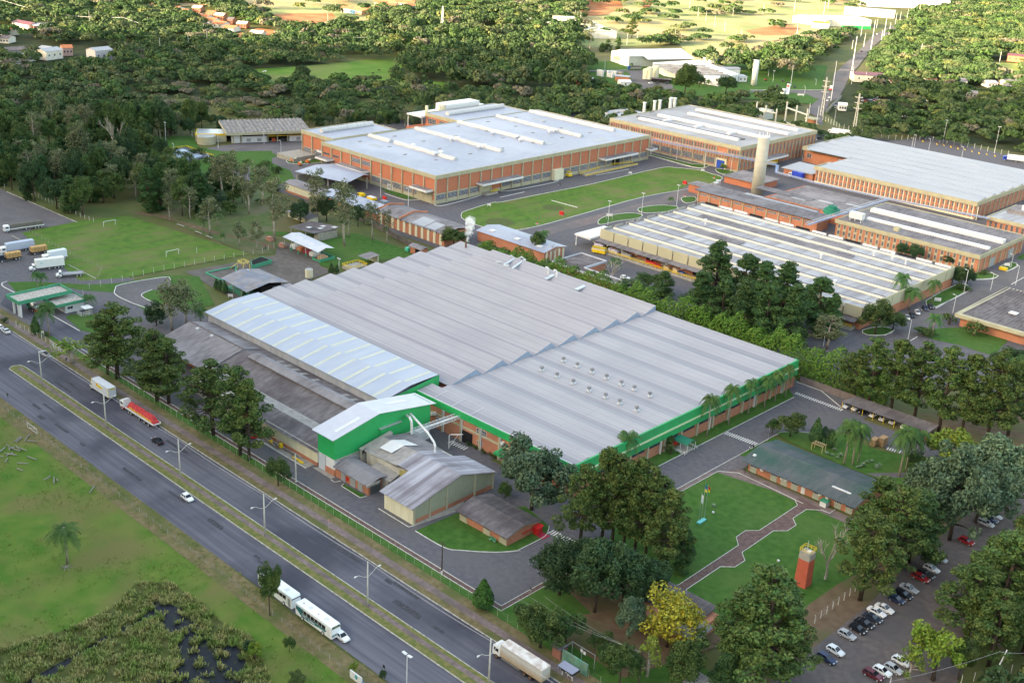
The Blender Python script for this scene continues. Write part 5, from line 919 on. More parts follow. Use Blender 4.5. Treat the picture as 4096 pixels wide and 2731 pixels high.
t=root('yellow_rim_tank','rectangular tank with yellow rim next to the pavilion',*G(11,1800,1150)[:2],cat='tank'); c0=[G(11,1665,1145,4.5),G(11,1930,1145,4.5),G(11,1935,1105,4.5),G(11,1680,1100,4.5)]; b=MB(); b.prism([p[:2] for p in c0],0,3.6); b.build('tank_wall',m_beige,t); b=MB(); b.prism([p[:2] for p in c0],3.6,4.6); b.build('rim',m_yel,t); b=MB(); b.prism([(p[0]*.93+sum(k[0] for k in c0)*.0175,p[1]*.93+sum(k[1] for k in c0)*.0175) for p in c0],4.6,4.66); b.build('water_surface',m_silver,t)
t=root('round_concrete_tank','pale round concrete tank before the yellow-rimmed tank',*G(11,1745,1240)[:2],cat='tank'); c=G(11,1750,1225); b=MB(); b.cyl(c[0],c[1]+1,0,4.3,5.2,5.2,28); b.build('wall',m_beige,t); b=MB(); b.cyl(c[0],c[1]+1,4.3,4.34,4.8,4.8,28); b.build('water_surface',m_grey,t)
t=root('lined_pond','rectangular pond with dark lined banks and pale blue water','-',0) if 0 else thing('lined_pond','rectangular pond with dark lined banks and pale blue water at the forest edge','pond',(-552,330,0))
pp=[(-566,322),(-566,338),(-541,338),(-535,318)]
b=MB(); b.prism(pp,-.1,.5); b.build('lined_bank',P('black_liner',(.03,.03,.05),.4),t); b=MB(); b.prism([(-563,324),(-562.5,334.5),(-543,334.5),(-538.5,320)],.5,.56); b.build('pond_water',m_pool,t)
b=MB(); rail(b,[(-567,321,.0),(-567,339,.0),(-540,339,.0)],1.1,2.4,.14); b.build('railing',m_yel,t)
def leafmat(name,c,c2,isl=.32,obj=.16,sc=.35): 
    m=mat(name,c,c2,sc=sc,rough=.75,isl=isl,obj=obj,lo=.38,hi=.62,spec=.25); return m
L_pine=leafmat('pine_needles',(0.041,0.094,0.025),(0.099,0.139,0.036),.38,.14,.55)
L_pined=leafmat('dark_pine_needles',(0.027,0.078,0.027),(0.059,0.117,0.033),.35,.14,.5)
L_broad=leafmat('broad_leaves',(0.031,0.076,0.021),(0.078,0.122,0.033))
L_dark=leafmat('dark_leaves',(0.021,0.059,0.025),(0.044,0.086,0.031))
L_blue=leafmat('blue_green_leaves',(0.057,0.115,0.069),(0.115,0.167,0.092))
L_euc=leafmat('eucalyptus_leaves',(0.086,0.115,0.057),(0.155,0.167,0.081),.4)
L_yel=leafmat('yellow_leaves',(.36,.31,.03),(.20,.24,.04),.45,.1,.8)
L_lime=leafmat('lime_leaves',(0.092,0.184,0.023),(0.161,0.218,0.034))
L_palm=leafmat('palm_fronds',(0.034,0.098,0.025),(0.063,0.132,0.032),.3)
L_bam=leafmat('bamboo_leaves',(.055,.15,.016),(.11,.19,.028),.35,.1,.9)
L_forest=leafmat('forest_leaves',(0.032,0.063,0.025),(0.086,0.106,0.044),.35,0,.05)
BK=mat('bark',(.10,.075,.06),(.06,.045,.04),sc=2,rough=.95); BKP=mat('pale_bark',(.42,.38,.33),(.28,.24,.20),sc=1,rough=.9)
def mesh_np(name,V,F4,mats,mi=None,extra=None):
    me=bpy.data.meshes.new(name); n=len(F4); me.vertices.add(len(V)); me.vertices.foreach_set('co',np.asarray(V,np.float32).ravel())
    me.loops.add(n*4); me.loops.foreach_set('vertex_index',np.asarray(F4,np.int32).ravel()); me.polygons.add(n)
    me.polygons.foreach_set('loop_start',np.arange(0,n*4,4,dtype=np.int32)); me.polygons.foreach_set('loop_total',np.full(n,4,np.int32))
    for m in mats: me.materials.append(m)
    if mi is not None: me.polygons.foreach_set('material_index',np.asarray(mi,np.int32))
    me.update(); me.validate() if False else None; return me
def quads(C,N,size,rg,asp=.6):
    """leaf clusters: centres C, normals N"""
    n=len(C); r=rg.normal(size=(n,3)); t=np.cross(N,r); t/=np.linalg.norm(t,axis=1)[:,None]+1e-9; u=np.cross(N,t)
    s=(size*rg.uniform(.6,1.3,n))[:,None]; t=t*s; u=u*s*asp
    V=np.stack([C-t,C-u,C+t,C+u],1).reshape(-1,3); F=np.arange(n*4).reshape(-1,4); return V,F
def clumpleaves(cl,per,size,rg,squash=.8,rand=.9):
    C=[];N=[]
    for c,r in cl:
        k=max(8,int(per*r*r)); d=rg.normal(size=(k,3)); d/=np.linalg.norm(d,axis=1)[:,None]
        rad=r*rg.uniform(.45,1.0,k)[:,None]**.6; p=d*rad; p[:,2]*=squash; C.append(np.array(c)+p)
        nn=d+rg.normal(size=(k,3))*rand; nn[:,2]+=.35; nn/=np.linalg.norm(nn,axis=1)[:,None]; N.append(nn)
    return quads(np.concatenate(C),np.concatenate(N),size,rg)
PROTO={}
def mktree(key,cat,trunk_mb,barkm,V,F,leafm,crown='crown'):
    t=thing(key,'',cat); trunk_mb.build('trunk',barkm,t,True,True)
    if V is not None:
        me=mesh_np(crown,V,F,[leafm]); o=bpy.data.objects.new(crown,me); COL.objects.link(o); o.parent=t
    PROTO.setdefault(key,[]).append(t); return t
def limbs(mb,cl,ztop,h,rg,r0,every=1,zfrom=.35):
    for i,(c,r) in enumerate(cl):
        if i%every: continue
        z=max(h*zfrom,min(ztop*.95,c[2]-abs(math.hypot(c[0],c[1]))*.45)); a=(0,0,z); m=((c[0])*.5,(c[1])*.5,(z+c[2])/2+.2); mb.ring([a,m,c],[r0*.45,r0*.28,r0*.1],5)
def pine(key,leafm,seed,H=24,R=6.3,nc=92,z0=.24,per=84,size=.27,rmin=.75,rmax=1.75):
    rg=np.random.default_rng(seed); cl=[]
    for i in range(nc):
        f=rg.uniform(0,1)**.8; z=H*(z0+(1-z0)*f)*.97; prof=R*min(1,(f+.14)*3.2)*(1.0-.96*f)**.55; a=rg.uniform(0,2*math.pi); q=prof*rg.uniform(.5,1.0)*(1+.28*math.sin(2*a+seed)+.2*math.sin(5*a+seed*3+f*7))
        cl.append(((q*math.cos(a),q*math.sin(a),z-.5),rg.uniform(rmin,rmax)*(1.1-.35*f)))
    cl.append(((0,0,H*.95),1.3)); V,F=clumpleaves(cl,per,size,rg,.6)
    mb=MB(); mb.ring([(0,0,-.3),(.15,0,H*.3),(.1,.2,H*.6),(0,0,H*.92)],[.42,.34,.24,.08],8); limbs(mb,cl,H*.9,H,rg,.42,2)
    return mktree(key,'pine tree' if 'pine' in key else 'tree',mb,BK,V,F,leafm)
def broad(key,leafm,seed,H=12,R=5.5,nc=48,z0=.14,per=70,size=.28,bark=None,rmin=.9,rmax=2.2,cat='tree',dens=1.0):
    rg=np.random.default_rng(seed); cl=[]; zc=H*(z0+.5*(1-z0)); rz=H*(1-z0)/2
    for i in range(nc):
        d=rg.normal(size=3); d/=np.linalg.norm(d); q=rg.uniform(.6,.9)
        if d[2]<-.5: d[2]*=-.6
        q*=1+.25*math.sin(2*math.atan2(d[1],d[0])+seed)+.15*math.sin(5*math.atan2(d[1],d[0])+seed*2)
        cl.append(((d[0]*R*q,d[1]*R*q,zc+d[2]*rz*q),rg.uniform(rmin,rmax)))
    V,F=clumpleaves(cl,per*dens,size,rg)
    mb=MB(); mb.ring([(0,0,-.3),(.1,.05,H*.25),(.2,-.1,H*.55)],[.38,.28,.14],8); limbs(mb,cl,H*.5,H,rg,.36,3,.2)
    return mktree(key,cat,mb,bark or BK,V,F,leafm)
def euc(key,leafm,seed,H=20,R=4.5,nc=34,per=34,size=.30):
    rg=np.random.default_rng(seed); cl=[]
    for i in range(nc):
        f=rg.uniform(0,1); z=H*(.42+.56*f); a=rg.uniform(0,6.28); q=R*(1-.45*f)*rg.uniform(.2,1)
        cl.append(((q*math.cos(a),q*math.sin(a),z),rg.uniform(.9,1.7)))
    V,F=clumpleaves(cl,per,size,rg,1.0,1.4)
    mb=MB(); mb.ring([(0,0,-.3),(.2,.1,H*.25),(-.1,.3,H*.55),(.2,0,H*.9)],[.34,.28,.2,.06],8); limbs(mb,cl,H*.85,H,rg,.36,2,.35)
    return mktree(key,'eucalyptus',mb,BKP,V,F,leafm)
def palm(key,seed,H=9,R=3.2,nf=26,lm=None,trunk=None):
    rg=np.random.default_rng(seed); V=[];F=[]
    for i in range(nf):
        a=i*2.4+rg.uniform(-.2,.2); up=rg.uniform(.1,1.25) if i<nf*.7 else rg.uniform(-.35,.1); L=R*rg.uniform(.85,1.1)*1.25; P0=np.array([0,0,H]); dirh=np.array([math.cos(a),math.sin(a),0])
        pts=[]; 
        for s in np.linspace(0,1,9): pts.append(P0+dirh*L*s*math.cos(up*.8)*(1-.12*s*s)+np.array([0,0,1])*(L*s*math.sin(up)-1.5*L*.55*s*s))
        side=np.cross(dirh,[0,0,1])
        for j in range(1,9):
            a0,a1=pts[j-1],pts[j]; w=.62*R/3.2*math.sin(math.pi*min(.98,(j/9)*.8+.15))+.05
            for sg in (-1,1):
                for h in (0,.5):
                    p=a0+(a1-a0)*h; q=a0+(a1-a0)*(h+.32); e=side*sg*w+np.array([0,0,-w*.75])+(a1-a0)*.35
                    n=len(V); V+= [p,q,q+e,p+e]; F.append((n,n+1,n+2,n+3))
    mb=MB(); mb.ring([(0,0,-.2),(.12,.05,H*.4),(0,0,H)],[.26,.2,.17],8); mb.ring([(0,0,H-.9),(0,0,H+.1)],[.2,.26],8)
    return mktree(key,'palm tree',mb,trunk or mat('palm_trunk',(.33,.29,.24),(.24,.20,.17),sc=2,local=True),np.array(V),np.array(F),lm or L_palm,'fronds')
def cone(key,leafm,seed,H=6,R=1.6,n=1500,size=.26,cat='cypress'):
    rg=np.random.default_rng(seed); f=rg.uniform(0,1,n)**1.3; a=rg.uniform(0,6.283,n); prof=R*np.minimum(1,(1-f)*1.5+.05)**.8*np.minimum(1,f*6+.35); q=prof*rg.uniform(.7,1.05,n)
    C=np.stack([q*np.cos(a),q*np.sin(a),H*(.1+.9*f)],1); N=np.stack([np.cos(a),np.sin(a),.5+0*a],1)+rg.normal(size=(n,3))*.5; N/=np.linalg.norm(N,axis=1)[:,None]
    V,F=quads(C,N,size,rg); mb=MB(); mb.cyl(0,0,-.2,H*.7,.14,.05,6)
    return mktree(key,cat,mb,BK,V,F,leafm)
def bare(key,seed,H=10,R=3.5,bark=None,deep=4):
    rg=random.Random(seed); mb=MB()
    def br(p,d,l,r,k):
        q=p+d*l; mb.ring([p,p.lerp(q,.5)+Vector((rg.uniform(-.1,.1),rg.uniform(-.1,.1),0))*l*.3,q],[r,r*.8,r*.6],5,cap=False)
        if k==0: return
        for i in range(3 if k>1 else 4):
            nd=(d+Vector((rg.uniform(-1,1),rg.uniform(-1,1),rg.uniform(-.1,.7)))*.75).normalized(); br(q if i else p.lerp(q,.7),nd,l*rg.uniform(.6,.85),r*.58,k-1)
    br(Vector((0,0,-.2)),Vector((0,0,1)),H*.32,.28,deep); return mktree(key,'bare tree',mb,bark or BKP,None,None,None)
for s_ in (1,2,3): pine('pine_tree',L_pine,s_)
for s_ in (4,5): pine('dark_pine_tree',L_pined,s_,H=20,R=5.0,nc=84,z0=.08,rmin=1.1,rmax=1.9)
for s_ in (6,7,8): broad('broadleaf_tree',L_broad,s_)
for s_ in (9,10): broad('dark_broadleaf_tree',L_dark,s_,H=13,R=6,nc=66)
for s_ in (11,12): broad('blue_green_tree',L_blue,s_,H=13,R=7,nc=76,size=.30)
broad('yellow_tree',L_yel,13,H=12,R=5,nc=44,z0=.1,per=34,size=.33)
for s_ in (14,15): broad('lime_tree',L_lime,s_,H=8,R=4,nc=24,rmin=.9,rmax=1.5)
broad('thin_tree',L_lime,16,H=8,R=3.6,nc=22,rmin=.7,rmax=1.1,dens=.5,bark=BKP)
for s_ in (17,18,19): euc('eucalyptus_tree',L_euc,s_)
for s_ in (20,21,22): palm('palm_tree',s_)
for s_ in (23,): cone('cypress_tree',L_pined,s_)
cone('conifer_tree',leafmat('conifer_leaves',(0.057,0.138,0.023),(0.034,0.092,0.023)),24,H=7,R=2.2,n=2600,size=.3)
for s_ in (25,26): bare('bare_tree',s_)
for s_ in (27,28): broad('bush',L_broad,s_,H=2.6,R=1.8,nc=12,z0=0,rmin=.6,rmax=.9,size=.2,per=60,cat='bush')
broad('pale_bush',mat('pale_bush_leaves',(.20,.25,.10),(.14,.2,.07),sc=1,isl=.3),29,H=2.6,R=1.8,nc=12,z0=0,rmin=.6,rmax=.9,size=.2,per=60,cat='bush')
BASE={'pine_tree':(24,6.8),'dark_pine_tree':(20,5.8),'broadleaf_tree':(12,6.2),'dark_broadleaf_tree':(13,6.8),'blue_green_tree':(13,7.8),'yellow_tree':(12,5.6),'lime_tree':(8,4.6),'thin_tree':(8,4.0),'eucalyptus_tree':(20,5),'palm_tree':(10.2,3.4),'cypress_tree':(6,1.7),'conifer_tree':(7,2.2),'bare_tree':(9,3.5),'bush':(2.6,2.2),'pale_bush':(2.6,2.2)}
def hof(bx,by,ty):
    X,Y,_=G(0,bx,by); tv=ty*4096/2352
    lo,hi=0,60
    for _i in range(30):
        m=(lo+hi)/2
        if PX(X,Y,m)[1]>tv: lo=m
        else: hi=m
    return lo,X,Y
cnt={}
trng=random.Random(3)
def tree(kind,bx,by,ty,w,label,group=None):
    h,X,Y=hof(bx,by,ty); d=math.dist((X,Y,0),(0,0,CAM_H)); r=w*4096/2352/2/FPX*d
    ps=PROTO[kind]; i=cnt.get(kind,0); cnt[kind]=i+1; H0,R0=BASE[kind]
    return place(ps[i%len(ps)],(X,Y,-.05),trng.uniform(0,6.28),label,group,(r/R0,r/R0,h/H0))
def T(kind,bx,by,ty,w,label): return tree(kind,bx,by,ty,w*(1.1 if 'pine' in kind else 1.05),label)
PN,DP,BR,DB,BG,EU,PA,CY,LM='pine_tree','dark_pine_tree','broadleaf_tree','dark_broadleaf_tree','blue_green_tree','eucalyptus_tree','palm_tree','cypress_tree','lime_tree'
for a in [
(PN,270,869,690,150,'tall pine behind the avenue fence, leftmost of the roadside pines'),(PN,361,920,752,125,'roadside pine right behind the cab of the flatbed truck'),(PN,388,926,772,120,'roadside pine whose trunk stands beside the drain strip near the red load'),
(PN,490,998,822,150,'big roadside pine in front of the dark old shed roof'),(PN,553,1044,835,140,'roadside pine beside the cream panelled wall'),(PN,572,1056,868,110,'nearest roadside pine to the green hall'),(PN,248,860,720,100,'roadside pine nearest the white sliding gate'),
(BR,639,1116,1050,60,'small round tree on the fence line below the green hall'),('thin_tree',165,835,780,90,'pale thin-leaved tree beside the white sliding gate'),
(PA,113,774,692,54,'single palm in front of the gatehouse canopy'),(PA,87,664,622,26,'left palm of the pair behind the gate canopy'),(PA,99,661,626,28,'right palm of the pair behind the gate canopy'),(PA,206,712,675,34,'palm beside the small guard cabin'),
(CY,83,768,725,20,'dark slim conifer on the gate lawn left of the palm'),('bush',104,772,762,22,'low dark hedge bush at the foot of the gate palm'),('bush',10,742,726,20,'round bush left of the gate lane by the picture edge'),
(EU,397,765,640,90,'loose grey-green tree at the left corner of the grey gabled shed'),(EU,428,752,648,80,'drooping dark tree between paved loop and ribbed wing'),(DB,360,748,695,60,'dark tree by the paved loop behind the pines'),(PA,462,745,705,36,'dark palm against the end of the ribbed wing'),
(CY,498,664,640,14,'left cypress of three before the patched roof shed'),(CY,507,668,642,14,'middle cypress of three before the patched roof shed'),(CY,517,674,644,15,'right cypress of three before the patched roof shed'),(CY,561,682,668,10,'small cypress before the green plinth'),
(CY,761,628,604,15,'left cypress of the pair by the roof edge lamp'),(CY,774,627,606,11,'right slimmer cypress of the pair by the roof edge lamp'),
('conifer_tree',1109,1396,1330,44,'bright green conical conifer on the strip lawn by the fence'),(BR,620,1413,1291,52,'slim-trunked dark tree standing before the rear bus'),
(BG,1221,1170,1024,190,'large spreading grey-green tree at the corner of the plant'),(BR,1160,1143,1110,40,'small tree left of the large spreading corner tree'),
(PA,1436,1075,988,64,'palm rising at the near corner of the green wall'),(PA,1623,1002,902,52,'first full palm along the green wall, right of its awning'),(PA,1673,975,878,46,'second palm along the green wall after the awning'),(PA,1718,951,868,44,'third palm along the green wall after the awning'),(PA,1755,936,860,38,'fourth palm along the green wall after the awning'),(PA,1779,922,848,38,'fifth palm along the green wall after the awning'),(PA,1803,913,836,36,'farthest palm at the far corner of the green wall'),
(BR,1533,1034,998,24,'small dark tree against the green wall left of the awning'),('bush',1541,1042,1020,34,'loose shrub on the wall lawn left of the awning'),
(PN,1332,1250,1062,120,'yellowish pine beside the zebra crossing'),(PN,1382,1241,1022,120,'tall pine at the left of the central grove'),(PN,1406,1251,1036,110,'pine second in the central grove'),(PN,1432,1264,1050,110,'pine in the middle of the central grove'),(PN,1458,1264,1046,110,'pine right of the middle of the central grove'),(PN,1482,1283,1064,110,'pine near the flagpole side of the central grove'),(PN,1512,1250,1092,110,'pine at the flag lawn edge of the grove'),(PN,1530,1307,1120,120,'rightmost pine of the central grove'),(DP,1565,1310,1210,70,'low drooping conifer at the right of the grove'),
(DB,1285,1366,1250,140,'broad dark tree at the edge of the empty yard'),(DB,1365,1405,1240,150,'large dark tree in the middle of the leafy clump'),(DB,1430,1396,1262,140,'large dark tree right of the leafy clump middle'),(DB,1490,1388,1288,100,'dark tree beside the hidden pavilion roof'),(DB,1330,1350,1240,110,'dark tree behind the leafy clump'),
(BR,1240,1487,1392,110,'round tree above the trailer with lighter outer leaves'),(BR,1299,1480,1412,80,'dark round tree right of the round tree above the trailer'),(BG,1444,1466,1378,80,'blue-green tree left of the yellow tree'),('yellow_tree',1531,1484,1362,130,'yellow autumn tree beside the hidden pavilion'),('thin_tree',1486,1552,1465,75,'thin yellow-green tree below the yellow tree'),(BR,1422,1575,1480,90,'green tree left of the leaning cable pole'),(BR,1377,1500,1452,50,'small shrub tree behind the green practice wall'),(BR,1398,1530,1478,60,'shrub tree right of the green practice wall'),(BR,1565,1590,1478,95,'dark green tree right of the cable pole'),
(PN,1742,1570,1296,250,'huge pine in the foreground beside the water tower'),(PN,1690,1545,1350,150,'pine left of the huge foreground pine'),(PN,1800,1560,1390,140,'pine right of the huge foreground pine near the blue car'),(DP,1660,1590,1500,90,'low dark conifer at the bottom edge'),
('bare_tree',1895,1330,1216,86,'leafless tree beside the water tower'),(PN,1975,1378,1168,150,'large pine beside the short white fence'),(PN,2040,1330,1110,150,'pine over the parked silver saloon'),(PN,2000,1290,1090,140,'pine behind the long office end'),(DP,2085,1290,1120,140,'dark pine over the car park edge'),
(BG,2180,1240,1040,190,'huge rounded blue-green tree behind the car park'),(BG,2290,1170,1015,180,'huge rounded blue-green tree at the right edge'),(BG,2125,1225,1090,120,'blue-green tree left of the huge rounded trees'),(BG,2240,1200,1060,140,'blue-green tree between the two huge rounded ones'),
(PN,2215,1478,1285,170,'pine over the right side of the car park'),(PN,2290,1450,1215,190,'tall pine at the right edge over the car park'),(PN,2350,1500,1290,150,'pine cut by the right picture edge'),(PN,2270,1530,1350,140,'pine behind the leaning white pole'),(PN,2330,1335,1180,120,'pine at the right edge above the car park lane'),(PN,2262,1385,1228,125,'pine behind the tall pine over the car park'),(DP,2335,1420,1230,110,'dark pine filling the right edge'),
(LM,2143,1562,1446,120,'bright round tree at the bottom right of the car park'),('thin_tree',2085,1560,1490,70,'thin grey tree over the white parked cars'),(BR,2200,1560,1470,60,'round shrub right of the bright round tree'),
(PA,1938,1065,960,62,'royal palm nearest the pergola'),(PA,1957,1069,966,58,'royal palm right beside the pergola palm'),(PA,1970,1062,975,46,'leaning palm before the pallet stacks'),(PA,2065,1094,975,66,'tall palm right of the pallet stacks'),(PA,2080,1085,985,60,'palm second right of the pallet stacks'),(PA,2097,1062,984,60,'palm third right of the pallet stacks'),
(BR,1814,1003,950,62,'tufted branching shrub tree by the drive bend'),(BR,1773,996,962,34,'smaller tufted shrub left of the drive bend'),(CY,1871,1021,960,30,'dark cypress behind the long office'),(BG,1895,1019,980,30,'bluish shrub right of the dark cypress'),(CY,1909,1028,988,22,'short cypress beside the pergola'),(LM,2175,1068,984,130,'yellow-green tree below the carport end'),(BR,2110,1090,1045,80,'dark shrub tree under the yellow-green tree'),
(PN,1960,916,800,100,'pine at the left end of the carport'),(PN,1995,930,770,105,'pine second along the carport'),(PN,2045,948,775,110,'pine third along the carport'),(PN,2100,962,780,115,'pine fourth along the carport'),(PN,2156,991,790,115,'pine whose trunk stands at the carport end'),(PN,2207,1004,808,110,'pine right after the carport end'),(PN,2264,1017,800,120,'pine with the reddish bare trunk right of the carport'),(PN,2315,1000,818,110,'pine near the right edge behind the carport'),(DP,2350,930,760,110,'dark tree at the right edge below the lawn'),(DB,2320,880,800,90,'dark bushy tree below the right-hand lawn'),
(DP,1640,692,550,100,'tallest pine before the low white factory'),(DP,1705,705,580,95,'pine right of the tallest before the white factory'),(DP,1600,742,620,90,'pine at the left foot of the pine mass'),(DP,1655,752,640,95,'pine in the lower left of the pine mass'),(DP,1702,768,640,100,'pine low in the middle of the pine mass'),(DP,1748,725,598,95,'pine high in the middle of the pine mass'),(DP,1797,738,598,95,'pine upper right of the pine mass'),(DP,1755,785,652,105,'pine at the bottom of the pine mass by the hedge'),(DP,1812,792,650,100,'pine low right of the pine mass'),(DP,1872,765,634,105,'rightmost tall pine of the pine mass'),(DP,1905,775,672,60,'small pine at the right of the pine mass'),
(DP,1524,681,622,62,'cone-shaped pine by the courtyard road'),(BR,1488,668,628,60,'bright broad tree over the courtyard road'),(BG,1455,676,640,62,'round blue-green tree beside the hedge'),('bare_tree',1402,650,600,46,'grey bushy tree in the courtyard building gap'),(PA,1412,625,592,36,'palm by the loading dock rail'),
(BR,1235,585,532,42,'dark upright tree at the hedge left of the striped hall'),(PA,1250,555,528,28,'palm peeking over the grey-roofed hall'),('bare_tree',1270,600,565,36,'whitish bare tree before the striped hall end'),
(EU,1898,802,724,90,'grey-olive tree at the corner by the dock'),(BR,2010,768,694,78,'dense broad tree at the near corner of the white factory'),(BR,2050,758,716,56,'lower tree right of the corner tree'),(PA,2062,705,626,46,'feathery palm over the factory end wall'),(PA,2088,712,660,54,'palm cluster by the parked silver car'),(PA,2139,697,640,34,'palm beside the white sign'),(PA,2140,774,720,42,'palm on the corner lawn by the small road'),(DB,2186,654,612,38,'dark tree at the factory end, left of three'),(DB,2207,660,610,36,'dark tree at the factory end, middle of three'),(DB,2222,652,620,34,'dark tree at the factory end, right of three'),
('bush',2180,745,718,36,'round bush at the corner of the dark roof building'),('bush',2238,770,738,60,'dark shrub mass before the dark roof building'),('pale_bush',2278,760,738,32,'pale round bush before the dark roof building'),(BR,2212,665,655,36,'shrub between the small tree lawns'),(BR,2124,770,752,46,'shrub below the corner palm'),(BR,2090,560,556,20,'shrub')][:-1]+[
(EU,791,566,410,84,'tall white-trunked eucalyptus beside the derelict shed'),(EU,729,508,392,66,'tall eucalyptus behind the derelict shed'),(EU,630,552,408,80,'tall eucalyptus by the storage shelter corner'),(EU,510,458,355,72,'eucalyptus on the worn slope above the field'),(EU,537,464,350,60,'eucalyptus with a dark trunk on the worn slope'),(EU,572,492,372,56,'eucalyptus right of the worn slope'),(EU,603,470,380,70,'eucalyptus at the left of the pale shed'),(EU,483,542,455,60,'white-trunked tree at the field corner'),(EU,437,504,430,50,'tree between the palm group and the field'),(EU,389,508,440,32,'thin tree by the upper field edge'),
(PA,466,534,494,28,'small palm at the field corner'),(PA,500,520,488,24,'palm with hanging fronds right of the field corner tree'),(EU,550,566,512,36,'young tree near the brick piles'),(PA,560,555,526,18,'small palm near the young tree'),(PA,511,560,534,16,'bright small palm beyond the goal'),(EU,590,575,505,40,'young eucalyptus at the storage shelter'),
(EU,855,552,462,56,'eucalyptus against the long brick hall'),(EU,889,561,484,32,'thin eucalyptus before the brick stripes'),(EU,800,545,470,40,'thin tree right of the white-trunked eucalyptus'),(DB,690,512,462,54,'dark broad tree left of the ruined roof'),(DB,750,508,450,60,'dark broad tree behind the ruined roof'),(DB,822,520,470,40,'dark tree at the right of the ruined roof'),(BR,1042,570,526,62,'round green tree at the smoking pipe'),
('bare_tree',272,370,268,50,'bleached dead tree standing in front of the dark wood'),(EU,179,394,290,60,'pale-trunked tree left of the dead tree'),(EU,192,395,282,56,'pale-trunked tree just left of the dead tree'),
(DB,694,188,150,40,'lone dark tree on the grazing meadow'),(PN,1451,88,38,30,'lone umbrella-shaped pine on the sunlit field'),(EU,1355,112,50,36,'tall tree beside the sunlit cream houses'),(DP,1382,119,98,20,'small conifer left of the field road'),(DP,1396,118,90,20,'conifer right beside the small conifer'),(DP,1420,113,84,18,'pointed conifer behind the grey barn'),
(BR,1571,226,146,60,'large dark tree before the white far factory'),(DB,1606,199,174,24,'small tree before the white far factory wall'),(DB,1667,214,174,46,'dark tree at the right end of the white far factory'),(PA,1625,205,183,14,'tiny palm before the far white wall'),(PA,1450,160,145,10,'tiny palm by the far tank truck'),
(LM,1660,392,376,18,'small round lime tree at the blue door'),(PA,1540,470,452,16,'short palm on the small island lawn'),('bush',1750,562,550,30,'shrub on the brick block'),(DB,2068,590,558,34,'dark tree between the low factory and brick offices'),(DB,2100,598,562,40,'second dark tree before the brick offices'),(DB,2175,606,582,44,'shrub tree before the brick office corner'),('bare_tree',1990+370,330,300,20,'x')][:-1]:
    T(*a)
ag=thing('agave','','plant'); mb=MB()
for k in range(22):
    a=k*2.4; e=.3+.9*((k*7)%10)/10; d=Vector((math.cos(a)*math.cos(e),math.sin(a)*math.cos(e),math.sin(e)))*.95; s_=Vector((-math.sin(a),math.cos(a),0))*.09; mb.face([-s_,s_,d*.7+s_*.8,d,d*.7-s_*.8])
mb.build('rosette',mat('agave_leaf',(.16,.24,.16),(.22,.3,.2),sc=2,local=True,isl=.2),ag,True)
for i,(x,y) in enumerate([(653,1040),(700,1055),(745,1075),(770,1055),(918,1158),(945,1150),(965,1135),(995,1112),(1035,1105),(1080,1150),(1105,1135),(1075,1165),(720,1010)]):
    c=G(34,x,y); place(ag,(c[0],c[1],.12),i*.7,'grey-green rosette plant in the garden behind the long office','agaves in the garden behind the long office',1.0 if i%3 else 1.25)
for i,(x,y) in enumerate([(1862,958),(1893,966),(1925,985),(1935,992),(1983,1008),(2005,1032),(2050,1045),(2075,1055),(2090,1065)]):
    c=G(32,x,y+6); place(PROTO['bush'][i%2],(c[0],c[1],0),i,'small clipped shrub in the bed along the brick hall wall','small shrubs along the brick hall wall',.42)
for i,(x,y) in enumerate([(1900,880),(1960,905),(2010,900)]):
    c=G(24,x,y+20); place(PROTO['bush'][i%2],(c[0],c[1],0),i,'low shrub on the island lawn before the brick office corner','shrubs on the island lawn by the brick offices',.8)
hg=thing('bamboo_hedge','long tall bright green bamboo hedge behind the main factory hall','hedge',(-240,325,0))
rg=np.random.default_rng(5); n=46000
sx=rg.uniform(-322,-139,n); 
bump=1+.13*np.sin(sx*.31)+.11*np.sin(sx*.83+1)+.05*np.sin(sx*2.1)
hh=np.interp(sx,[-322,-290,-230,-168,-139],[8.5,10.5,12,12.4,11])*bump
yc=326.6+.6*np.sin(sx*.2); wd=(4.2+.7*np.sin(sx*.5))
f=rg.uniform(0,1,n)**.7; a=rg.uniform(0,math.pi,n); rr=wd*np.sqrt(np.clip(1-(f*.97)**3,0,1))*rg.uniform(.75,1.05,n)
C=np.stack([sx,yc+rr*np.cos(a)*1.0,hh*f],1); N=np.stack([rg.normal(size=n)*.5,np.cos(a),.4+f],1)+rg.normal(size=(n,3))*.6; N/=np.linalg.norm(N,axis=1)[:,None]
V,F=quads(C,N,.38,rg); V=V-np.array([-240,325,0]); me=mesh_np('foliage',V,F,[L_bam]); o=bpy.data.objects.new('foliage',me); COL.objects.link(o); o.parent=hg
mb=MB()
for k in range(120): x=-320+k*1.5; mb.bar((x,324.3,0),(x+rnd.uniform(-.6,.6),324+rnd.uniform(-1,1),5.5),.1,.1)
mb.build('canes',mat('canes',(.16,.14,.06)),hg)
wl=thing('boundary_wall','long grey slatted boundary wall below the bamboo hedge','wall',(-150,321,0)); mb=MB(); mb.box(-168,-146,321.1,321.35,0,2.4); mb.build('panel',mat('grey_slats',(.22,.18,.17),(.16,.13,.125),sc=.5,wave=('X',.6,(.1,.08,.08),.6,.2)),wl)
wl=thing('brick_yard_wall','long dark stained wall along the striped brick hall','wall',(-380,322,0)); mb=MB(); mb.bar((-400,326,1.2),(-350,316.5,1.2),.3,2.4); mb.bar((-436,324,1.2),(-400,326,1.2),.3,2.4); mb.build('panel',mat('stained_wall',(.18,.16,.15),(.12,.1,.1),sc=.5),wl)
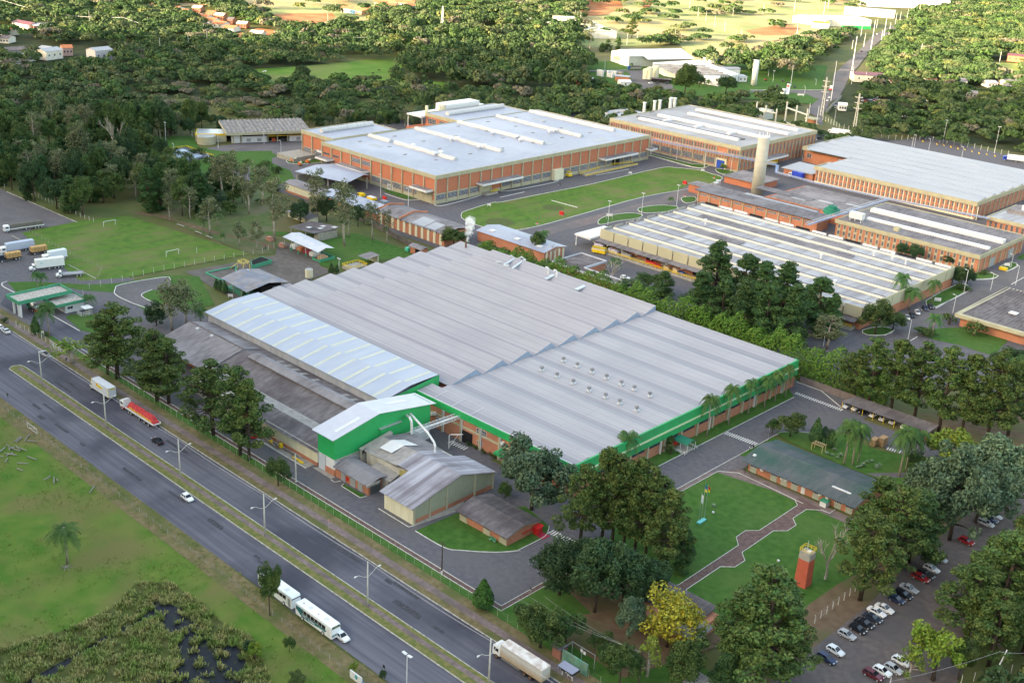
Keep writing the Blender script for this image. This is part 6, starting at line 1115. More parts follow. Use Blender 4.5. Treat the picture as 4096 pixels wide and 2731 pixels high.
def inpoly(px_,py_,poly):
    c=np.zeros(px_.shape,bool); j=len(poly)-1
    for i in range(len(poly)):
        xi,yi=poly[i]; xj,yj=poly[j]; cond=((yi>py_)!=(yj>py_))&(px_<(xj-xi)*(py_-yi)/((yj-yi) or 1e-9)+xi); c^=cond; j=i
    return c
def scr(X,Y):
    d=np.stack([X,Y,np.full_like(X,-CAM_H)]); v=RW@d; return (v[0]/v[2]*FPX+2048)*2352/4096,(v[1]/v[2]*FPX+1365.5)*2352/4096
NOGO=[[(0,-900),(1,-900),(1,-901)],
 [(560,165),(640,152),(780,142),(920,136),(920,182),(1035,190),(1045,206),(1010,218),(930,200),(800,192),(640,196),(575,180)],
 [(1330,-30),(1340,60),(1320,130),(1335,150),(1500,100),(1580,92),(1600,140),(1700,150),(1800,110),(1900,90),(1960,60),(2110,-30)],
 [(1310,205),(1350,160),(1360,110),(1480,110),(1580,100),(1620,160),(1840,185),(1880,240),(1820,228),(1700,226),(1600,240),(1520,222)],
 [(500,-30),(560,22),(640,58),(700,66),(860,62),(860,30),(780,10),(800,-30)],[(800,-30),(800,20),(960,32),(990,10),(980,-30)],
 [(620,40),(640,72),(780,66),(790,40)],
 [(430,0),(390,18),(480,70),(540,96),(660,98),(640,75),(560,50)],
 [(1820,265),(1865,150),(1930,95),(2010,50),(2090,45),(2050,90),(2008,140),(1988,190),(1972,240),(1965,300),(1985,335),(1850,310)],[(1730,262),(1860,262),(1885,305),(1740,305)],[(375,325),(505,325),(520,400),(475,432),(400,420)],
 [(2000,-30),(2000,10),(1830,30),(1815,66),(1880,82),(2050,72),(2080,52),(2120,20),(2180,-30)],
 [(2225,140),(2352,138),(2352,178),(2300,175),(2260,150)],[(2080,300),(2352,370),(2352,360),(2352,330),(2240,330),(2100,312)]]
CAMP=[(-575,312),(-590,395),(-545,560),(-462,575),(-462,660),(-345,690),(-320,760),(-250,760),(-235,735),(-60,735),(-60,300),(-330,300),(-400,250),(-470,250),(-490,300)]
CAMP=[(-578,312),(-600,395),(-535,470),(-535,545),(-452,560),(-452,650),(-350,668),(-335,735),(-200,760),(-60,720),(-60,150),(-640,120),(-640,222),(-474,224),(-474,255),(-440,268),(-440,300),(-500,318)]
rg=np.random.default_rng(11)
N0=60000
X=rg.uniform(-1900,200,N0); Y=rg.uniform(180,2300,N0)
u,v=scr(X,Y); vz=(RW@np.stack([X,Y,np.full_like(X,-CAM_H)]))[2]
ok=(vz>0)&(u>-70)&(u<2420)&(v>-60)&(v<560)&~inpoly(X,Y,CAMP)
ok|=(X>-56)&(X<60)&(Y>200)&(Y<420)
thin=rg.uniform(size=N0)<.035
for k_,p in enumerate(NOGO): ok&=~inpoly(u,v,p)|(thin if k_ in (2,4) else False)
X,Y,u,v=X[ok],Y[ok],u[ok],v[ok]
dist=np.hypot(X,Y)
CLR=[(150,130,75,28),(35,114,60,28),(235,130,45,26),(75,68,75,16),(25,68,30,10),(1130,75,40,6),(1290,68,42,14),(1190,50,16,5),(2000,180,38,12),(2010,240,42,10),(2085,262,28,7),(2230,210,30,9),(2280,205,40,9),(2035,190,15,6)]
ok=np.ones(len(X),bool)
for cx,cy,rx,ry in CLR: ok&=((u-cx)/rx)**2+((v-cy)/ry)**2>1
sc_=np.clip((u-290)/60,0,1)*np.clip((640-u)/60,0,1)*((v>205)&(v<285))    # thin scrub
ok&=rg.uniform(size=len(X))>sc_*.45
X,Y,u,v=X[ok],Y[ok],u[ok],v[ok]
dist=np.hypot(X,Y); cell=np.clip(dist/112,5.0,13); ordr=rg.permutation(len(X)); used={}; keep=[]
for i in ordr:
    c=cell[i]; lvl=int(round(math.log(c/5.0)/math.log(1.25))); cs=5.0*1.25**lvl; k=(lvl,int(X[i]//cs),int(Y[i]//cs))
    if k not in used: used[k]=1; keep.append(i)
keep=np.array(keep); X,Y,u,v=X[keep],Y[keep],u[keep],v[keep]; dist=np.hypot(X,Y); cell=np.clip(dist/112,5.0,13)
scrub=(u>290)&(u<640)&(v>200)&(v<290)|(u>1960)&(u<2352)&(v>215)&(v<300)&(rg.uniform(size=len(u))<.4)
tall=((u>905)&(u<1345)&(v<215)&(v>60))|((u<470)&(v>290))|((u>1560)&(v<190)&(v>120)&(u<1900))
Hh=rg.uniform(5,11.5,len(X)); Hh[scrub]*=.55; Hh[tall]*=1.75; sunny=v<120; 
order=np.argsort(dist+(X>-58)*5000); near=order[:250]; rest=order[250:]
kinds=['broadleaf_tree','dark_broadleaf_tree','eucalyptus_tree','dark_pine_tree','broadleaf_tree','blue_green_tree','lime_tree']
glab={'broadleaf_tree':'green broadleaf tree in the dark wood beyond the football field','dark_broadleaf_tree':'dark broadleaf tree in the dark wood beyond the football field','eucalyptus_tree':'grey-green eucalyptus in the dark wood beyond the football field','dark_pine_tree':'dark conifer in the dark wood beyond the football field','blue_green_tree':'blue-green tree in the dark wood beyond the football field','lime_tree':'light green tree in the dark wood beyond the football field'}
for i in near:
    k=kinds[rg.integers(0,6 if not tall[i] else 5)]; H0,R0=BASE[k]; h=Hh[i]*1.05; r=max(3.3,min(h*.42,5.6))*rg.uniform(.8,1.2); j=cnt.get(k,0); cnt[k]=j+1
    place(PROTO[k][j%len(PROTO[k])],(float(X[i]),float(Y[i]),-.3),trng.uniform(0,6.28),*(lambda a: (glab[k].replace('in the dark wood beyond the football field',a), glab[k].replace(' in the dark wood beyond the football field','')+' group '+a))('in the wood behind the truck yard' if u[i]<190 else 'in the wood above the football field' if u[i]<330 else 'in the wood left of the pond' if u[i]<450 else 'on the slope right of the field' if u[i]<700 else 'in the wood behind the campus'),(r/R0,r/R0,h/H0))
temps=[]
for s_ in range(6):
    g2=np.random.default_rng(50+s_); cl=[]
    for i in range(9):
        d=g2.normal(size=3); d/=np.linalg.norm(d); d[2]=abs(d[2])*.9-.1; q=.62; cl.append(((d[0]*q,d[1]*q,.52+d[2]*.36),g2.uniform(.26,.42)))
    C=[];N=[]
    for c,r in cl:
        k=max(34,int(380*r*r)); d=g2.normal(size=(k,3)); d/=np.linalg.norm(d,axis=1)[:,None]; d[:,2]=np.abs(d[:,2])*.9-.15; C.append(np.array(c)+d*r*np.array([1,1,.55])); nn=d+g2.normal(size=(k,3))*.38; nn/=np.linalg.norm(nn,axis=1)[:,None]; N.append(nn)
    temps.append((np.concatenate(C),np.concatenate(N)))
Cs=[];Ns=[];Sz=[];Tn=[]
for i in rest:
    Ct,Nt=temps[rg.integers(0,6)]; 
    if dist[i]>900: sub=rg.choice(len(Ct),int(len(Ct)*.7),replace=False)
    else: sub=np.arange(len(Ct))
    a=rg.uniform(0,6.28); ca,sa=math.cos(a),math.sin(a); Rm=np.array([[ca,-sa,0],[sa,ca,0],[0,0,1]]); r=cell[i]*1.0*rg.uniform(.7,1.2); h=Hh[i]
    Cs.append((Ct[sub]@Rm.T)*np.array([r,r,h])+np.array([X[i],Y[i],-.3])); Ns.append(Nt[sub]@Rm.T); Sz.append(np.full(len(sub),r*.112)); Tn.append(np.tile([[rg.uniform(0,1),1.0 if rg.uniform()<(.18 if scrub[i] else .04) else 0.0]],(len(sub),1)))
C=np.concatenate(Cs);N=np.concatenate(Ns);Sz=np.concatenate(Sz);Tn=np.concatenate(Tn)
print('forest',len(rest),len(C))
V,F=quads(C,N,Sz,rg,.75)
mfor=bpy.data.materials.new('wood_leaves'); mfor.use_nodes=True; t_=mfor.node_tree; N_=t_.nodes; L_=t_.links; b_=N_['Principled BSDF']; b_.inputs['Roughness'].default_value=.8; b_.inputs['Specular IOR Level'].default_value=.2
at=N_.new('ShaderNodeAttribute'); at.attribute_name='treekind'; sp=N_.new('ShaderNodeSeparateXYZ'); L_.new(at.outputs['Vector'],sp.inputs[0])
rp=N_.new('ShaderNodeValToRGB'); L_.new(sp.outputs[0],rp.inputs[0]); e=rp.color_ramp.elements
e[0].position=0; e[0].color=(.032,.066,.026,1); e[1].position=1; e[1].color=(.13,.155,.05,1)
for p_,c_ in ((.3,(.042,.085,.03,1)),(.55,(.07,.105,.045,1)),(.75,(.058,.12,.034,1)),(.9,(.095,.12,.06,1))): q_=e.new(p_); q_.color=c_
mx=N_.new('ShaderNodeMix'); mx.data_type='RGBA'; mx.inputs[7].default_value=(.15,.14,.10,1); L_.new(rp.outputs[0],mx.inputs[6]); L_.new(sp.outputs[1],mx.inputs[0])
hs=N_.new('ShaderNodeHueSaturation'); L_.new(mx.outputs[2],hs.inputs['Color']); ge=N_.new('ShaderNodeNewGeometry'); mr=N_.new('ShaderNodeMapRange'); mr.inputs[3].default_value=.82; mr.inputs[4].default_value=1.16; L_.new(ge.outputs['Random Per Island'],mr.inputs[0]); L_.new(mr.outputs[0],hs.inputs['Value']); L_.new(hs.outputs[0],b_.inputs['Base Color'])
me=mesh_np('woods',V,F,[mfor]); at_=me.attributes.new('treekind','FLOAT_VECTOR','POINT'); tv=np.zeros((len(V),3),np.float32); tv[:,:2]=np.repeat(Tn,4,axis=0); at_.data.foreach_set('vector',tv.ravel())
o=bpy.data.objects.new('woods',me); COL.objects.link(o); o['kind']='stuff'; o['label']='woods of mixed trees spreading behind and beside the factories to the far distance'; o['category']='woods'
ub=random.Random(8)
for k in range(46):
    x=ub.uniform(385,640); y=ub.uniform(345,455)+ (x-385)*.12; c=G(0,x,y)
    place(PROTO['bush'][k%2],(c[0],c[1],-.1),k,'dark undergrowth bush on the worn slope above the football field','undergrowth bushes on the worn slope',ub.uniform(.9,1.9))
def tufts(name,label,pts,hmin,hmax,w,m,blades,seed):
    g2=np.random.default_rng(seed); V=[];n=len(pts)
    P0=np.repeat(np.array(pts),blades,axis=0); k=len(P0); a=g2.uniform(0,6.28,k); r=g2.uniform(0,1,k)*w; h=g2.uniform(hmin,hmax,k)
    b=P0[:,:2]+np.stack([np.cos(a),np.sin(a)],1)*r[:,None]; lean=np.stack([np.cos(a),np.sin(a)],1)*(h*.5)[:,None]; s=np.stack([-np.sin(a),np.cos(a)],1)*(h*.16)[:,None]
    z0=np.full(k,-.03); A=np.column_stack([b-s,z0]);B=np.column_stack([b+s,z0]);Cc=np.column_stack([b+lean+s*.7,h]);D=np.column_stack([b+lean-s*.7,h])
    V=np.stack([A,B,Cc,D],1).reshape(-1,3); me=mesh_np(name,V,np.arange(k*4).reshape(-1,4),[m]); o=bpy.data.objects.new(name,me); COL.objects.link(o); o['kind']='stuff'; o['label']=label; o['category']=name.replace('_',' '); return o
g2=np.random.default_rng(21)
ic=np.stack([g2.uniform(-240,-120,700),g2.uniform(70,118,700),g2.uniform(.4,1.7,700)],1)
mp=[p[:2] for p in GP(41,[(-100,1290),(300,1200),(700,1060),(1000,900),(1150,720),(1450,700),(1700,880),(1900,1050),(2150,1180),(2300,1500),(2400,1800),(-200,1800)])]
xs=g2.uniform(-240,-120,30000); ys=g2.uniform(70,118,30000); isl=np.min(np.hypot(xs[:,None]-ic[:,0],ys[:,None]-ic[:,1])/ic[:,2],axis=1); k=inpoly(xs,ys,mp)&~(inpoly(xs,ys,swv)&(isl>1)); 
nz=np.sin(xs*.9)*np.sin(ys*1.1)+np.sin(xs*.35+2)*np.sin(ys*.5)
k&=(nz+g2.uniform(-.6,.6,30000))>-.35
tufts('marsh_reeds','tussocks of brownish marsh grass round the dark water',np.stack([xs[k],ys[k]],1)[:9000],.25,.75,.55,mat('reed_blades',(.30,.28,.12),(.15,.23,.06),sc=.25,isl=.35,rough=.9),9,1)
xs=g2.uniform(-420,-95,16000); ys=g2.uniform(60,124,16000); nz=np.sin(xs*.13)*np.sin(ys*.2+1)+np.sin(xs*.31+2)*np.sin(ys*.17)
k=(nz+g2.uniform(-.8,.8,16000)>.15)|(ys>121.5)
k&=~inpoly(xs,ys,swv)
tufts('rough_grass','tufts of rough grass over the pasture by the avenue',np.stack([xs[k],ys[k]],1)[:7000],.12,.35,.5,mat('grass_blades',(.15,.24,.05),(.24,.24,.09),sc=.2,isl=.35,rough=.9),6,2)
def paint(c):
    n='paint_%02x%02x%02x'%tuple(int(255*min(1,x)) for x in c); return mat(n,c,rough=.28,spec=.6)
M_GL=mat('car_glass',(.015,.018,.025),rough=.08); M_TY=m_black; M_HL=P('headlight_glass',(.7,.72,.75),.15); M_TL=P('taillight_red',(.5,.01,.01),.3); M_CH=P('wheel_rim',(.45,.46,.48),.35)
def wheel(parent,x,y,r,w,rim=None,name='wheel'):
    s=1 if y>0 else -1; b=MB(); b.ring([(x,y-w/2,r),(x,y+w/2,r)],r,16); o=b.build(name,M_TY,parent,True)
    b=MB(); b.ring([(x,y+s*w/2-.01*s,r),(x,y+s*(w/2+.02),r)],r*.6,12); b.build('rim',rim or M_CH,o,True)
def loft(b,st,mi=0):
    """stations (x, half width bottom, half width top, z bottom, z top)"""
    R=[]
    for x,wb,wt,zb,zt in st:
        zm=zb+(zt-zb)*.55; n=len(b.v); b.v+=[(x,-wb*.96,zb),(x,-wb,zm),(x,-wt,zt-.03),(x,-wt*.86,zt),(x,wt*.86,zt),(x,wt,zt-.03),(x,wb,zm),(x,wb*.96,zb)]; R.append(n)
    for i in range(len(R)-1):
        for k in range(7): b.f.append((R[i]+k,R[i]+k+1,R[i+1]+k+1,R[i+1]+k)); b.m.append(mi)
        b.f.append((R[i]+7,R[i],R[i+1],R[i+1]+7)); b.m.append(mi)
    b.f.append(tuple(R[0]+k for k in range(8))); b.m.append(mi); b.f.append(tuple(R[-1]+k for k in range(8))[::-1]); b.m.append(mi)
CARS={}
def make_car(kind,col):
    t=thing({'pickup':'pickup_truck'}.get(kind,'car'),'','car'); L={'hatch':3.9,'sedan':4.4,'wagon':4.3,'pickup':4.6,'suv':4.3}[kind]; W=.86; h=L/2; hh={'suv':.15}.get(kind,0)
    b=MB(); 
    if kind=='pickup': st=[(-h,W*.92,W*.9,.42,.92),(-h+.1,W,W*.96,.36,.98),(h-1.35,W,W*.95,.3,.98),(h-.35,W*.97,W*.86,.32,.88),(h,W*.82,W*.75,.4,.74)]
    elif kind=='sedan': st=[(-h,W*.84,W*.78,.42,.86),(-h+.25,W*.96,W*.9,.34,.97),(-h+.9,W,W*.95,.28,.96),(h-1.4,W,W*.95,.28,.95),(h-.4,W*.96,W*.85,.3,.8),(h,W*.8,W*.7,.38,.62)]
    else: st=[(-h,W*.86,W*.84,.42,.98+hh),(-h+.15,W*.97,W*.93,.34,1.0+hh),(h-1.3,W,W*.95,.28+hh*.3,.96+hh),(h-.35,W*.96,W*.85,.3,.82+hh),(h,W*.8,W*.7,.38,.62+hh)]
    loft(b,st); body=b.build('body',paint(col),t,True)
    zr=1.42+hh*1.6; zb=.93+hh
    x0,x1,x2,x3={'hatch':(-h+.12,-h+.55,h-1.95,h-1.15),'wagon':(-h+.1,-h+.4,h-2.1,h-1.3),'suv':(-h+.1,-h+.4,h-2.0,h-1.2),'sedan':(-h+.75,-h+1.4,h-2.15,h-1.3),'pickup':(-.55,-.35,h-2.1,h-1.35)}[kind]
    b=MB(); wb,wt=W*.93,W*.74; A=[(x0,-wb,zb),(x1,-wt,zr),(x2,-wt,zr),(x3,-wb,zb)]; Bq=[(x,-y,z) for x,y,z in A]
    b.face(A); b.face(Bq[::-1]); b.face([A[0],Bq[0],Bq[1],A[1]]); b.face([A[2],A[3],Bq[3],Bq[2]][::-1]); b.build('window',M_GL,t,True)
    b=MB(); b.box(x1-.04,x2+.04,-wt-.01,wt+.01,zr-.04,zr+.04)
    for s in (-1,1):
        for (xa,za),(xb,zc) in (((x0,zb),(x1,zr)),((x2,zr),(x3,zb)),(((x1+x2)/2-.05,zr),((x0+x3)/2,zb))):
            ya=wb if za<1.1 else wt; yb=wb if zc<1.1 else wt; b.bar((xa,s*(ya+.01),za),(xb,s*(yb+.01),zc),.08,.06)
    b.build('roof',paint(col),t,True)
    if kind=='pickup': b=MB(); b.box(-h+.15,-.75,-W*.78,W*.78,.97,1.0); b.build('cargo_bed',m_dark,t,True)
    for x in (-h+.8,h-.75):
        for y in (-W+.05,W-.05): wheel(t,x,y,.31,.2)
    for y in (-W*.62,W*.62):
        b=MB(); b.box(h-.22,h-.02,y-.17,y+.17,.6+hh,.74+hh); b.build('headlight',M_HL,t,True); b=MB(); b.box(-h-.01,-h+.1,y-.13,y+.13,.68+hh,.88+hh); b.build('taillight',M_TL,t,True)
    return t
def car(kind,col,x,y,rz,label,group=None,z=0.02):
    t=make_car(kind,col); t.location=(x,y,z); t.rotation_euler=(0,0,rz); t['label']=label
    if group: t['group']=group
    return t
def cab(t,L0,col,conv=False,h=2.9,w=1.2):
    """lorry cab, its front at x=L0"""
    b=MB()
    if conv: loft(b,[(L0-2.0,w*.95,w*.9,.7,2.5),(L0-1.9,w,w*.9,.6,2.6),(L0-1.1,w,w*.88,.6,2.5)]); loft(b,[(L0-1.1,w*.9,w*.75,.6,1.7),(L0-.2,w*.8,w*.62,.6,1.5),(L0,w*.7,w*.55,.65,1.3)])
    else: loft(b,[(L0-2.1,w,w*.97,.8,h),(L0-.35,w,w*.97,.7,h-.02),(L0-.08,w*.98,w*.94,.6,h-.25),(L0,w*.95,w*.9,.55,1.8)])
    b.build('cab',paint(col),t,True); b=MB()
    if conv: b.bar((L0-1.06,0,1.95),(L0-1.02,0,2.35),w*1.5,.06) ; b.face([(L0-1.07,-w*.75,1.75),(L0-1.07,w*.75,1.75),(L0-1.12,w*.7,2.35),(L0-1.12,-w*.7,2.35)])
    else: b.face([(L0+.02,-w*.86,1.75),(L0+.02,w*.86,1.75),(L0-.1,w*.84,h-.45),(L0-.1,-w*.84,h-.45)])
    for s in (-1,1): b.box(L0-1.75,L0-(1.2 if conv else .45),s*(w+.0)-.015,s*(w+.0)+.015,1.6 if conv else 1.75,2.2 if conv else h-.5)
    b.build('window',M_GL,t,True)
    for s in (-1,1): b=MB(); b.box(L0-.05,L0+.03,s*w*.7-.18,s*w*.7+.18,.75,.95); b.build('headlight',M_HL,t,True)
def chassis(t,x0,x1,axles,r=.5,w=1.2,rim=None):
    b=MB(); b.box(x0,x1,-.45,.45,.6,.95); b.build('chassis',P('chassis_dark',(.06,.05,.05)),t,True)
    for x in axles:
        for y in (-w+.12,w-.12): wheel(t,x,y,r,.32,rim)
def truck(name,label,x,y,rz,z=.02,group=None,cat='truck'): return thing(name,label,cat,(x,y,z),rz,group)
PI=math.pi
t=truck('box_truck','white bonneted box truck with yellow badge parked on the avenue',-301.7,147.7,PI)
cab(t,6.0,(.75,.76,.78),True); chassis(t,-5.8,5.6,(5.0,-3.4)); b=MB(); b.box(-6.0,4.0,-1.25,1.25,1.0,4.0); b.build('box_body',mat('box_grey',(.62,.64,.68),(.56,.58,.62),sc=.5),t,True)
b=MB(); b.box(-6.05,-5.7,1.24,1.275,1.1,4.0); b.box(3.8,4.02,1.24,1.275,1.2,4.0); b.build('yellow_stripe',P('logo_yellow',(.85,.70,.05)),t,True)
b=MB()
def disc(b,cx,cz,y,rx,rz_,n=20,mi=0): b.face([(cx+rx*math.cos(2*PI*k/n),y,cz+rz_*math.sin(2*PI*k/n)) for k in range(n)],mi)
b.face([(.9,1.262,3.6),(-2.0,1.262,3.2),(-2.2,1.262,2.4),(.9,1.262,2.6)]); disc(b,.9,3.1,1.261,.5,.55); disc(b,-2.1,2.8,1.263,.4,.42); b.build('badge',P('logo_yellow',(.85,.70,.05)),t,True)
b=MB(); disc(b,.75,3.1,1.27,.36,.4,20); b.build('badge_disc',P('logo_orange',(.8,.22,.03)),t,True)
text('Mercoplast',.50,P('logo_brown',(.25,.08,.02)),'lettering',t,(.2,1.275,2.75),(-1,0,0.0),(0,0,1))
text('100% BRAS. 51 EMBALAGENS',.22,m_grey,'lettering',t,(.6,1.275,2.1),(-1,0,0),(0,0,1))
b=MB(); b.face([(-6.02,-.8,3.3),(-6.02,.6,3.3),(-6.02,.6,3.75),(-6.02,-.8,3.75)]); b.build('rear_badge',P('logo_yellow',(.85,.70,.05)),t,True); text('Mercoplast',.3,P('logo_brown',(.25,.08,.02)),'lettering',t,(-6.03,.55,3.4),(0,-1,0),(0,0,1),sx=.8)
t=truck('flatbed_truck','white cab flatbed truck loaded with red and yellow sacks on the avenue',-280.2,147.8,PI)
cab(t,9.2,(.78,.78,.78)); b=MB(); b.box(7.2,7.6,-1.0,1.0,2.9,3.3); b.build('air_deflector',m_white,t,True)
chassis(t,-9.2,8.8,(7.9,4.2,2.9,-1.7,-4.3,-6.6)); b=MB(); b.box(-9.2,6.2,-1.25,1.25,1.15,1.35); b.box(-9.2,6.2,1.2,1.28,1.3,1.75); b.box(-9.2,6.2,-1.28,-1.2,1.3,1.75); b.build('flatbed',m_white,t,True)
b=MB(); b.box(7.1,8.6,.7,1.22,.5,.95); b.build('fuel_tank',P('tank_red',(.5,.03,.02)),t,True)
def mound(y0,y1,x0,x1,zb,zt,seed,m,name):
    g=random.Random(seed); b=MB(); nx,ny=34,9; V=[[None]*(ny+1) for _ in range(nx+1)]
    for i in range(nx+1):
        for j in range(ny+1):
            x=x0+(x1-x0)*i/nx; s=j/ny*2-1; e=min(1,i/2.5,(nx-i)/2.5); z=zb+(zt-zb)*(1-abs(s)**3)*e*(.8+.35*g.random()); V[i][j]=(x,(y0+y1)/2+(y1-y0)/2*s,z)
    for i in range(nx):
        for j in range(ny): b.face([V[i][j],V[i+1][j],V[i+1][j+1],V[i][j+1]])
    return b.build(name,m,t,True)
mound(-1.2,1.2,-8.9,6.0,1.4,3.1,3,mat('red_sacks',(.62,.07,.07),(.45,.05,.06),sc=1.6,local=True),'sack_load'); mound(.55,1.24,-8.6,5.0,1.4,2.25,4,mat('ochre_sacks',(.60,.33,.07),(.5,.24,.05),sc=1.6,local=True),'ochre_load')
t=truck('trailer_truck','white articulated lorry with dusty trailer at the bottom edge of the avenue',-128.4,146.5,PI)
cab(t,6.9,(.75,.74,.72),w=1.22,h=3.0); chassis(t,-6.5,6.5,(5.7,-2.2,-3.8),rim=P('rusty_rim',(.2,.1,.05)))
md=bpy.data.materials.new('dusty_trailer'); md.use_nodes=True; q_=md.node_tree; b_=q_.nodes['Principled BSDF']; tc=q_.nodes.new('ShaderNodeTexCoord'); sp=q_.nodes.new('ShaderNodeSeparateXYZ'); q_.links.new(tc.outputs['Object'],sp.inputs[0]); nz=q_.nodes.new('ShaderNodeTexNoise'); nz.inputs['Scale'].default_value=.9; q_.links.new(tc.outputs['Object'],nz.inputs['Vector']); ad=q_.nodes.new('ShaderNodeMath'); ad.operation='ADD'; q_.links.new(sp.outputs[2],ad.inputs[0]); q_.links.new(nz.outputs['Fac'],ad.inputs[1]); r_=q_.nodes.new('ShaderNodeValToRGB'); mr_=q_.nodes.new('ShaderNodeMapRange'); mr_.inputs[1].default_value=1.2; mr_.inputs[2].default_value=4.2; q_.links.new(ad.outputs[0],mr_.inputs[0]); q_.links.new(mr_.outputs[0],r_.inputs[0]); r_.color_ramp.elements[0].color=(.36,.22,.09,1); r_.color_ramp.elements[1].color=(.50,.48,.44,1); r_.color_ramp.elements[1].position=.75; q_.links.new(r_.outputs[0],b_.inputs['Base Color'])
b=MB(); b.box(-6.9,4.6,-1.28,1.28,1.15,4.0); b.build('trailer_body',md,t,True); b=MB(); b.box(-6.95,4.65,-1.3,1.3,4.0,4.08); b.build('trailer_roof',mat('stained_white_top',(.70,.66,.62),(.48,.40,.36),sc=.7,local=True,lo=.42),t,True)
b=MB(); b.box(-.8,4.4,1.1,1.16,.55,.62); b.box(-.8,4.4,1.1,1.16,.8,.87); b.build('side_guard',m_grey,t,True)
def bus(x,y,label,stripe,first):
    t=thing('bus',label,'bus',(x,y,.02),0); L=6.2; W=1.27
    b=MB(); loft(b,[(-L,W*.97,W*.95,.45,3.15),(-L+.15,W,W*.97,.35,3.25),(L-.3,W,W*.97,.3,3.25),(L-.02,W*.96,W*.9,.35,3.0 if first else 2.95),(L+.08,W*.93,W*.85,.4,1.6)]); b.build('body',mat('bus_white',(.82,.83,.84),rough=.3),t,True)
    b=MB()
    for k in range(9):
        x0=-5.9+k*1.28
        if k==8 : continue
        b=MB(); b.box(x0,x0+1.15,-W-.012,W+.012,1.75,2.65); b.build('side_window',M_GL,t,True)
    b=MB(); b.face([(L+.075,-W*.88,1.35),(L+.075,W*.88,1.35),(L+.0,W*.9,2.75),(L+.0,-W*.9,2.75)]); b.build('windscreen',M_GL,t,True)
    b=MB(); b.box(4.9,5.8,-W-.02,-W+.01,.5,2.6); b.build('door',m_grey if not first else P('door_white',(.7,.7,.72)),t,True)
    # lower livery on the side facing the pasture (-Y)
    b=MB(); y0=-W-.015
    if first:
        b.face([(-5.4,y0,1.7),(4.7,y0,1.7),(4.2,y0,1.15),(2.2,y0,1.2),(-.5,y0,.75),(-3.2,y0,.75),(-4.4,y0,1.0)]); b.face([(-5.95,y0,2.75),(-3.2,y0,2.75),(-4.2,y0,1.7),(-5.4,y0,1.7)]); b.box(L+.05,L+.1,-W*.9,W*.9,.85,1.28)
        b.build('livery',P('livery_teal',(.0,.13,.16),.35),t,True)
        text('LUIZ',.72,m_white,'lettering',t,(-3.7,y0-.01,1.08),(1,0,0),(0,0,1),bold=.02); text('TURISMO',.58,m_white,'lettering',t,(-1.7,y0-.01,.98),(1,0,0),(0,0,1),bold=.02)
        text('LUIZ TURISMO',.28,m_white,'lettering',t,(L+.12,-.95,.95),(0,1,0),(0,0,1)); b=MB(); b.box(L-.35,L+.02,-W*.8,W*.8,2.78,3.1); b.build('destination_sign',P('sign_dark',(.03,.05,.03)),t,True); b=MB(); b.box(L+.03,L+.05,-W*.4,W*.4,2.88,3.0); b.build('sign_text_strip',P('sign_amber',(.25,.3,.05)),t,True)
    else:
        b.face([(-5.9,y0,1.5),(-5.9,y0,1.2),(-2,y0,.75),(1,y0,.75),(-2,y0,.95)]); b.build('livery',P('livery_green',(.15,.65,.08),.35),t,True)
    b=MB(); b.box(-2.9,-1.9,-.5,.5,3.24,3.3); b.box(2.6,3.6,-.5,.5,3.24,3.3); b.build('roof_hatch',m_white,t,True); b=MB(); b.cyl(.6,-.2,3.24,3.36,.18,.15,10); b.cyl(-4.6,-.1,3.24,3.38,.2,.15,10); b.build('roof_vent',m_grey,t,True)
    for x in (-3.7,3.4):
        for yy in (-W+.08,W-.08): wheel(t,x,yy,.48,.3,m_white)
    for s in (-1,1): b=MB(); b.box(L+.04,L+.11,s*.85-.2,s*.85+.2,.6,.8); b.build('headlight',M_HL,t,True)
    return t
bus(-167.4,124.6+.5,'white and teal bus with large lettering parked behind the small white car','t',True)
bus(-181.6,124.9+.5,'white bus with a green streak parked behind the teal lettered bus','g',False)
def ga(rc,x,y): return G(rc,x,y)
def carat(kind,col,rc,x,y,rz,label,group=None,z=.02):
    c=G(rc,x,y,.5); return car(kind,col,c[0],c[1],rz,label,group,z)
WH=(.78,.79,.8); SI=(.42,.43,.45); BKc=(.012,.014,.02); BL=(.02,.035,.09); RE=(.30,.015,.02)
carat('hatch',WH,42,785,1172,0,'old white hatchback parked in front of the lettered bus')
carat('hatch',WH,31,1600,1410,0,'white hatchback driving on the near carriageway')
carat('sedan',BKc,31,1343,925,PI,'black saloon driving on the far carriageway')
carat('pickup',SI,31,378,180,PI,'silver pickup at the kerb by the white gate')
carat('sedan',(.6,.62,.65),21,50,1408,PI,'silver saloon on the avenue at the left edge'); carat('hatch',WH,21,-10,1372,PI,'white hatchback cut by the left edge on the avenue',)
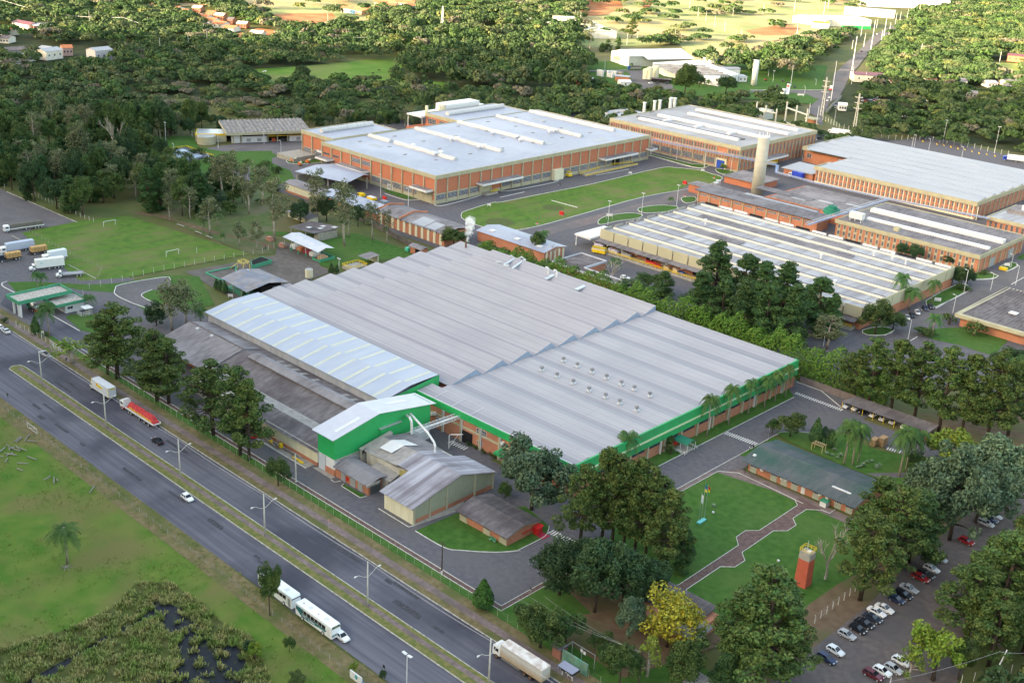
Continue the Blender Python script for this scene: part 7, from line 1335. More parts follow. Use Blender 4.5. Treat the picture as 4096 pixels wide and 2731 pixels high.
pk=[(44,655,1360,'wagon',BL,'dark blue station wagon at the near end of the car park row'),(44,730,1295,'hatch',WH,'white hatchback next to the dark blue wagon'),(44,828,1160,'hatch',SI,'silver hatchback after the gap in the car park row'),(44,920,1108,'hatch',BKc,'black hatchback beside the silver hatchback'),(44,975,1060,'sedan',BKc,'black saloon with red tail lights in the car park row'),(44,1045,1015,'sedan',(.02,.03,.05),'dark saloon beside the two white saloons'),(44,1082,965,'sedan',WH,'white saloon right after the dark saloons'),(44,1148,935,'sedan',WH,'white saloon with sunroof'),(44,1250,858,'hatch',BL,'dark blue hatchback half under the pine'),(44,1310,815,'wagon',BKc,'black estate car under the pine edge'),(44,1358,765,'sedan',SI,'silver saloon before the red car'),(44,1458,672,'wagon',RE,'dark red estate car'),(44,1500,645,'wagon',(.03,.03,.03),'black estate car behind the dark red one'),(44,1550,597,'hatch',WH,'white boxy hatchback past the red car'),(44,1615,510,'hatch',SI,'silver car under the blue-green trees'),(44,1848,362,'hatch',RE,'dark red car alone further up the car park'),(44,2012,208,'wagon',SI,'silver car at the far end of the car park'),(44,2045,175,'sedan',BL,'dark blue car at the far end of the car park'),(44,2080,142,'sedan',SI,'pale car farthest up the car park'),
(44,1052,1500,'wagon',(.12,.015,.03),'maroon hatchback at the bottom of the car park'),(44,1130,1470,'hatch',WH,'white hatchback beside the maroon one under the thin tree'),(44,1225,1450,'hatch',SI,'pale hatchback under the thin tree'),(44,1290,1385,'hatch',WH,'white car mostly hidden by the thin tree')]
for i,(rc,x,y,k,c,l) in enumerate(pk): carat(k,c,rc,x,y,-.06+ (i%3)*.03,l,'cars in the car park',.06)
for i,(x,y,c,l) in enumerate([(832,625,(.6,.62,.66),'pale silver car first under the carport'),(903,645,WH,'white car second under the carport'),(972,675,BKc,'dark car third under the carport'),(1056,702,(.55,.57,.6),'silver car fourth under the carport'),(1140,733,SI,'grey car fifth under the carport'),(1222,762,(.4,.42,.45),'grey hatchback sixth under the carport'),(1325,795,WH,'white car behind the palm crowns under the carport'),(1490,850,(.5,.5,.52),'grey car last under the carport')]):
    carat('hatch' if i%2 else 'sedan',c,34,x,y,-PI/2,l,'cars under the carport',.06)
for i,(x,y,c,l,k) in enumerate([(1340,1292,SI,'silver saloon nearest in the bays by the factory corner','sedan'),(1385,1272,BKc,'black saloon between the two silver cars','sedan'),(1428,1250,(.55,.55,.58),'pale silver hatchback third in the bays','hatch'),(1495,1213,BL,'dark blue saloon after the painted bay line','sedan'),(1540,1198,BKc,'black saloon last in the bays','sedan')]): carat(k,c,24,x,y,-.9,l,'cars in the bays by the factory corner',.07)
carat('hatch',WH,23,1068,952,.5,'white hatchback in the courtyard by the hedge'); carat('hatch',WH,12,660,1402,0,'white car beneath the canopy at the factory corner')
def trk(rc,x,y,rz,label,bodycol,L=9,conv=False,kind='box',cabc=(.78,.79,.8),bh=4.0,name='parked_truck'):
    c=G(rc,x,y,.5); t=truck(name,label,c[0],c[1],rz,.03); h=L/2
    cab(t,h+1.2,cabc,conv,w=1.22); chassis(t,-h,h+1,(h+.2,-h+1.0,-h+2.3)+((-h+3.6,0) if L>11 else ()))
    x1=h-1.1
    if kind=='box': b=MB(); b.box(-h,x1,-1.26,1.26,1.1,bh); b.build('box_body',bodycol,t,True)
    elif kind=='tarp': b=MB(); b.box(-h,x1,-1.26,1.26,1.1,1.5); b.build('flatbed',m_white,t,True); b=MB(); loft(b,[(-h+.2,1.15,1.0,1.5,2.9),(-h+1,1.2,1.1,1.5,3.2),(x1-.6,1.2,1.1,1.5,3.2),(x1,1.15,1.0,1.5,2.9)]); b.build('tarpaulin',bodycol,t,True)
    elif kind=='flat':
        b=MB(); b.box(-h,x1,-1.2,1.2,1.05,1.2); b.box(-h,x1,1.15,1.22,1.2,1.6); b.box(-h,x1,-1.22,-1.15,1.2,1.6); b.box(-h-.03,-h+.04,-1.2,1.2,1.2,1.6); b.box(x1-.05,x1,-1.2,1.2,1.2,2.0); b.build('flatbed',bodycol,t,True)
    elif kind=='tank': b=MB(); b.ring([(-h,0,2.0),(-h+.3,0,2.0),(x1-.3,0,2.0),(x1,0,2.0)],[.7,1.1,1.1,.7],16); b.build('tank',bodycol,t,True,True); b=MB(); b.box(-h-.1,-h+1,-1.2,1.2,.8,1.5); b.build('red_frame',m_red,t,True)
    elif kind=='crates':
        b=MB(); b.box(-h,x1,-1.25,1.25,.9,1.15); b.build('flatbed',m_dark,t,True); n=int((x1+h)/1.15)
        for k in range(n):
            b=MB()
            for j in range(10): b.box(-h+k*1.15+.05,-h+k*1.15+1.1,-1.2,1.2,1.17+j*.2,1.33+j*.2)
            b.build('crate_stack',bodycol,t,True)
    return t
wood=mat('crate_wood',(.60,.38,.17),(.45,.26,.11),sc=2.5,local=True)
trk(21,215,530,PI-.02-PI*0+ .22*0,'long truck with grey-brown tarpaulin load and white cab',mat('tarp_brown',(.17,.15,.13),(.13,.12,.11),sc=1,local=True),15,False,'tarp')
def yaw(rc,a,b): p=G(rc,*a); q=G(rc,*b); return math.atan2(q[1]-p[1],q[0]-p[0])
S.collection
for o_,(a,b_) in (('x',((420,520),(30,575))),): bpy.data.objects['parked_truck'].rotation_euler[2]=yaw(21,a,b_)
y1_=yaw(21,(410,760),(10,830))
t=trk(21,160,715,y1_,'blue-grey box trailer truck parked behind the crate truck',P('blue_grey_box',(.40,.45,.55)),12); 
t=trk(21,95,790,y1_,'dark truck stacked with pale wooden crates',wood,7.5,False,'crates',(.02,.03,.05))
c=G(21,330,745); t=truck('crate_trailer','separate trailer stacked with wooden crates behind the crate truck',c[0],c[1],y1_,.03,cat='trailer'); chassis(t,-3.2,4.4,(-2,2)); b=MB(); b.box(-3.4,3.4,-1.25,1.25,.9,1.15); b.build('flatbed',m_dark,t,True)
for k in range(5):
    b=MB()
    for j in range(10): b.box(-3.2+k*1.25,-2.1+k*1.25,-1.2,1.2,1.17+j*.2,1.33+j*.2)
    b.build('crate_stack',wood,t,True)
t=trk(21,480,790,y1_,'white box truck half hidden behind the big white box truck',P('pale_blue_box',(.62,.66,.75)),8)
t=trk(21,415,865,yaw(21,(540,860),(260,895)),'big white box truck with bonneted cab and worn red lettering on top',mat('box_white',(.76,.77,.75),(.70,.70,.66),sc=.6,local=True),11.5,True,'box',bh=4.3)
text('TRANSPORTES',.62,P('worn_orange',(.45,.2,.08)),'lettering',t,(4.2,-.3,4.31),(-1,0,0),(0,-1,0)); b=MB(); disc(b,2.6,3.0,1.27,.5,.5); b.build('emblem',P('emblem_grey',(.5,.62,.62)),t,True)
t=trk(21,610,930,yaw(21,(740,920),(470,940)),'white bonneted flatbed truck with empty grey bed',P('bed_grey',(.42,.42,.45)),8.5,True,'flat')
t=trk(21,300,1225,yaw(21,(360,1260),(240,1190)),'tanker truck with green cab driving under the gate canopy',m_silver,6,False,'tank',(.01,.2,.12),name='tanker_truck')
trk(14,400,1520,yaw(14,(410,1540),(300,1510)),'blue box truck beside the white-roofed factory',P('deep_blue_box',(.01,.05,.45)),8)
trk(13,1150,590,yaw(13,(1210,590),(1100,590)),'far blue-cab truck with round load beside the far warehouse',mat('tarp_brown',(.17,.15,.13)),11,False,'tarp',(.01,.12,.35))
trk(14,770,1150,yaw(14,(830,1160),(690,1140)),'white bus-like long truck parked by the gate area',P('white_box_far',(.75,.76,.76)),14)
trk(14,2270,1375,yaw(14,(2338,1385),(2165,1365)),'blue-cab truck with white trailer at the right edge',P('white_trailer_far',(.7,.72,.75)),13,False,'box',(.01,.05,.4))
trk(14,690,765,yaw(14,(680,780),(700,735)),'tank truck driving on the far road',m_silver,9,False,'tank')
for i,(x,y,c,k,l) in enumerate([(545,1195,WH,'suv','white car nearest the factory corner at the far gate'),(580,1185,BKc,'hatch','dark car second at the far gate'),(600,1180,BKc,'hatch','black car third at the far gate'),(628,1150,SI,'hatch','silver car at the left of the far gate row'),(660,1158,SI,'hatch','silver car second of the far gate row'),(690,1165,BL,'hatch','dark blue car of the far gate row'),(715,1170,WH,'hatch','white car of the far gate row'),(745,1175,WH,'hatch','white car last of the far gate row'),(535,1167,SI,'hatch','grey car behind the factory parapet')]): carat(k,c,14,x,y,-1.9,l,'cars at the far gate',.02)
for i,(x,y,c,l) in enumerate([(660,860,WH,'white car at the far road kerb'),(675,835,WH,'white car ahead at the far road kerb'),(1085,295,WH,'white car far up the sunlit road'),(950,440,BKc,'dark car on the sunlit far road'),(280,690,BL,'dark blue car beside the far trees'),(325,713,BKc,'black car parked on the far lawn road'),(345,728,WH,'white car parked on the far lawn road'),(380,742,BL,'blue car parked on the far lawn road'),(230,733,BL,'dark car left on the far lawn road'),(135,683,RE,'red car by the slim white tower')]): carat('hatch',c,14,x,y,2.0,l)
for i,(x,c,l) in enumerate([(1285,WH,'white car under the far grey carport'),(1340,BKc,'black car under the far grey carport'),(1425,BKc,'dark car at the right of the far grey carport')]): carat('hatch',c,13,x,712,-2.2,l)
jc=[WH,SI,BL,RE,(.5,.52,.55),WH,(.05,.1,.25)]; base=make_car('hatch',WH); base['label']='scrapped car in the junkyard among the trees'; base['group']='scrapped cars in the junkyard among the trees'; base.name='scrapped_car'
protos=[base]
for c in jc[1:]:
    q=make_car('hatch',c); q.name='scrapped_car'; q['label']=base['label']; q['group']=base['group']; protos.append(q)
g=random.Random(9); n=0; spots=[]
for (cx,cy,w,h,k) in ((1040,850,100,25,20),(1110,890,70,25,16),(1480,885,45,20,8),(1360,985,70,20,14),(1870,840,60,12,6),(740,905,25,12,4),(960,845,40,12,6)):
    for _ in range(k): spots.append((cx+g.uniform(-w,w),cy+g.uniform(-h,h)))
for i,(x,y) in enumerate(spots):
    c=G(14,x,y); place(protos[i%7],(c[0],c[1],.0),g.choice((.8,2.3,.9,2.4))+g.uniform(-.15,.15))
def lift(rc,x,y,lb,col,k):
    c=G(rc,x,y); t=thing('work_machine',lb,'machine',(c[0],c[1],0.05),k); b=MB(); b.box(-1.2,1.2,-.7,.7,.5,1.2); b.box(-.6,.4,-.6,.6,1.2,2.0); b.build('body',P('machine_%s'%('o' if col[1]>.1 else 'r'),col),t,True); b=MB(); b.bar((-.9,0,1.2),(1.6,0,2.2),.3,.3); b.box(1.4,2.2,-.5,.5,1.9,2.7); b.build('boom',m_cream,t,True)
    for xx in (-.8,.8):
        for yy in (-.7,.7): wheel(t,xx,yy,.4,.3)
lift(12,365,1385,'orange lifting machine on the curved drive',(.65,.16,.03),.4); lift(12,425,1415,'orange lifting machine nearer the grey barn',(.65,.16,.03),-.3); lift(12,490,1395,'small dark forklift by the low wall',(.2,.12,.05),.2)
def ycart(rc,x,y,lb,rz=0):
    c=G(rc,x,y); t=thing('yellow_container',lb,'container',(c[0],c[1],.05),rz); b=MB(); b.box(-3,3,-1.2,1.2,.5,1.9); b.build('body',m_yel,t,True); b=MB(); b.box(-3.02,3.02,-1.22,1.22,1.9,2.3); b.build('white_band',m_white,t,True); b=MB(); b.box(-3,3,-1.2,1.2,2.3,2.9); b.build('cover',mat('yellow_cover',(.55,.38,.05),(.4,.3,.05),sc=1),t,True)
    for xx in (-2,2):
        for yy in (-1.1,1.1): wheel(t,xx,yy,.35,.25)
ycart(13,568,1505,'yellow canopied trailer beside the tall beige door of the brick factory',.0); ycart(23,845,745,'yellow and white trailer at the loading dock corner',.3)
b_=G(22,1040,285); t=thing('yellow_container','open yellow skip by the drive before the brick factory','container',(b_[0],b_[1],0)); b=MB(); b.box(-2.4,2.4,-1.3,1.3,.1,1.3); b.build('body',m_yel,t,True); b=MB(); b.box(-2.2,2.2,-1.1,1.1,1.3,1.5); b.build('contents',m_white,t,True)
b_=G(22,950,255); t=thing('yellow_container','yellow skip half behind the eucalyptus leaves','container',(b_[0],b_[1],0)); b=MB(); b.box(-1.6,1.6,-1.3,1.3,.1,1.5); b.build('body',m_yel,t,True)
b_=G(24,2160,885); t=thing('yellow_container','low yellow box on the lawn by the brick offices','container',(b_[0],b_[1],0)); b=MB(); b.box(-1.6,1.6,-1.0,1.0,.1,1.2); b.build('body',m_yel,t,True)
b_=G(14,445,1440); t=thing('yellow_container','yellow container beside the white canopy by the white-roofed factory','container',(b_[0],b_[1],0)); b=MB(); b.box(-3,3,-1.3,1.3,.1,2.3); b.build('body',m_yel,t,True)
b_=G(22,1150,320); t=thing('metal_stack','stack of grey-blue metal frames by the drive','metal stack',(b_[0],b_[1],0)); b=MB()
for k in range(5): b.box(-2,2,-1.3,1.3,.1+k*.3,.25+k*.3)
b.build('frames',P('slate_blue',(.2,.27,.33)),t,True)
b_=G(22,1210,200); t=thing('white_booth','white twin booth by the factory drive','booth',(b_[0],b_[1],0)); b=MB(); b.box(-2,2,-1.2,1.2,0,2.8); b.build('body',m_white,t,True); b=MB(); b.box(-1.6,1.6,-1.25,-1.19,.6,2.4); b.build('window',m_grey,t,True)
for rc,x,y,lb in ((22,170,635,'stack of pink bricks by the worn slope path'),(21,2300,640,'') ,(22,280,690,'pinkish brick pile beside the open shelter')):
    if not lb: continue
    c=G(rc,x,y); t=thing('brick_pile',lb,'bricks',(c[0],c[1],0)); b=MB(); b.box(-1.6,-.1,-1,1,0,1.3); b.box(.1,1.6,-1,1,0,1.0); b.box(-1.2,.8,-.8,.6,1.3,1.7); b.build('brick_stack',mat('pink_brick',(.50,.26,.19),(.42,.2,.15),sc=3),t,True)
for rc,x,y,lb,h in ((23,525,420,'red hydrant cabinet on the left half of the campus lawn',1.9),(23,1577,157,'red hydrant cabinet on the right half of the campus lawn',1.9),(22,1148,288,'red hydrant cabinet by the strip lawn of the drive',1.7),(22,975,110,'red cabinet at the open barn end',2.4)):
    c=G(rc,x,y); t=thing('hydrant_cabinet',lb,'cabinet',(c[0],c[1],.1)); b=MB(); b.box(-1.1,1.1,-.4,.4,.2,h); b.build('body',m_red,t,True); b=MB(); b.box(-1.3,1.3,-.5,.5,0,.2); b.build('base',m_conc,t,True)
for rc,x,y,lb in ((23,318,495,'small red hydrant on the lawn corner'),(23,1828,105,'small red hydrant at the lawn tip'),(23,1577,255,'small red hydrant at the road island')):
    c=G(rc,x,y); t=thing('hydrant',lb,'hydrant',(c[0],c[1],.08)); b=MB(); b.cyl(0,0,.1,.9,.18,.14,8); b.ring([(-.4,0,.6),(.4,0,.6)],.12,8); b.build('body',m_red,t,True); b=MB(); b.box(-1,1,-.7,.7,0,.1); b.build('base',m_conc,t,True)
def sign(rc,x,y,lb,w=1.8,h=1.0,z=.8,col=None,name='sign_board'):
    c=G(rc,x,y); t=thing(name,lb,'sign',(c[0],c[1],.05),.7); b=MB(); b.box(-w/2,w/2,-.04,.04,z,z+h); b.build('board',col or m_white,t,True)
    for s in (-1,1): b=MB(); b.box(s*w*.45-.05,s*w*.45+.05,-.03,.03,0,z); b.build('post',m_white,t,True)
for q in ((22,2040,350,'white board at the left tip of the campus lawn'),(13,1110,1495,'white board on the upper edge of the campus lawn'),(13,1728,1470,'white board at the right of the campus lawn'),(23,932,455,'white board on the small round lawn',3.0,1.3,1.6),(24,1598,1160,'white sign on the lawn by the palms',2.6,1.4,.5),(24,2190,865,'white sign on the lawn by the brick offices',2.4,1.2,.8),(21,1968,1130,'white sign near the three cypresses'),(21,368,1465,'small white sign on the gate fence',.8,.6,1.8),(14,432,825,'long white sign on the grass by the far junction',5,1.2,.8),(14,1160,1180,'white billboard on the far truck park fence',4,1.8,3)): sign(*q)
def lamp2(x,y,h,label,rz,conc=True,arm=3.0):
    t=thing('street_lamp',label,'street lamp',(x,y,.15),rz); b=MB(); b.ring([(0,0,0),(0,0,h)],[.23,.13],10); b.build('pole',m_pole,t,True,True)
    for s in (-1,1):
        b=MB(); b.ring([(0,0,h*.66),(s*arm*.35,0,h*.70),(s*arm*.8,0,h*.78),(s*arm,0,h*.785)],.06,6); b.build('arm',m_pole,t,True); b=MB(); b.ring([(s*(arm-.1),0,h*.785),(s*(arm+.35),0,h*.79),(s*(arm+.7),0,h*.78)],[.08,.2,.1],8); b.build('lamp_head',m_white,t,True)
    return t
LP=[(31,364,462,'leftmost avenue lamp on the median, by the silver pickup'),(31,909,818,'avenue lamp on the median before the box truck'),(31,1541,1247,'avenue lamp on the median between black and white cars'),(42,128,318,'avenue lamp on the median left of the speed sign'),(42,1003,917,'avenue lamp on the median beyond the lettered bus'),(42,2035,1600,'avenue lamp in front of the dusty lorry cab')]
tops=[]
for rc,x,y,l in LP:
    c=G(rc,x,y); lamp2(c[0],c[1],11.4,l,PI/2); tops.append((c[0],c[1]))
c=G(42,1335,1660); t=thing('street_lamp','thin lamp with two flat wide heads at the bottom edge','street lamp',(c[0],c[1],0)); b=MB(); b.ring([(0,0,0),(0,0,9.2)],.09,8); b.build('pole',m_white,t,True)
for s in (-1,1): b=MB(); b.bar((s*.2,0,9.3),(s*1.3,0,9.4),.6,.12); b.build('lamp_head',m_white,t,True)
def wire(name,label,pts,sag,r=.02,m=None,cat='cable'):
    t=thing(name,label,cat,pts[0]); b=MB()
    for a,c in zip(pts[:-1],pts[1:]):
        a=Vector(a); c=Vector(c); q=[a.lerp(c,k/10)-Vector((0,0,sag*4*(k/10)*(1-k/10))) for k in range(11)]; b.ring(q,r,4,cap=False)
    b.build('strand',m or P('cable_grey',(.35,.35,.37)),t); return t
xs=[-400]+[p[0] for p in tops]+[-80]
for j,(dy,dz,l) in enumerate(((0.0,11.3,'highest power cable strung along the avenue lamps'),(.45,10.9,'second power cable strung along the avenue lamps'),(.9,10.6,'lowest power cable strung along the avenue lamps'))):
    wire('power_cable',l,[(x,137.3+dy+(.0),dz) for x in xs],.45,.022)
def pole(rc,x,y,h,label,r=.14,m=None,cross=True,name='utility_pole',lean=0):
    c=G(rc,x,y); t=thing(name,label,'pole',(c[0],c[1],0)); b=MB(); b.ring([(0,0,0),(lean*.72,lean*.69,h)],[r*1.2,r*.7],8); b.build('pole',m or m_pole,t,True)
    if cross:
        b=MB()
        for z in ((h-.3,) if cross==1 else (h-.3,h-1.6)): b.bar((-1.2+lean*.7,lean*.7,z),(1.2+lean*.7,lean*.7,z),.12,.12)
        b.build('crossarm',BK,t,True)
    return t
pole(42,1635,642,8.6,'brown utility pole with white base by the drain strip',.16,BK,1); 
c=G(42,1635,642); t=bpy.data.objects.get('utility_pole'); b=MB(); b.cyl(0,0,0,1.1,.2,.2,8); b.build('white_base',m_white,t,True)
pole(32,392,1275,8.2,'concrete pole with crossarm by the small round tree',.22,m_pole,2); pole(43,1180,1600,9,'cable pole with two crossarms at the bottom among trees',.2,BK,2)
pole(44,2035,1600,9.3,'leaning white pole at the bottom right corner',.16,m_white,0,lean=1.9); pole(44,1180,1640,3.6,'short white post top at the bottom edge',.12,m_white,0)
wire('power_cable','cable pair crossing the bottom right corner',[G(44,1190,1555,6),G(44,2130,1300,9.0),G(44,2500,1290,9)],.5,.03)
for j in range(3): wire('power_cable','overhead cable %s to the pole by the bottom trees'%['leftmost','middle','rightmost'][j],[G(43,120+130*j,830,6),G(43,1190,1290+j*8,8.8)],.8,.02)
pole(34,150,930,5,'thin aerial mast at the near corner of the long office roof',.04,m_silver,1,'antenna'); pole(42,672,262,3.0,'thin post of the round speed sign',.03,m_silver,0,'traffic_sign'); t=[o for o in bpy.data.objects if o.name.startswith('traffic_sign')][-1]; t['label']='round red-rimmed speed sign on the pavement of the avenue'; t['category']='traffic sign'; t.name='traffic_sign'
b=MB(); b.ring([(0,-.03,2.7),(0,.0,2.7)],.34,16); b.build('rim',m_red,t,True); b=MB(); b.ring([(0,-.045,2.7),(0,-.031,2.7)],.26,16); b.build('disc',m_white,t,True)
text('60',.3,m_black,'lettering',t,(-.17,-.06,2.6),(1,0,0),(0,0,1))
c=G(42,1142,1510); t=thing('traffic_sign','dark backed small sign at the near verge of the avenue','traffic sign',(c[0],c[1],0)); b=MB(); b.bar((0,0,0),(0,0,2.2),.06,.06); b.build('post',m_silver,t,True); b=MB(); b.box(-.3,.3,-.03,.03,2.0,2.8); b.build('plate',m_black,t,True)
b=MB(); c=G(42,905,1550); t=thing('painted_wall','white wall end with a teal disc and blue band at the bottom edge','wall',(c[0],c[1],0)); b.box(-1.8,1.8,-.12,.12,0,1.8); b.build('panel',m_white,t,True); b=MB(); disc(b,.2,1.1,-.14,.45,.5); b.build('teal_disc',P('teal_disc',(.02,.3,.35)),t,True); b=MB(); b.box(1.8,4,-.12,.12,0,.9); b.build('blue_band',m_blue,t,True)
def lamp1(rc,x,y,h,label,heads=1):
    c=G(rc,x,y); t=thing('lamp_post',label,'lamp post',(c[0],c[1],0)); b=MB(); b.ring([(0,0,0),(0,0,h)],[.13,.09],8); b.build('pole',P('lamp_grey',(.6,.62,.65)),t,True); b=MB()
    if heads==2: b.box(-.9,-.2,-.2,.2,h-.1,h+.15); b.box(.2,.9,-.2,.2,h-.1,h+.15); b.bar((-.9,0,h-.1),(.9,0,h-.1),.1,.1)
    else: b.bar((0,0,h),(-.9,0,h+.1),.08,.08); b.box(-1.4,-.7,-.18,.18,h,h+.18)
    b.build('lamp_head',m_white,t,True); return t
for q in ((23,920,502,11.5,'left twin-head lamp on the campus road below the lawn',2),(23,1207,420,11,'middle twin-head lamp on the campus road below the lawn',2),(23,1506,346,11,'right twin-head lamp by the small palm island',2),(22,760,912,6,'twin-head lamp at the roof edge by the cypress pair',2),(21,2133,1017,6,'thin lamp post before the patched roof shed',1),(34,625,118,5.5,'white lamp behind the hedge end',2),(24,1348,1478,7.5,'slim lamp by the road below the parked cars',1),(24,1730,1255,7.5,'lamp by the sign lawn',1),(24,1825,1075,9.5,'tall plain post by the curved kerb',1),(24,2052,1062,7.5,'lamp at the island before the brick offices',1),(24,2265,1015,8.5,'tall lamp near the right edge',1),(24,2225,865,6,'lamp on the lawn right of the brick offices',1),
 (11,1417,1212,11,'tall lamp by the pond lawn',2),(11,1441,1167,9,'tall lamp behind the pond lawn',1),(11,1485,1300,4.5,'curved lamp at the pond bank',1),(11,1783,1390,4.5,'curved lamp right of the pond',1),(11,1863,1265,8,'lamp before the round tank',1),(11,1640,1165,7,'curved lamp left of the yellow tank',1),(12,120,1235,7,'lamp before the pavilion wall',1),(12,265,1310,7,'lamp on the curved drive lawn',1),(12,735,1055,4,'lamp behind the annex roof left',1),(12,1140,1085,5,'lamp behind the annex roof right',1),(22,1115,265,11,'tall lamp by the canopy of the brick factory',1),(22,1350,350,9,'lamp by the low drive wall',1),(13,893,605,8,'lamp on the far lawn by the tank truck',1),(13,1745,1420,9,'white post before the blue door',1),(13,1968,1465,10,'white post right of the round lime tree',1),(13,1505,1360,10,'tall white post under the pipe bridge left',1),(13,1283,1310,10,'white post under the pipe bridge far left',1)): lamp1(*q)
for q in ((14,445,1375,7,'lamp post in the factory yard by the white canopy',1),(14,1645,1222,15,'tall floodlight mast at the far truck park, left one',2),(14,2085,1310,17,'tall floodlight mast at the far truck park, right one',2),(14,1400,1260,8,'short lamp at the truck park, left',1),(14,1380,1262,6,'shorter lamp beside the left truck park lamp',1),(14,1525,1280,7,'lamp in the middle of the truck park',1),(14,1806,1350,7,'lamp by the round bush at the truck park',1),(14,950,1175,6,'lamp by the pylon foot',1),(14,715,1070,12,'white pole between the far gate and the pylon',1),(14,155,655,8,'double lamp by the slim white tower',2),(14,195,700,9,'double lamp right of the slim white tower',2),(14,465,805,6,'lamp at the far junction',1),(14,560,730,5,'lamp post in the far grass',1)): lamp1(*q)
for i,(rc,x,y,h,l) in enumerate([(14,610,985,27,'tall white pylon with crossarms beside the far road'),(14,885,1130,26,'tall white pylon with crossarms at the truck park fence')]):
    c=G(rc,x,y); t=thing('power_pylon',l,'pylon',(c[0],c[1],0)); b=MB()
    for s in (-1,1): b.ring([(s*1.0,0,0),(s*.25,0,h)],[.4,.25],8)
    for k in range(9): z=k*h/9; w=1.0-.75*z/h; b.bar((-w,0,z),(w,0,z),.25,.25)
    b.build('shaft',m_pole,t,True); b=MB()
    for z in (h*.62,h*.76,h*.9): b.bar((-2.6,-.6,z),(0,0,z-.3),.3,.35); b.bar((2.6,.6,z),(0,0,z-.3),.3,.35)
    b.build('crossarm',m_pole,t,True)
for i,(x,y,h) in enumerate([(690,860,30),(865,720,15),(870,600,30),(975,740,12),(1030,430,30),(1140,330,28),(970,400,14),(945,315,12),(1120,345,11),(1185,300,14),(1240,205,14),(1275,200,14),(1335,190,16),(1440,130,12),(350,710,14),(500,990,9),(560,1110,16),(400,290,10),(870,420,9),(625,150,20),(665,75,18),(935,75,16),(375,100,18),(110,120,12),(2480-1400,240,10),(1455,470,11),(1745,500,9),(2125,550,12)]):
    pole(14,x,y,h,'white pole along the far road, '+['tallest at the junction','short by the villa','tall above the junction'][i] if i<3 else 'white pole standing in the far upper right landscape',.3 if h>20 else .2,m_white,0,'far_pole')
    t=[o for o in COL.objects if o.name.startswith('far_pole') and o.parent is None][-1]
    if i>=3: t['group']='white poles in the far upper right'
for i,(rc,x,y,h) in enumerate([(11,260,70,12),(11,350,65,12),(11,768,225,14),(11,1265,240,10),(11,1740,295,10),(11,1770,388,12),(11,1610,412,12),(11,1370,475,14),(11,1135,425,6),(11,478,195,7),(11,403,180,5),(12,600,330,6),(12,1050,340,6),(12,1455,352,8),(12,328,275,8),(12,665,198,10),(12,492,225,6),(12,730,105,10),(13,685,200,12),(13,640,165,10),(13,1082,385,11),(13,1172,335,8),(13,1490,360,12),(13,1615,100,14),(13,1688,150,12),(13,1755,185,12),(13,1830,230,12),(13,1915,270,12),(13,1985,150,12),(13,2245,120,12),(13,2060,310,8)]):
    pole(rc,x,y,h,'pale cable pole rising from the far woods and fields',.2,m_pole,0,'cable_pole'); t=[o for o in COL.objects if o.name.startswith('cable_pole') and o.parent is None][-1]; t['group']='pale cable poles in the far woods and fields'
wire('power_cable','long cable crossing the far woods at the upper left',[G(11,-50,-20,12),G(11,1050,150,10),G(11,1830,240,8)],6,.12,m_white)
wire('power_cable','faint cable over the far woods behind the meadow',[G(12,200,270,8),G(12,1050,320,6),G(12,1455,330,7),G(12,2100,300,8)],2,.08,m_white)
t=thing('lattice_mast','thin lattice mast in the sunlit woods','mast',(0,0,0)); c=G(12,1640,290); t.location=(c[0],c[1],0); b=MB()
for dx,dy in ((-1.5,-1.5),(1.5,-1.5),(1.5,1.5),(-1.5,1.5)): b.bar((dx,dy,0),(dx*.2,dy*.2,26),.25,.25)
for k in range(10): z=k*2.6; w=1.5*(1-z/26*.8); b.bar((-w,-w,z),(w,-w,z+2),.15,.15); b.bar((w,-w,z),(w,w,z+2),.15,.15)
b.build('lattice',m_white,t,True)
def fence(name,label,pts,h,step,pm,net=None,rail_=False,r=.06,lean=0.0):
    t=thing(name,label,'fence',(pts[0][0],pts[0][1],0)); acc=[]
    for a,c in zip(pts[:-1],pts[1:]):
        L=math.hypot(c[0]-a[0],c[1]-a[1]); n=max(1,int(round(L/step)))
        for k in range(n): acc.append((a[0]+(c[0]-a[0])*k/n,a[1]+(c[1]-a[1])*k/n))
    acc.append(pts[-1][:2]); acc=acc[:100]
    b=MB()
    if lean: b.ring([(0,0,0),(0,0,h-.35),(0,-lean,h)],r,6)
    else: b.ring([(0,0,0),(0,0,h)],r,6)
    o=b.build('post',pm,t,True); ox,oy=pts[0][0],pts[0][1]
    for i,(x,y) in enumerate(acc):
        if i==0: continue
        q=o.copy(); COL.objects.link(q); q.parent=t; q.location=(x-ox,y-oy,0)
    b=MB()
    for a,c in zip(acc[:-1],acc[1:]):
        for z in ((h*.3,h*.6,h*.9) if not rail_ else (h*.5,h*.95)): b.bar((a[0],a[1],z),(c[0],c[1],z),.008,.008)
    b.build('wire' if not rail_ else 'rail',net or m_grey,t); return t
PG=P('post_green_grey',(.36,.40,.26)); PW=mat('weathered_post',(.30,.25,.20),(.4,.36,.3),sc=2); PC=mat('concrete_post',(.62,.60,.55),(.5,.48,.44),sc=2)
fence('mesh_fence','green-grey bent-top mesh fence between pavement and plant lawn',[(-331,155.6),(-132,155.8)],2.3,3.0,PG,None,False,.04,.3)
fence('mesh_fence','bent-top mesh fence from the bus shelter to the right',[(-117,154.6),(-80,154.6)],2.3,3.0,PG,None,False,.04,.3)
fence('pasture_fence','wooden post fence between the pasture and the near verge',[(-330,121.6),(-250,121.2),(-150,119.8),(-120,119.6)],1.3,3.3,PW,None,False,.08)
fence('gate_fence','concrete post fence along the gate lane lawn',[G(21,140,1365)[:2],G(21,430,1520)[:2]],1.8,2.6,PC,None,False,.09)
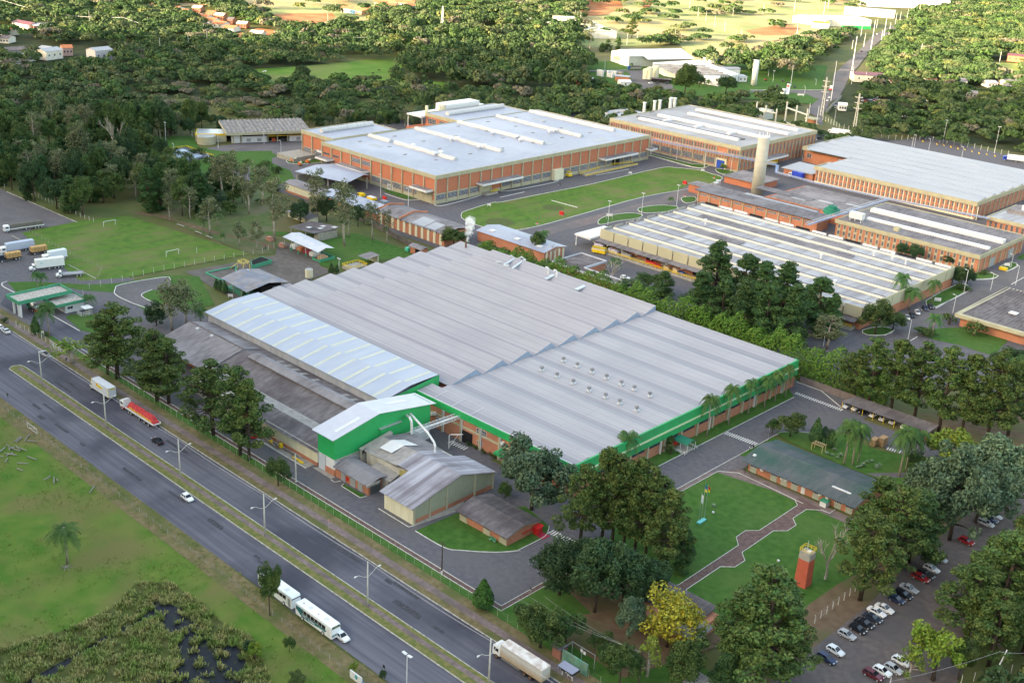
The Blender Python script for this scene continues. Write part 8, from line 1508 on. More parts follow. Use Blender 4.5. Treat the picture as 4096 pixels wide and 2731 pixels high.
fence('field_fence','dark wire fence along the left side of the football field',[G(21,250,560)[:2],G(21,560,740)[:2],G(21,870,880)[:2],G(21,840,950)[:2],G(21,780,1000)[:2],G(21,520,990)[:2]],1.7,3.2,PW,None,False,.06)
fence('field_fence','white concrete post fence along the near side of the football field',[G(21,710,1100)[:2],G(21,765,1050)[:2],G(21,1400,890)[:2],G(21,2240,740)[:2],G(22,205,700)[:2]],2.3,4.3,PC,None,False,.08)
fence('yard_fence','concrete post fence between truck yard and dark wood',[G(21,-20,185)[:2],G(21,160,190)[:2],G(21,600,395)[:2]],2.2,3.4,PC,None,False,.09)
fence('yard_fence','post fence behind the far goal under the trees',[G(21,650,420)[:2],G(21,800,480)[:2]],2,3.4,PC,None,False,.09)
fence('truck_park_fence','long row of white concrete posts along the far truck park',[G(14,620,1025)[:2],G(14,760,1095)[:2],G(14,1000,1160)[:2],G(14,1240,1195)[:2],G(14,1500,1195)[:2],G(14,1800,1245)[:2],G(14,2200,1330)[:2]],3.2,4.4,PC,None,False,.16)
fence('forest_fence','dark mesh fence behind the pond lawn at the wood edge',[G(11,1110,1165)[:2],G(11,1660,1165)[:2]],3.2,3.0,m_grey,m_grey,False,.1)
fence('lawn_fence','white mesh fence with bent posts at the end of the office lawn',[G(44,550,1060)[:2],G(44,895,790)[:2]],2.4,2.6,PC,m_white,False,.08,.35)
fence('corner_fence','bent concrete post fence in the bottom right corner',[G(44,1800,1570)[:2],G(44,2330,1460)[:2]],2.3,3.0,PC,None,False,.08,.3)
t=thing('palisade','long grey mesh strip fence at the wood edge behind the pond','fence',G(11,1110,1165)) if 0 else None
c0=G(31,445,125); c1=G(31,562,195); t=thing('sliding_gate','white lattice sliding gate beside the avenue pavement','gate',(c0[0],c0[1],0)); b=MB(); A=Vector((c0[0],c0[1],.3)); B=Vector((c1[0],c1[1],.3))
for z in (0,.8,1.6): b.bar(A+Vector((0,0,z)),B+Vector((0,0,z)),.1,.1)
for k in range(9): p=A.lerp(B,k/8); b.bar(p,p+Vector((0,0,1.6)),.1,.1)
b.build('lattice',m_white,t)
for p in (A,B): slab(t,'gate_post',p.x-.2,p.x+.2,p.y-.2,p.y+.2,0,2.3,m_conc)
c0=G(31,235,810); c1=G(31,318,868); t=thing('pasture_gate','old white framed gate standing in the pasture fence','gate',(c0[0],c0[1],0)); b=MB(); A=Vector((c0[0],c0[1],.1)); B=Vector((c1[0],c1[1],.1))
for z in (.1,1.5): b.bar(A+Vector((0,0,z)),B+Vector((0,0,z)),.1,.1)
b.bar(A,B+Vector((0,0,1.5)),.08,.08); b.bar(A,A+Vector((0,0,1.8)),.14,.14); b.bar(B,B+Vector((0,0,1.6)),.14,.14); b.build('frame',PC,t)
for a,c,l in (((885,518),(985,500),'far football goal with white posts and crossbar'),((1420,775),(1525,752),'near football goal with white posts and crossbar')):
    A=Vector(G(21,*a)); B=Vector(G(21,*c)); t=thing('football_goal',l,'goal',A); b=MB(); H=Vector((0,0,2.3)); b.bar(A+H,B+H,.14,.14); d=(B-A).normalized(); n=Vector((d.y,-d.x,0)); n=-n if n.y*1<0 and 'far' in l else n
    b.bar(A+H,A+H+Vector((.8,.3,-.5)),.06,.06); b.bar(B+H,B+H+Vector((.8,.3,-.5)),.06,.06); b.build('crossbar',m_white,t)
    for p in (A,B): b=MB(); b.bar(p,p+H,.14,.14); b.build('post',m_white,t)
for a,c,l in (((1512,500),(1570,520),'leftmost low bench on the field edge'),((1665,562),(1722,582),'middle low bench on the field edge'),((1760,600),(1812,620),'rightmost low bench on the field edge')):
    A=Vector(G(21,*a)); B=Vector(G(21,*c)); t=thing('low_bench',l,'bench',A); b=MB(); b.bar(A+Vector((0,0,.4)),B+Vector((0,0,.4)),.6,.2); b.build('seat',m_conc,t); b=MB(); b.bar(A+Vector((0,0,0)),A+Vector((0,0,.35)),.3,.3); b.bar(B,B+Vector((0,0,.35)),.3,.3); b.build('supports',m_conc,t)
c=G(21,1680,742); t=thing('field_post','single white post on the football field','pole',(c[0],c[1],0)); b=MB(); b.bar((0,0,0),(0,0,2.6),.1,.1); b.build('post',m_white,t,True)
for i,(x,h,cols,l) in enumerate([(1693,8.5,[(.75,.78,.8),(.6,.7,.72)],'flagpole with a limp white flag, left of three'),(1715,11.3,[(.02,.25,.12),(.02,.1,.35),(.6,.55,.1)],'tallest flagpole with a green and blue flag'),(1742,10,[(.5,.03,.03),(.65,.55,.05),(.05,.3,.1)],'flagpole with a red and yellow flag, right of three')]):
    c=G(43,x+ (0 if i else 0),195-i*12); t=thing('flagpole',l,'flagpole',(c[0],c[1],0)); b=MB(); b.ring([(0,0,.3),(0,0,h)],[.06,.04],6); b.build('pole',m_silver,t,True)
    for k,cc in enumerate(cols):
        b=MB(); n=len(cols); z1=h-.4-k*(2.3/n); z0=z1-2.3/n
        b.face([(.04,0,z1),(.5,.1,z1-.25),(.45,.12,z0-.3),(.04,0,z0-.1)]); b.face([(.5,.1,z1-.25),(.75,-.05,z1-.5),(.62,-.02,z0-.45),(.45,.12,z0-.3)]); b.build('flag',P('flag_%d_%d'%(i,k),cc,.8),t,True)
A=Vector(G(43,1690,212)); B=Vector(G(43,1748,175)); t=thing('flag_plinth','turquoise plinth under the three flagpoles','plinth',A); b=MB(); b.bar(A+Vector((0,0,.2)),B+Vector((0,0,.2)),1.0,.45); b.build('block',P('turquoise_paint',(.08,.45,.42)),t)
for rc,x,y,l in ((43,1818,125,'small white floodlight box on the flag lawn'),(44,240,538,'small pale box on the lawn below the walk')): c=G(rc,x,y); t=thing('ground_light',l,'ground light',(c[0],c[1],.1)); b=MB(); b.box(-.3,.3,-.2,.2,.25,.6); b.build('housing',m_white,t,True); b=MB(); b.bar((0,0,0),(0,0,.3),.06,.06); b.build('stem',m_grey,t,True)
c=G(43,1822,65); place(ag,(c[0],c[1],.1),0,'pale rosette plant in a small round bed on the flag lawn',None,1.1)
c=G(32,1697,990); t=thing('white_gantry','white bent tubular frame at the zebra crossing by the old warehouse','frame',(c[0],c[1],0)); b=MB(); b.ring([(0,0,0),(0,0,4.2),(.4,.2,4.5),(3.0,2.4,4.8)],.13,8); b.bar((0,0,.4),(2.0,1.5,4.6),.12,.12); b.build('tube',m_white,t,True)
c=G(32,225,960); t=thing('wire_cage','galvanised wire cage against the cream wall','cage',(c[0],c[1],0)); b=MB()
for x in (0,.8,1.6): 
    for y in (0,1.2): b.bar((x,y,0),(x,y,2.3),.07,.07)
for z in (.1,1.2,2.3): rail(b,[(0,0,z-1),(1.6,0,z-1),(1.6,1.2,z-1)],1,5,.06)
b.build('cage',m_silver,t,True)
t=thing('steel_stock','pile of steel bars and beams with yellow parts along the cream wall','metal stock',(-240,167,0)); b=MB()
for k in range(16): x=-253+rnd.uniform(0,16); b.bar((x,166.4+rnd.uniform(-.6,1.2),.3+rnd.uniform(0,.4)),(x+rnd.uniform(6,11),166.2+rnd.uniform(-.6,1.2),.3+rnd.uniform(0,.5)),.14,.14,k%2)
b.build('bars',[m_silver,P('rust_bar',(.2,.12,.1))],t); slab(t,'yellow_beam',-232,-227.5,165.6,166.2,.1,.5,m_yel); slab(t,'yellow_frame',-239,-238,166.2,167,.5,1.7,m_yel); slab(t,'yellow_block',-243,-242.2,166,166.6,.4,1.1,m_yel)
mb=MB(); mb.box(-256,-225,164.9,165.1,0,.15); struct('kerb',mb,m_curbw); sheet('pavement',[(-256,165),(-225,165),(-225,168.4),(-256,168.4)],.07,m_conc)
def rack(name,label,pts,z,w=1.6,h=1.2,legs=0):
    t=thing(name,label,'pipe bridge',(pts[0][0],pts[0][1],0)); P_=[Vector((p[0],p[1],z)) for p in pts]; b=MB(); bb=MB(); by=MB()
    for a,c in zip(P_[:-1],P_[1:]):
        d=(c-a).normalized(); n=Vector((-d.y,d.x,0)); N=max(1,int((c-a).length/2.4))
        for s in (-1,1):
            for zz in (0,h): b.bar(a+n*s*w/2+Vector((0,0,zz)),c+n*s*w/2+Vector((0,0,zz)),.14,.14)
            for k in range(N): p=a.lerp(c,k/N)+n*s*w/2; q=a.lerp(c,(k+1)/N)+n*s*w/2; b.bar(p,q+Vector((0,0,h)),.08,.08); b.bar(p,p+Vector((0,0,h)),.08,.08)
        for j,o in enumerate((-.5,-.1,.3)): (bb if j!=1 else by).ring([a+n*o+Vector((0,0,.3)),c+n*o+Vector((0,0,.3))],.17,6)
    b.build('lattice',m_silver,t); bb.build('blue_pipe',m_blue,t); by.build('white_pipe',m_white,t)
    if legs:
        for a,c in zip(P_[:-1],P_[1:]):
            n=max(1,int((c-a).length/legs))
            for k in range(n): p=a.lerp(c,k/n); q=MB(); q.bar((p.x,p.y,0),(p.x,p.y,z),.4,.4); q.build('post',m_pole,t)
    return t
rack('pipe_bridge','long lattice pipe bridge with blue pipes before the far brick factory',[G(13,1300,1185,10)[:2],G(13,1760,1280,10)[:2],G(14,230,1400,10)[:2]],9.2,1.8,1.2,34)
rack('pipe_bridge','pipe bridge with blue pipes dropping along the white-roofed factory',[G(14,235,1410,7)[:2],G(14,225,1470,7)[:2],G(24,560,140,7)[:2],G(24,1150,270,7)[:2],G(24,2040,470,5.5)[:2]],6.6,1.4,.7)
rack('pipe_bridge','yellow railed pipe bridge crossing between the low white factory and boiler house',[G(24,490,495,8)[:2],G(24,830,385,8)[:2],G(24,1180,275,8)[:2]],7.5,1.8,1.1)
t=thing('substation_frame','tall white portal frames of the substation behind the far brick factory','gantry',G(14,50,1000)); b=MB()
def colm(x,y,yt): 
    h,X_,Y_=hof(1722.8+x*.2692,y*.2692,yt*.2692); b.bar((X_,Y_,0),(X_,Y_,h),.8,.8); return Vector((X_,Y_,h))
ca=colm(45,1010,870); cb=colm(125,1020,900); cc=colm(215,1045,930); b.bar(ca-Vector((0,0,5)),cc-Vector((0,0,3)),.8,.8); b.bar(ca-Vector((0,0,14)),cb-Vector((0,0,11)),.6,.6)
ca=colm(295,1050,868); cb=colm(380,1070,900); cc=colm(470,1095,930); b.bar(ca-Vector((0,0,4)),cc-Vector((0,0,4)),.8,.8); b.bar(ca-Vector((0,0,14)),cc-Vector((0,0,14)),.8,.8)
b.build('portal_frame',m_pole,t); c=G(14,120,1020); slab(t,'transformer_house',c[0]-8,c[0]+2,c[1]-4,c[1]+8,0,6,m_pole)
c=G(14,525,1055); t=thing('guard_house','small brick guard house with flat pale roof at the far gate','guard house',(c[0],c[1],0)); b=MB(); b.box(-2.5,2.5,-2,2,0,3.2); b.build('wall',m_brick,t,True); b=MB(); b.box(-4,4,-3.5,3.5,3.2,3.9); b.build('roof',m_beige,t,True)
def frame(rc,a,b_,depth):
    A=Vector(G(rc,*a)); B=Vector(G(rc,*b_)); u=(B-A).normalized(); n=Vector((-u.y,u.x,0)); 
    if n.dot(Vector((A.x,A.y,0)))<0: n=-n
    return A,B,u,n
def gable(name,label,rc,a,b_,depth,h,rise,wm,rm,cat='house',wins=0,ridge='along',over=.6,door=None):
    A,B,u,n=frame(rc,a,b_,depth); t=thing(name,label,cat,A); L=(B-A).length; mb=MB(); q=lambda s,d,z:A+u*s+n*d+Vector((0,0,z)); o=over
    mb.prism([q(0,0,0)[:2],q(L,0,0)[:2],q(L,depth,0)[:2],q(0,depth,0)[:2]],0,h,0)
    if ridge=='along': mb.face([q(0,0,h),q(0,depth,h),q(0,depth/2,h+rise)]); mb.face([q(L,0,h),q(L,depth,h),q(L,depth/2,h+rise)])
    else: mb.face([q(0,0,h),q(L,0,h),q(L/2,0,h+rise)]); mb.face([q(0,depth,h),q(L,depth,h),q(L/2,depth,h+rise)])
    mb.build('wall',wm,t); r=MB()
    if ridge=='along': r.face([q(-o,-o,h+.05),q(L+o,-o,h+.05),q(L+o,depth/2,h+rise+.1),q(-o,depth/2,h+rise+.1)]); r.face([q(-o,depth/2,h+rise+.1),q(L+o,depth/2,h+rise+.1),q(L+o,depth+o,h+.05),q(-o,depth+o,h+.05)])
    else: r.face([q(-o,-o,h+.05),q(L/2,-o,h+rise+.1),q(L/2,depth+o,h+rise+.1),q(-o,depth+o,h+.05)]); r.face([q(L/2,-o,h+rise+.1),q(L+o,-o,h+.05),q(L+o,depth+o,h+.05),q(L/2,depth+o,h+rise+.1)])
    r.build('roof',rm,t)
    for k in range(wins):
        s=L*(k+.5)/wins; w=MB(); w.bar(q(s-.6,-.06,h*.55),q(s+.6,-.06,h*.55),.12,min(1.4,h*.4)); w.build('window',m_glass,t)
    if door: w=MB(); w.bar(q(L*.4,-.06,1.2),q(L*.4+2.2,-.06,1.2),.12,2.4); w.build('door',door,t)
    return t
m_wall_w=mat('lime_wall',(.72,.68,.60),(.62,.56,.48),sc=.4)
t=gable('far_warehouse','large pale metal warehouse with blue-grey gable roof at the far factory',13,(1095,572),(1245,578),54,7.5,5,mat('pale_cladding',(.45,.46,.42),(.4,.41,.38),sc=.5),m_f1roof,'warehouse',ridge='across') if 0 else None
A=Vector(G(13,1095,572)); B=Vector(G(13,945,525)); C_=Vector(G(13,1660,560)); u=(B-A).normalized(); n=(C_-A).normalized()
t=thing('far_warehouse','large pale metal warehouse with blue-grey gable roof at the far factory','warehouse',A); L=(B-A).length; D=62; q=lambda s,d,z:A+u*s+n*d+Vector((0,0,z)); mb=MB()
mb.face([q(0,0,0),q(L,0,0),q(L,0,9),q(L*.5,0,12.5),q(0,0,9)]); mb.face([q(0,0,0),q(0,D,0),q(0,D,9),q(0,0,9)]); mb.face([q(L,0,0),q(L,D,0),q(L,D,9),q(L,0,9)]); mb.build('wall',mat('pale_cladding',(.45,.46,.42),(.4,.41,.38),sc=.5),t)
mb=MB(); mb.bar(q(0,-.1,4.4),q(L,-.1,4.4),.1,1.0); mb.build('yellow_band',mat('pale_yellow_band',(.55,.55,.3)),t); mb=MB(); mb.bar(q(0,-.1,1.6),q(L,-.1,1.6),.1,3.0); mb.build('white_base',m_white,t)
mb=MB(); mb.face([q(-1,-1,8.9),q(L*.5,-1,12.7),q(L*.5,D,12.7),q(-1,D,8.9)]); mb.face([q(L*.5,-1,12.7),q(L+1,-1,8.9),q(L+1,D,8.9),q(L*.5,D,12.7)]); mb.face([q(-8,14,7),q(-1,14,8.9),q(-1,D,8.9),q(-8,D,7)]); mb.build('roof',m_f1roof,t)
t=thing('far_white_factory','long white factory with striped sawtooth roof at the far site','factory building',G(13,1400,650)); cs=[G(13,1400,650),G(13,1860,740),G(13,2030,700),G(13,1700,575),G(13,1300,600)]; mb=MB(); mb.prism([c[:2] for c in cs],0,6.4); mb.build('wall',m_white,t)
a_,b2,c2,d2=[Vector(G(13,*p,6.5)) for p in ((1295,548),(1510,640),(1960,650),(1730,560))]; mb=MB(); mb.face([a_,b2,c2,d2]); mb.build('roof',m_wroof,t)
for k in range(6):
    f=(k+.5)/6; p=a_.lerp(b2,f); q_=d2.lerp(c2,f); mb=MB(); mb.bar(p+Vector((0,0,.5)),q_+Vector((0,0,.5)),2.6,.7); mb.build('roof_monitor',mat('brownish_monitor',(.36,.30,.26),(.6,.58,.55),sc=.2),t)
A=Vector(G(13,1500,700)); B=Vector(G(13,2020,725))
for k in range(11): p=Vector(G(13,1680+k*32,735-k*2.2)); mb=MB(); mb.bar(p+Vector((0,0,1.4)),p+Vector((0,0,4.6)),1.6,.4); mb.build('window',m_glass,t)
gable('white_annex','small white two-storey annex behind the far white factory',13,(1790,590),(1920,590),14,8,1,m_white,m_wroof,'building',3); gable('white_annex','low white annex right of the far white factory',13,(2035,700),(2105,700),14,4,.6,m_white,m_wroof,'building',2); gable('white_annex','grey-roofed annex between far factory and slim tower',13,(1900,640),(2045,640),10,5,.6,m_white,m_f1roof,'building',0)
gable('white_shed','little white pump shed low at the far site',13,(1025,740),(1115,742),9,3.4,1.2,m_white,m_white,'shed',1); gable('white_shed','open white-roofed shelter beside the pump shed',13,(980,690),(1100,700),8,3.6,.6,m_brick,m_wroof,'shed'); gable('flat_roof_hut','tiny white flat roof in the scrub below the far site',13,(1110,805),(1185,808),5,2,.3,m_white,m_white,'hut')
t=gable('brick_house','two-storey brick house with balcony and blue door at the far site',13,(686,762),(810,762),14,6.4,1.0,m_brick,m_f1roof,'house',0,door=m_blued); t=gable('far_carport','dark carport roof before the far white factory',13,(1290,700),(1455,712),6,2.6,.3,m_dark,m_fcd,'carport')
for i,(x,y,k,l) in enumerate([(855,650,9,'white stacked tanks at the far yard, left group'),(940,660,7,'tall stack of white tanks at the far yard'),(970,640,6,'white tanks behind the tall stack'),(1020,645,6,'pale grey stacked goods at the far yard'),(905,725,4,'grey container by the brick house'),(850,725,3,'rust red pile by the brick house')]):
    c=G(13,x,y); t=thing('stacked_goods',l,'goods',(c[0],c[1],0)); mb=MB()
    for j in range(k): mb.box(-3+(j%3)*2.1,-1.2+(j%3)*2.1,-1,1,(j//3)*1.7,(j//3)*1.7+1.5)
    mb.build('units',[m_white,m_white,m_white,m_conc,m_f1roof,m_brick2][i],t,True)
t=thing('storage_silos','cluster of cream silos beside the far white factory','silo',G(13,1270,690))
for x,y,h in ((1240,690,9),(1270,692,10.5),(1302,680,9.5),(1325,685,11)): c=G(13,x,y); mb=MB(); mb.cyl(c[0],c[1],1.5,h,2.4,2.4,14); mb.ring([(c[0],c[1],h),(c[0],c[1],h+.8)],[2.4,.6],14); mb.build('silo',m_cream,t)
c=G(14,32,728); t=thing('slim_tower','slim tall white tower with a ladder on its side','tower',(c[0],c[1],0)); mb=MB(); mb.ring([(0,0,0),(0,0,20)],[2.3,2.1],24); mb.build('shaft',m_white,t,True,True); mb=MB()
for k in range(22): mb.bar((-2.6,-.6,1+k*.9),(-2.9,.2,1+k*.9),.1,.1)
mb.bar((-2.6,-.6,0),(-2.4,-.6,20.5),.15,.15); mb.bar((-2.9,.2,0),(-2.7,.2,20.5),.15,.15); mb.build('ladder',m_silver,t,True)
OR=m_tile; 
for i,(x,y,x2,y2) in enumerate([(1440,100,1500,108),(1500,130,1590,135),(1585,155,1665,163),(1665,175,1750,185),(1740,205,1820,212),(1810,235,1900,243),(1900,272,1990,280)]):
    gable('row_house','orange-roofed white house in the sunlit row, %s from the far end'%['first','second','third','fourth','fifth','sixth','seventh'][i],11,(x,y),(x2,y2),15,3.4,2.2,m_wall_w,OR,'house',2)
for i,(x,y,x2,y2,w,r,l,h) in enumerate([(1300,78,1410,80,m_wall_w,OR,'orange-roofed house at the far end before the sunlit row',3.5),(1640,100,1710,105,m_brick,m_wall_w,'small unfinished house behind the sunlit row, left',4),(1760,145,1825,150,m_brick,OR,'small unfinished house behind the sunlit row, middle',4),(1830,175,1905,180,m_brick2,m_wall_w,'unfinished flat house behind the sunlit row, right',5),(1940,205,1985,208,m_brick2,m_fcd,'dark little house behind the sunlit row',4),(2020,240,2100,245,m_brick2,m_wall_w,'unfinished block at the near end of the sunlit row',4),(2130,310,2230,318,m_wall_w,m_wall_w,'roofless house shell on the red earth',3),(105,235,250,262,m_wall_w,P('maroon_tile',(.16,.05,.06)),'white house with dark maroon roof at the upper left',4.5),(0,300,70,310,m_wall_w,OR,'orange-roofed house cut by the left edge',4.5),(290,265,440,262,m_brick,m_wroof,'long pale-roofed house in the upper left clearing',4),(310,300,430,305,m_brick,m_conc,'brick house below the long pale-roofed one',3.5),(400,520,540,500,m_wall_w,m_wroof,'white house with pale grey roof in the left village',6.5),(540,480,625,478,P('pink_wall',(.45,.28,.25)),OR,'house with orange roof beside the pale-roofed village house',6),(320,460,400,470,m_wall_w,m_wroof,'low pale-roofed house left in the village',4),(820,535,965,520,P('lilac_wall',(.5,.47,.5)),m_wroof,'large pale house with balconies at the wood edge',8.5),(80,590,190,580,m_conc,m_wroof,'low white roof at the left among trees',2.5),(60,480,230,470,m_conc,m_fcd,'dark roofed house among the left trees',4),(0,370,75,375,m_wall_w,m_fcd,'grey house at the left picture edge',4),(260,530,305,520,m_white,m_white,'small white house behind a tree at the left',4)]):
    gable('village_house',l,11,(x,y),(x2,y2),12,h,1.8,w,r,'house',3)
for i,(x,y,x2,y2) in enumerate([(770,105,850,112),(850,115,900,122),(900,122,950,132),(950,125,1000,130),(1000,108,1050,112),(1050,100,1110,105),(1110,95,1170,98),(1170,80,1240,84),(1100,60,1180,62),(1310,55,1400,60),(1330,85,1420,82),(1240,45,1310,48),(1060,55,1100,57)]):
    gable('terrace_house','orange-roofed terrace house in the sunlit village at the top',12,(x,y),(x2,y2),15,4,2,[m_wall_w,P('blue_wall',(.15,.35,.6)),P('peach_wall',(.6,.35,.22))][i%3],OR,'house',2); [o for o in COL.objects if o.name.startswith('terrace_house')][-1]
for o_ in [o for o in COL.objects if o.name.startswith('terrace_house')]: o_['group']='orange-roofed terrace houses at the top'
for i,(rc,x,y,x2,y2,w,r,l,h,d) in enumerate([(13,395,250,540,300,m_wall_w,m_wall_w,'big cream house complex in the sunlight, lower part',7,26),(13,540,230,750,330,m_wall_w,m_wall_w,'big cream house complex in the sunlight, right part',7,30),(13,465,210,640,215,m_wall_w,m_wall_w,'cream house behind the sunlit complex',7,20),(13,135,205,255,212,m_wall_w,m_wall_w,'cream house at the left of the sunlit complex',5,14),(13,345,140,390,145,m_white,m_wroof,'white block in the sunlit trees',6,12),(13,480,135,520,140,P('blueish_wall',(.3,.4,.55)),m_wroof,'bluish shed in the sunlit trees',4,10),
 (14,360,190,640,230,m_white,m_white,'long white hall in the sunlight at the top right',7,30),(14,530,240,670,250,m_white,m_yel,'white hall with yellow edge in the sunlight',6,16),(14,640,225,1030,235,m_wall_w,m_white,'white hall with green panels in the sunlight',8,40),(14,800,125,1230,160,m_wall_w,m_wroof,'long white hall behind the green-panelled one',8,30),(14,1000,60,1700,85,m_white,m_white,'very long white block at the top edge',12,30),(14,1470,90,1620,100,m_white,m_white,'white block with dark window at the top edge',10,20),
 (14,885,700,1130,715,m_wall_w,P('maroon_tile',(.16,.05,.06)),'white villa with maroon roofs beside the far road',6,18),(14,1200,745,1280,748,m_wall_w,P('maroon_tile',(.16,.05,.06)),'small maroon-roofed house below the villa',4,10),(14,1510,720,1590,722,m_wall_w,OR,'small orange-roofed house in the right woods',4,10),(14,1740,730,1850,735,m_wall_w,m_fc,'grey-roofed house in the right woods',4,12),(14,2030,750,2110,752,m_wall_w,m_wroof,'pale roof house in the right woods',4,12),(14,2150,770,2320,800,m_wall_w,m_fc,'long grey-roofed house at the right edge',4,14),(14,2180,740,2330,745,m_wall_w,m_fc,'grey-roofed house behind the long one at the right edge',4,14),(14,1840,830,1930,840,m_conc,m_fc,'grey roof low in the right woods',3.5,12),(14,755,945,820,950,m_white,m_white,'small white hut at the junkyard wall',4,8),(14,2190,525,2338,540,m_brick2,P('maroon_tile',(.16,.05,.06)),'red-walled ranch house at the upper right edge',6,12),(14,1690,30,1870,30,m_white,m_wroof,'white hall at the top right edge',10,20)]):
    gable('far_building',l,rc,(x,y),(x2,y2),d,h,1.5 if h<7 else .8,w,r,'building',3 if h<7 else 0)
A=Vector(G(14,785,222)); t=thing('green_panel_wall','green panel band on the sunlit white hall','wall panel',A); mb=MB(); mb.bar(Vector(G(14,780,232,5)),Vector(G(14,1030,240,5)),.6,3.5); mb.build('panel',m_greenf,t)
A=Vector(G(14,640,950)); t=thing('junkyard_wall','pale wall running beside the far road','wall',A); mb=MB(); mb.bar(Vector(G(14,650,950,1.2)),Vector(G(14,780,825,1.2)),.3,2.4); mb.build('panel',m_conc,t)
c=G(14,290,800); t=thing('entrance_totem','white block with a striped blue and red totem at the far site entrance','sign',(c[0],c[1],0)); mb=MB(); mb.box(-5,1,-2,2,0,3.5); mb.build('block',m_white,t,True); mb=MB(); mb.box(2,4.4,-.6,.6,0,8); mb.build('totem',P('totem_white',(.7,.72,.8)),t,True); mb=MB(); mb.box(2.3,4.1,-.7,-.61,5.6,7.4); mb.build('totem_mark',P('totem_red',(.5,.05,.04)),t,True); mb=MB(); mb.box(2.3,3.2,-.7,-.61,1.5,5.0); mb.build('totem_band',m_blue,t,True)
for i,(x,y) in enumerate([(580,1065),(645,1035),(1475,1210),(1595,1235),(1655,1245),(1715,1258),(1775,1272),(1835,1282),(1895,1298),(1955,1312),(2020,1322),(2090,1335)]):
    c=G(14,x,y); t=thing('yellow_bollard','yellow barrier block at the far gate road','barrier',(c[0],c[1],0),-.9,'yellow barrier blocks at the far truck park'); mb=MB(); mb.box(-1.2,1.2,-.2,.2,0,.45); mb.box(-1.2,-.9,-.2,.2,.45,.7); mb.build('block',m_yel,t,True)
def skin_figure(joints,edges,rad,name,root_i=0,sub=1):
    me=bpy.data.meshes.new(name); me.from_pydata(joints,edges,[]); o=bpy.data.objects.new(name,me); COL.objects.link(o)
    o.modifiers.new('s','SKIN'); 
    for i,v in enumerate(me.skin_vertices[0].data): v.radius=rad[i]; v.use_root=(i==root_i)
    m=o.modifiers.new('u','SUBSURF'); m.levels=sub; m.render_levels=sub
    dg=bpy.context.evaluated_depsgraph_get(); dg.update(); r=bpy.data.meshes.new_from_object(o.evaluated_get(dg)); bpy.data.objects.remove(o); return r
def person_mesh(stride,armout):
    J=[(0,0,.95),(0,0,1.15),(0,0,1.38),(0,0,1.48),(.02,0,1.60),(.02,0,1.70)]; Rr=[(.15,.11),(.14,.10),(.18,.11),(.055,.055),(.085,.095),(.07,.08)]; E=[(0,1),(1,2),(2,3),(3,4),(4,5)]
    for s in (-1,1):
        f=s*stride; n=len(J); J+=[(0,s*.09,.88),(f*.5,s*.10,.48),(f*.9,s*.10,.07),(f*.9+.17,s*.11,.03)]; Rr+=[(.085,.085),(.06,.06),(.042,.042),(.045,.035)]; E+=[(0,n),(n,n+1),(n+1,n+2),(n+2,n+3)]
        n=len(J); f=-s*stride*.7; J+=[(0,s*.2,1.38),(f*.4,s*(.25+armout),1.1),(f*.8+.05,s*(.26+armout),.86)]; Rr+=[(.06,.06),(.042,.042),(.032,.032)]; E+=[(2,n),(n,n+1),(n+1,n+2)]
        h=len(J)-1
        for k,(dy,L) in enumerate(((-.03,.085),(-.01,.10),(.01,.095),(.03,.075))): J.append((J[h][0]+.02,J[h][1]+dy,J[h][2]-L)); Rr.append((.009,.009)); E.append((h,len(J)-1))
        J.append((J[h][0]+.055,J[h][1]-s*.02,J[h][2]-.05)); Rr.append((.01,.01)); E.append((h,len(J)-1))
    me=skin_figure(J,E,Rr,'body'); return me
PM=[person_mesh(.28,.02),person_mesh(.08,.05)]
SK=mat('skin',(.42,.24,.16),rough=.6); HRm=P('dark_hair',(.02,.015,.01),.8)
def person(rc,x,y,rz,label,shirt,trous,k=0,hairm=None,z=.1):
    c=G(rc,x,y); t=thing('person',label,'person',(c[0],c[1],z),rz); me=PM[k].copy(); me.materials.clear()
    for m in (SK,P('cloth_%d'%int(1e4*(shirt[0]*3+shirt[1]*5+shirt[2]*7)),shirt,.9),P('cloth_%d'%int(1e4*(trous[0]*3+trous[1]*5+trous[2]*7)),trous,.9),m_black): me.materials.append(m)
    for p in me.polygons:
        z=p.center.z; yy=abs(p.center.y); p.material_index=0 if z>1.47 or (yy>.19 and z<.9) else (1 if z>.93 else (3 if z<.08 else 2)); p.use_smooth=True
    o=bpy.data.objects.new('body',me); COL.objects.link(o); o.parent=t
    b=MB(); 
    for i in range(5):
        a=i/4; b.ring([(-.015,0,1.66),(-.015,0,1.70),(-.01,0,1.765),(0,0,1.80)],[.1,.105,.08,.02],10) if i==0 else None
    b.build('hair',hairm or HRm,t,True,True); return t
person(31,568,255,2.9,'person with pale cap walking on the pavement by the white gate',(.03,.035,.04),(.08,.14,.28),0,P('cap_white',(.6,.6,.6))); person(31,68,560,2.6,'person in dark jacket walking at the near road edge',(.05,.06,.03),(.05,.09,.2),0)
person(31,2282,1130,0,'person in a blue jacket on the drive behind the fence',(.02,.06,.2),(.15,.13,.1),1); person(33,2127,1012,.8,'person in a white shirt standing by the long office drive',(.6,.6,.6),(.03,.03,.04),1); person(33,2160,1000,-2,'person in black beside the white-shirted one',(.02,.02,.025),(.02,.02,.025),1); person(33,2090,1200,.5,'person in dark clothes at the long office corner',(.03,.03,.035),(.02,.02,.03),1); person(43,260,800,1.2,'person in dark top and pale trousers on the drain path',(.03,.03,.04),(.4,.38,.38),0)
person(22,120,712,.3,'person in pink top on the path beside the open shelter',(.5,.22,.25),(.1,.1,.1),1); person(22,132,712,.3,'person in dark clothes next to the pink-topped one',(.04,.04,.05),(.03,.03,.04),1)
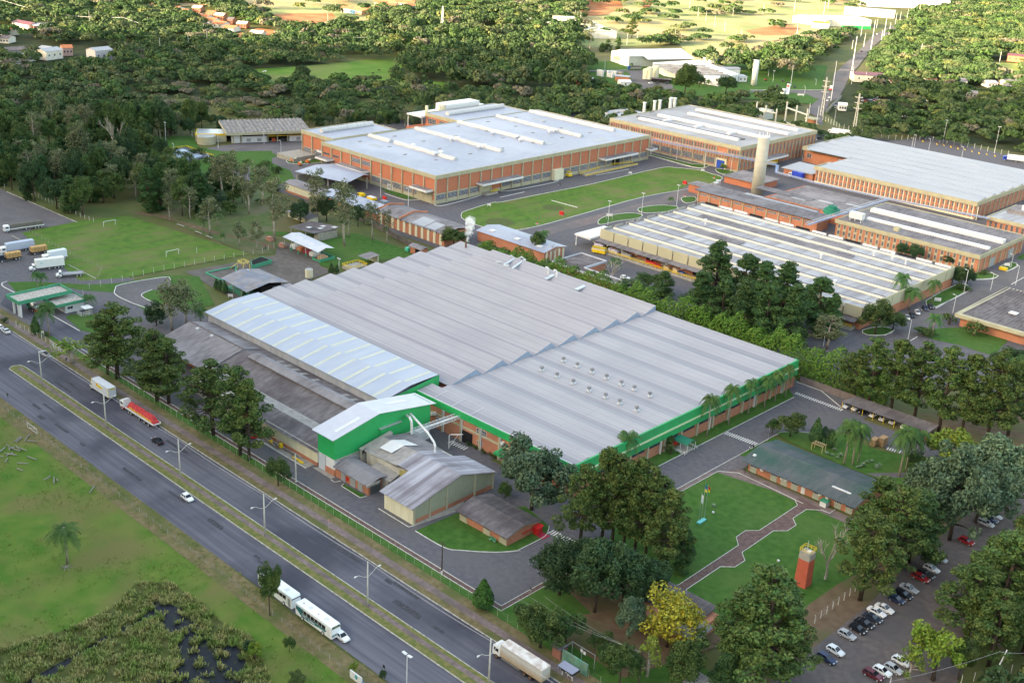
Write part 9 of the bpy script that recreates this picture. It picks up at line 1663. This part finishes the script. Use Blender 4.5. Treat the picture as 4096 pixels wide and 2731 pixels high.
person(23,500,172,.2,'person in dark shirt on the campus drive, left of two',(.04,.05,.08),(.5,.5,.5),0); person(23,514,172,.2,'person in dark clothes on the campus drive, right of two',(.03,.03,.03),(.04,.04,.05),0); person(13,1415,1385,.2,'person in light blue at the far brick factory drive',(.2,.3,.5),(.1,.1,.15),0); person(13,1497,1412,.2,'person in dark blue before the far brick factory',(.05,.08,.15),(.1,.1,.15),1); person(13,2060,1485,.2,'person by the motorcycles near the concrete tower',(.05,.05,.05),(.05,.05,.1),1); person(22,998,125,.2,'person in red by the red cabinet at the barn end',(.4,.03,.03),(.05,.05,.1),1)
t=None
for rc,x,y,l in ((13,1285,968,'first worker standing on the far factory roof'),(13,1308,962,'second worker standing on the far factory roof')):
    c=G(rc,x,y,14.1); q_=person(rc,x,y,0,l,(.05,.05,.06),(.03,.03,.04),1); q_.location=(c[0],c[1],14.06)
def cow(rc,x,y,rz,label,col,lying=False):
    J=[(-.75,0,1.05),(-.2,0,1.02),(.4,0,1.03),(.75,0,1.12),(1.05,0,1.0),(1.35,0,.75),(1.5,0,.55)]; Rr=[(.26,.28),(.32,.34),(.30,.34),(.2,.24),(.14,.17),(.12,.15),(.08,.09)]; E=[(i,i+1) for i in range(6)]
    for xx,b_i in ((-.72,0),(.45,2)):
        for s in (-1,1): n=len(J); k=.06 if xx<0 else -.03; J+=[(xx,s*.2,.72),(xx+k-.05,s*.2,.38),(xx,s*.2,.04)]; Rr+=[(.11,.11),(.06,.06),(.055,.055)]; E+=[(b_i,n),(n,n+1),(n+1,n+2)]
    n=len(J); J+=[(-1.0,0,1.0),(-1.05,0,.55)]; Rr+=[(.04,.04),(.03,.03)]; E+=[(0,n),(n,n+1)]
    for s in (-1,1): n=len(J); J.append((1.2,s*.2,.98)); Rr.append((.03,.05)); E.append((4,n))
    me=skin_figure(J,E,Rr,'body'); me.materials.append(P('hide_%d'%int(col[0]*100),col,.8)); c=G(rc,x,y); t=thing('cow',label,'cow',(c[0],c[1],-.15),rz); o=bpy.data.objects.new('body',me); COL.objects.link(o); o.parent=t
cow(12,1048,632,.4,'dark cow grazing on the meadow, left and nearer one',(.03,.02,.02)); cow(12,1100,606,.9,'dark brown cow on the meadow, right and farther one',(.05,.025,.02)); cow(12,112,620,.3,'white cow at the left of the meadow',(.6,.58,.55)); cow(12,128,615,1.3,'white cow beside the other white one',(.6,.58,.55)); cow(12,135,618,2.3,'white cow right of the pair at the left meadow',(.6,.58,.55)); cow(12,68,630,2.9,'whitish cow apart at the far left meadow',(.5,.48,.45))
lg=random.Random(4)
for i,(cx,cy,n,l) in enumerate([(110,1020,12,'scattered grey logs and branches in the upper pasture'),(50,1110,7,'fallen grey logs by the left picture edge'),(330,935,4,'pale fallen branches near the pasture gate'),(450,1240,3,'rotten log half hidden in the pasture grass'),(830,1325,1,'short pale log in the pasture')]):
    c=G(31,cx,cy); t=thing('fallen_logs',l,'logs',(c[0],c[1],0)); b=MB()
    for k in range(n):
        x,y=lg.uniform(-6,6) if n>3 else lg.uniform(-2,2),lg.uniform(-2.5,2.5) if n>3 else lg.uniform(-.6,.6); a=lg.uniform(-.9,.9)-.3; L=lg.uniform(1.5,4); b.ring([(x,y,.2),(x+L*math.cos(a),y+L*math.sin(a),.25+lg.uniform(0,.4))],[.17,.12],6)
    b.build('log',mat('grey_wood',(.20,.185,.17),(.28,.26,.24),sc=2),t,True)
c=G(0,152,1300); T('palm_tree',155,1292,1200,72,'lone palm standing in the pasture')
b=thing('roots_heap','heap of roots and orange husks at the foot of the pasture palm','debris',(*G(0,152,1302)[:2],0)); mb=MB()
for k in range(14): a=k*.9; mb.ring([(0,0,.1),(math.cos(a)*1.2,math.sin(a)*1.0,.1),(math.cos(a)*2.0,math.sin(a)*1.5,.05)],[.09,.06,.03],5)
mb.build('roots',mat('grey_wood',(.3,.28,.26)),b,True)
for i,(rc,x,y,w,h,l) in enumerate([(42,335,1300,80,130,'scrubby bush beside the pasture fence opposite the small white car'),(42,40,1370,110,160,'leafy shrub at the bottom of the pasture'),(42,1130,1540,60,80,'dark shrub at the near verge end'),(42,400,1600,130,120,'lime shrub at the bottom edge of the pasture'),(42,890,1480,70,90,'shrub in front of the painted wall'),(41,2140,1330,100,120,'pale green shrub beside the marsh water')]):
    bx,by=pxy(rc,x,y); k=2352/4096; T(['broadleaf_tree','lime_tree','dark_broadleaf_tree'][i%3],bx*k,by*k,by*k-h*.27,w*.27*1.3,l)
c=G(31,2160,900); car('hatch',(.5,.02,.02),c[0],c[1],1.2,'red car mostly hidden by the roadside pine'); 
t=thing('steam','white steam plume rising from the rusty roof pipe','steam',(-318.5,314,12)); t['kind']='stuff'
g=random.Random(2); b=bpy.data.meshes.new('plume'); 
import bmesh
bm=bmesh.new()
for k in range(26):
    f=k/25; z=.2+f*9.5; r=.7+f*1.7; c=Vector((.9+g.uniform(-1,1)*r*.6+f*.8,g.uniform(-1,1)*r*.6,z)); q_=bmesh.ops.create_icosphere(bm,subdivisions=2,radius=r*g.uniform(.6,1.0)); bmesh.ops.translate(bm,verts=q_['verts'],vec=c)
bm.to_mesh(b); bm.free(); o=bpy.data.objects.new('plume',b); COL.objects.link(o); o.parent=t
rm=o.modifiers.new('r','REMESH'); rm.mode='VOXEL'; rm.voxel_size=.28
dm=o.modifiers.new('d','DISPLACE'); tx=bpy.data.textures.new('puff','CLOUDS'); tx.noise_scale=.9; dm.texture=tx; dm.strength=.9
sm=bpy.data.materials.new('steam_volume'); sm.use_nodes=True; nt_=sm.node_tree; nt_.nodes.clear(); oo=nt_.nodes.new('ShaderNodeOutputMaterial'); pv=nt_.nodes.new('ShaderNodeVolumePrincipled'); pv.inputs['Color'].default_value=(.97,.97,.98,1); pv.inputs['Density'].default_value=1.1; pv.inputs['Anisotropy'].default_value=.2
nz=nt_.nodes.new('ShaderNodeTexNoise'); nz.inputs['Scale'].default_value=.6; nz.inputs['Detail'].default_value=5; tc=nt_.nodes.new('ShaderNodeTexCoord'); nt_.links.new(tc.outputs['Object'],nz.inputs['Vector']); mr=nt_.nodes.new('ShaderNodeMapRange'); mr.inputs[1].default_value=.42; mr.inputs[2].default_value=.75; mr.inputs[3].default_value=0; mr.inputs[4].default_value=1.1; nt_.links.new(nz.outputs['Fac'],mr.inputs[0]); nt_.links.new(mr.outputs[0],pv.inputs['Density']); nt_.links.new(pv.outputs[0],oo.inputs['Volume'])
b.materials.append(sm)
for p_ in list(PROTO.values()):
    for q_ in p_:
        if q_.name not in _used:
            for ch in list(q_.children): bpy.data.objects.remove(ch)
            bpy.data.objects.remove(q_)
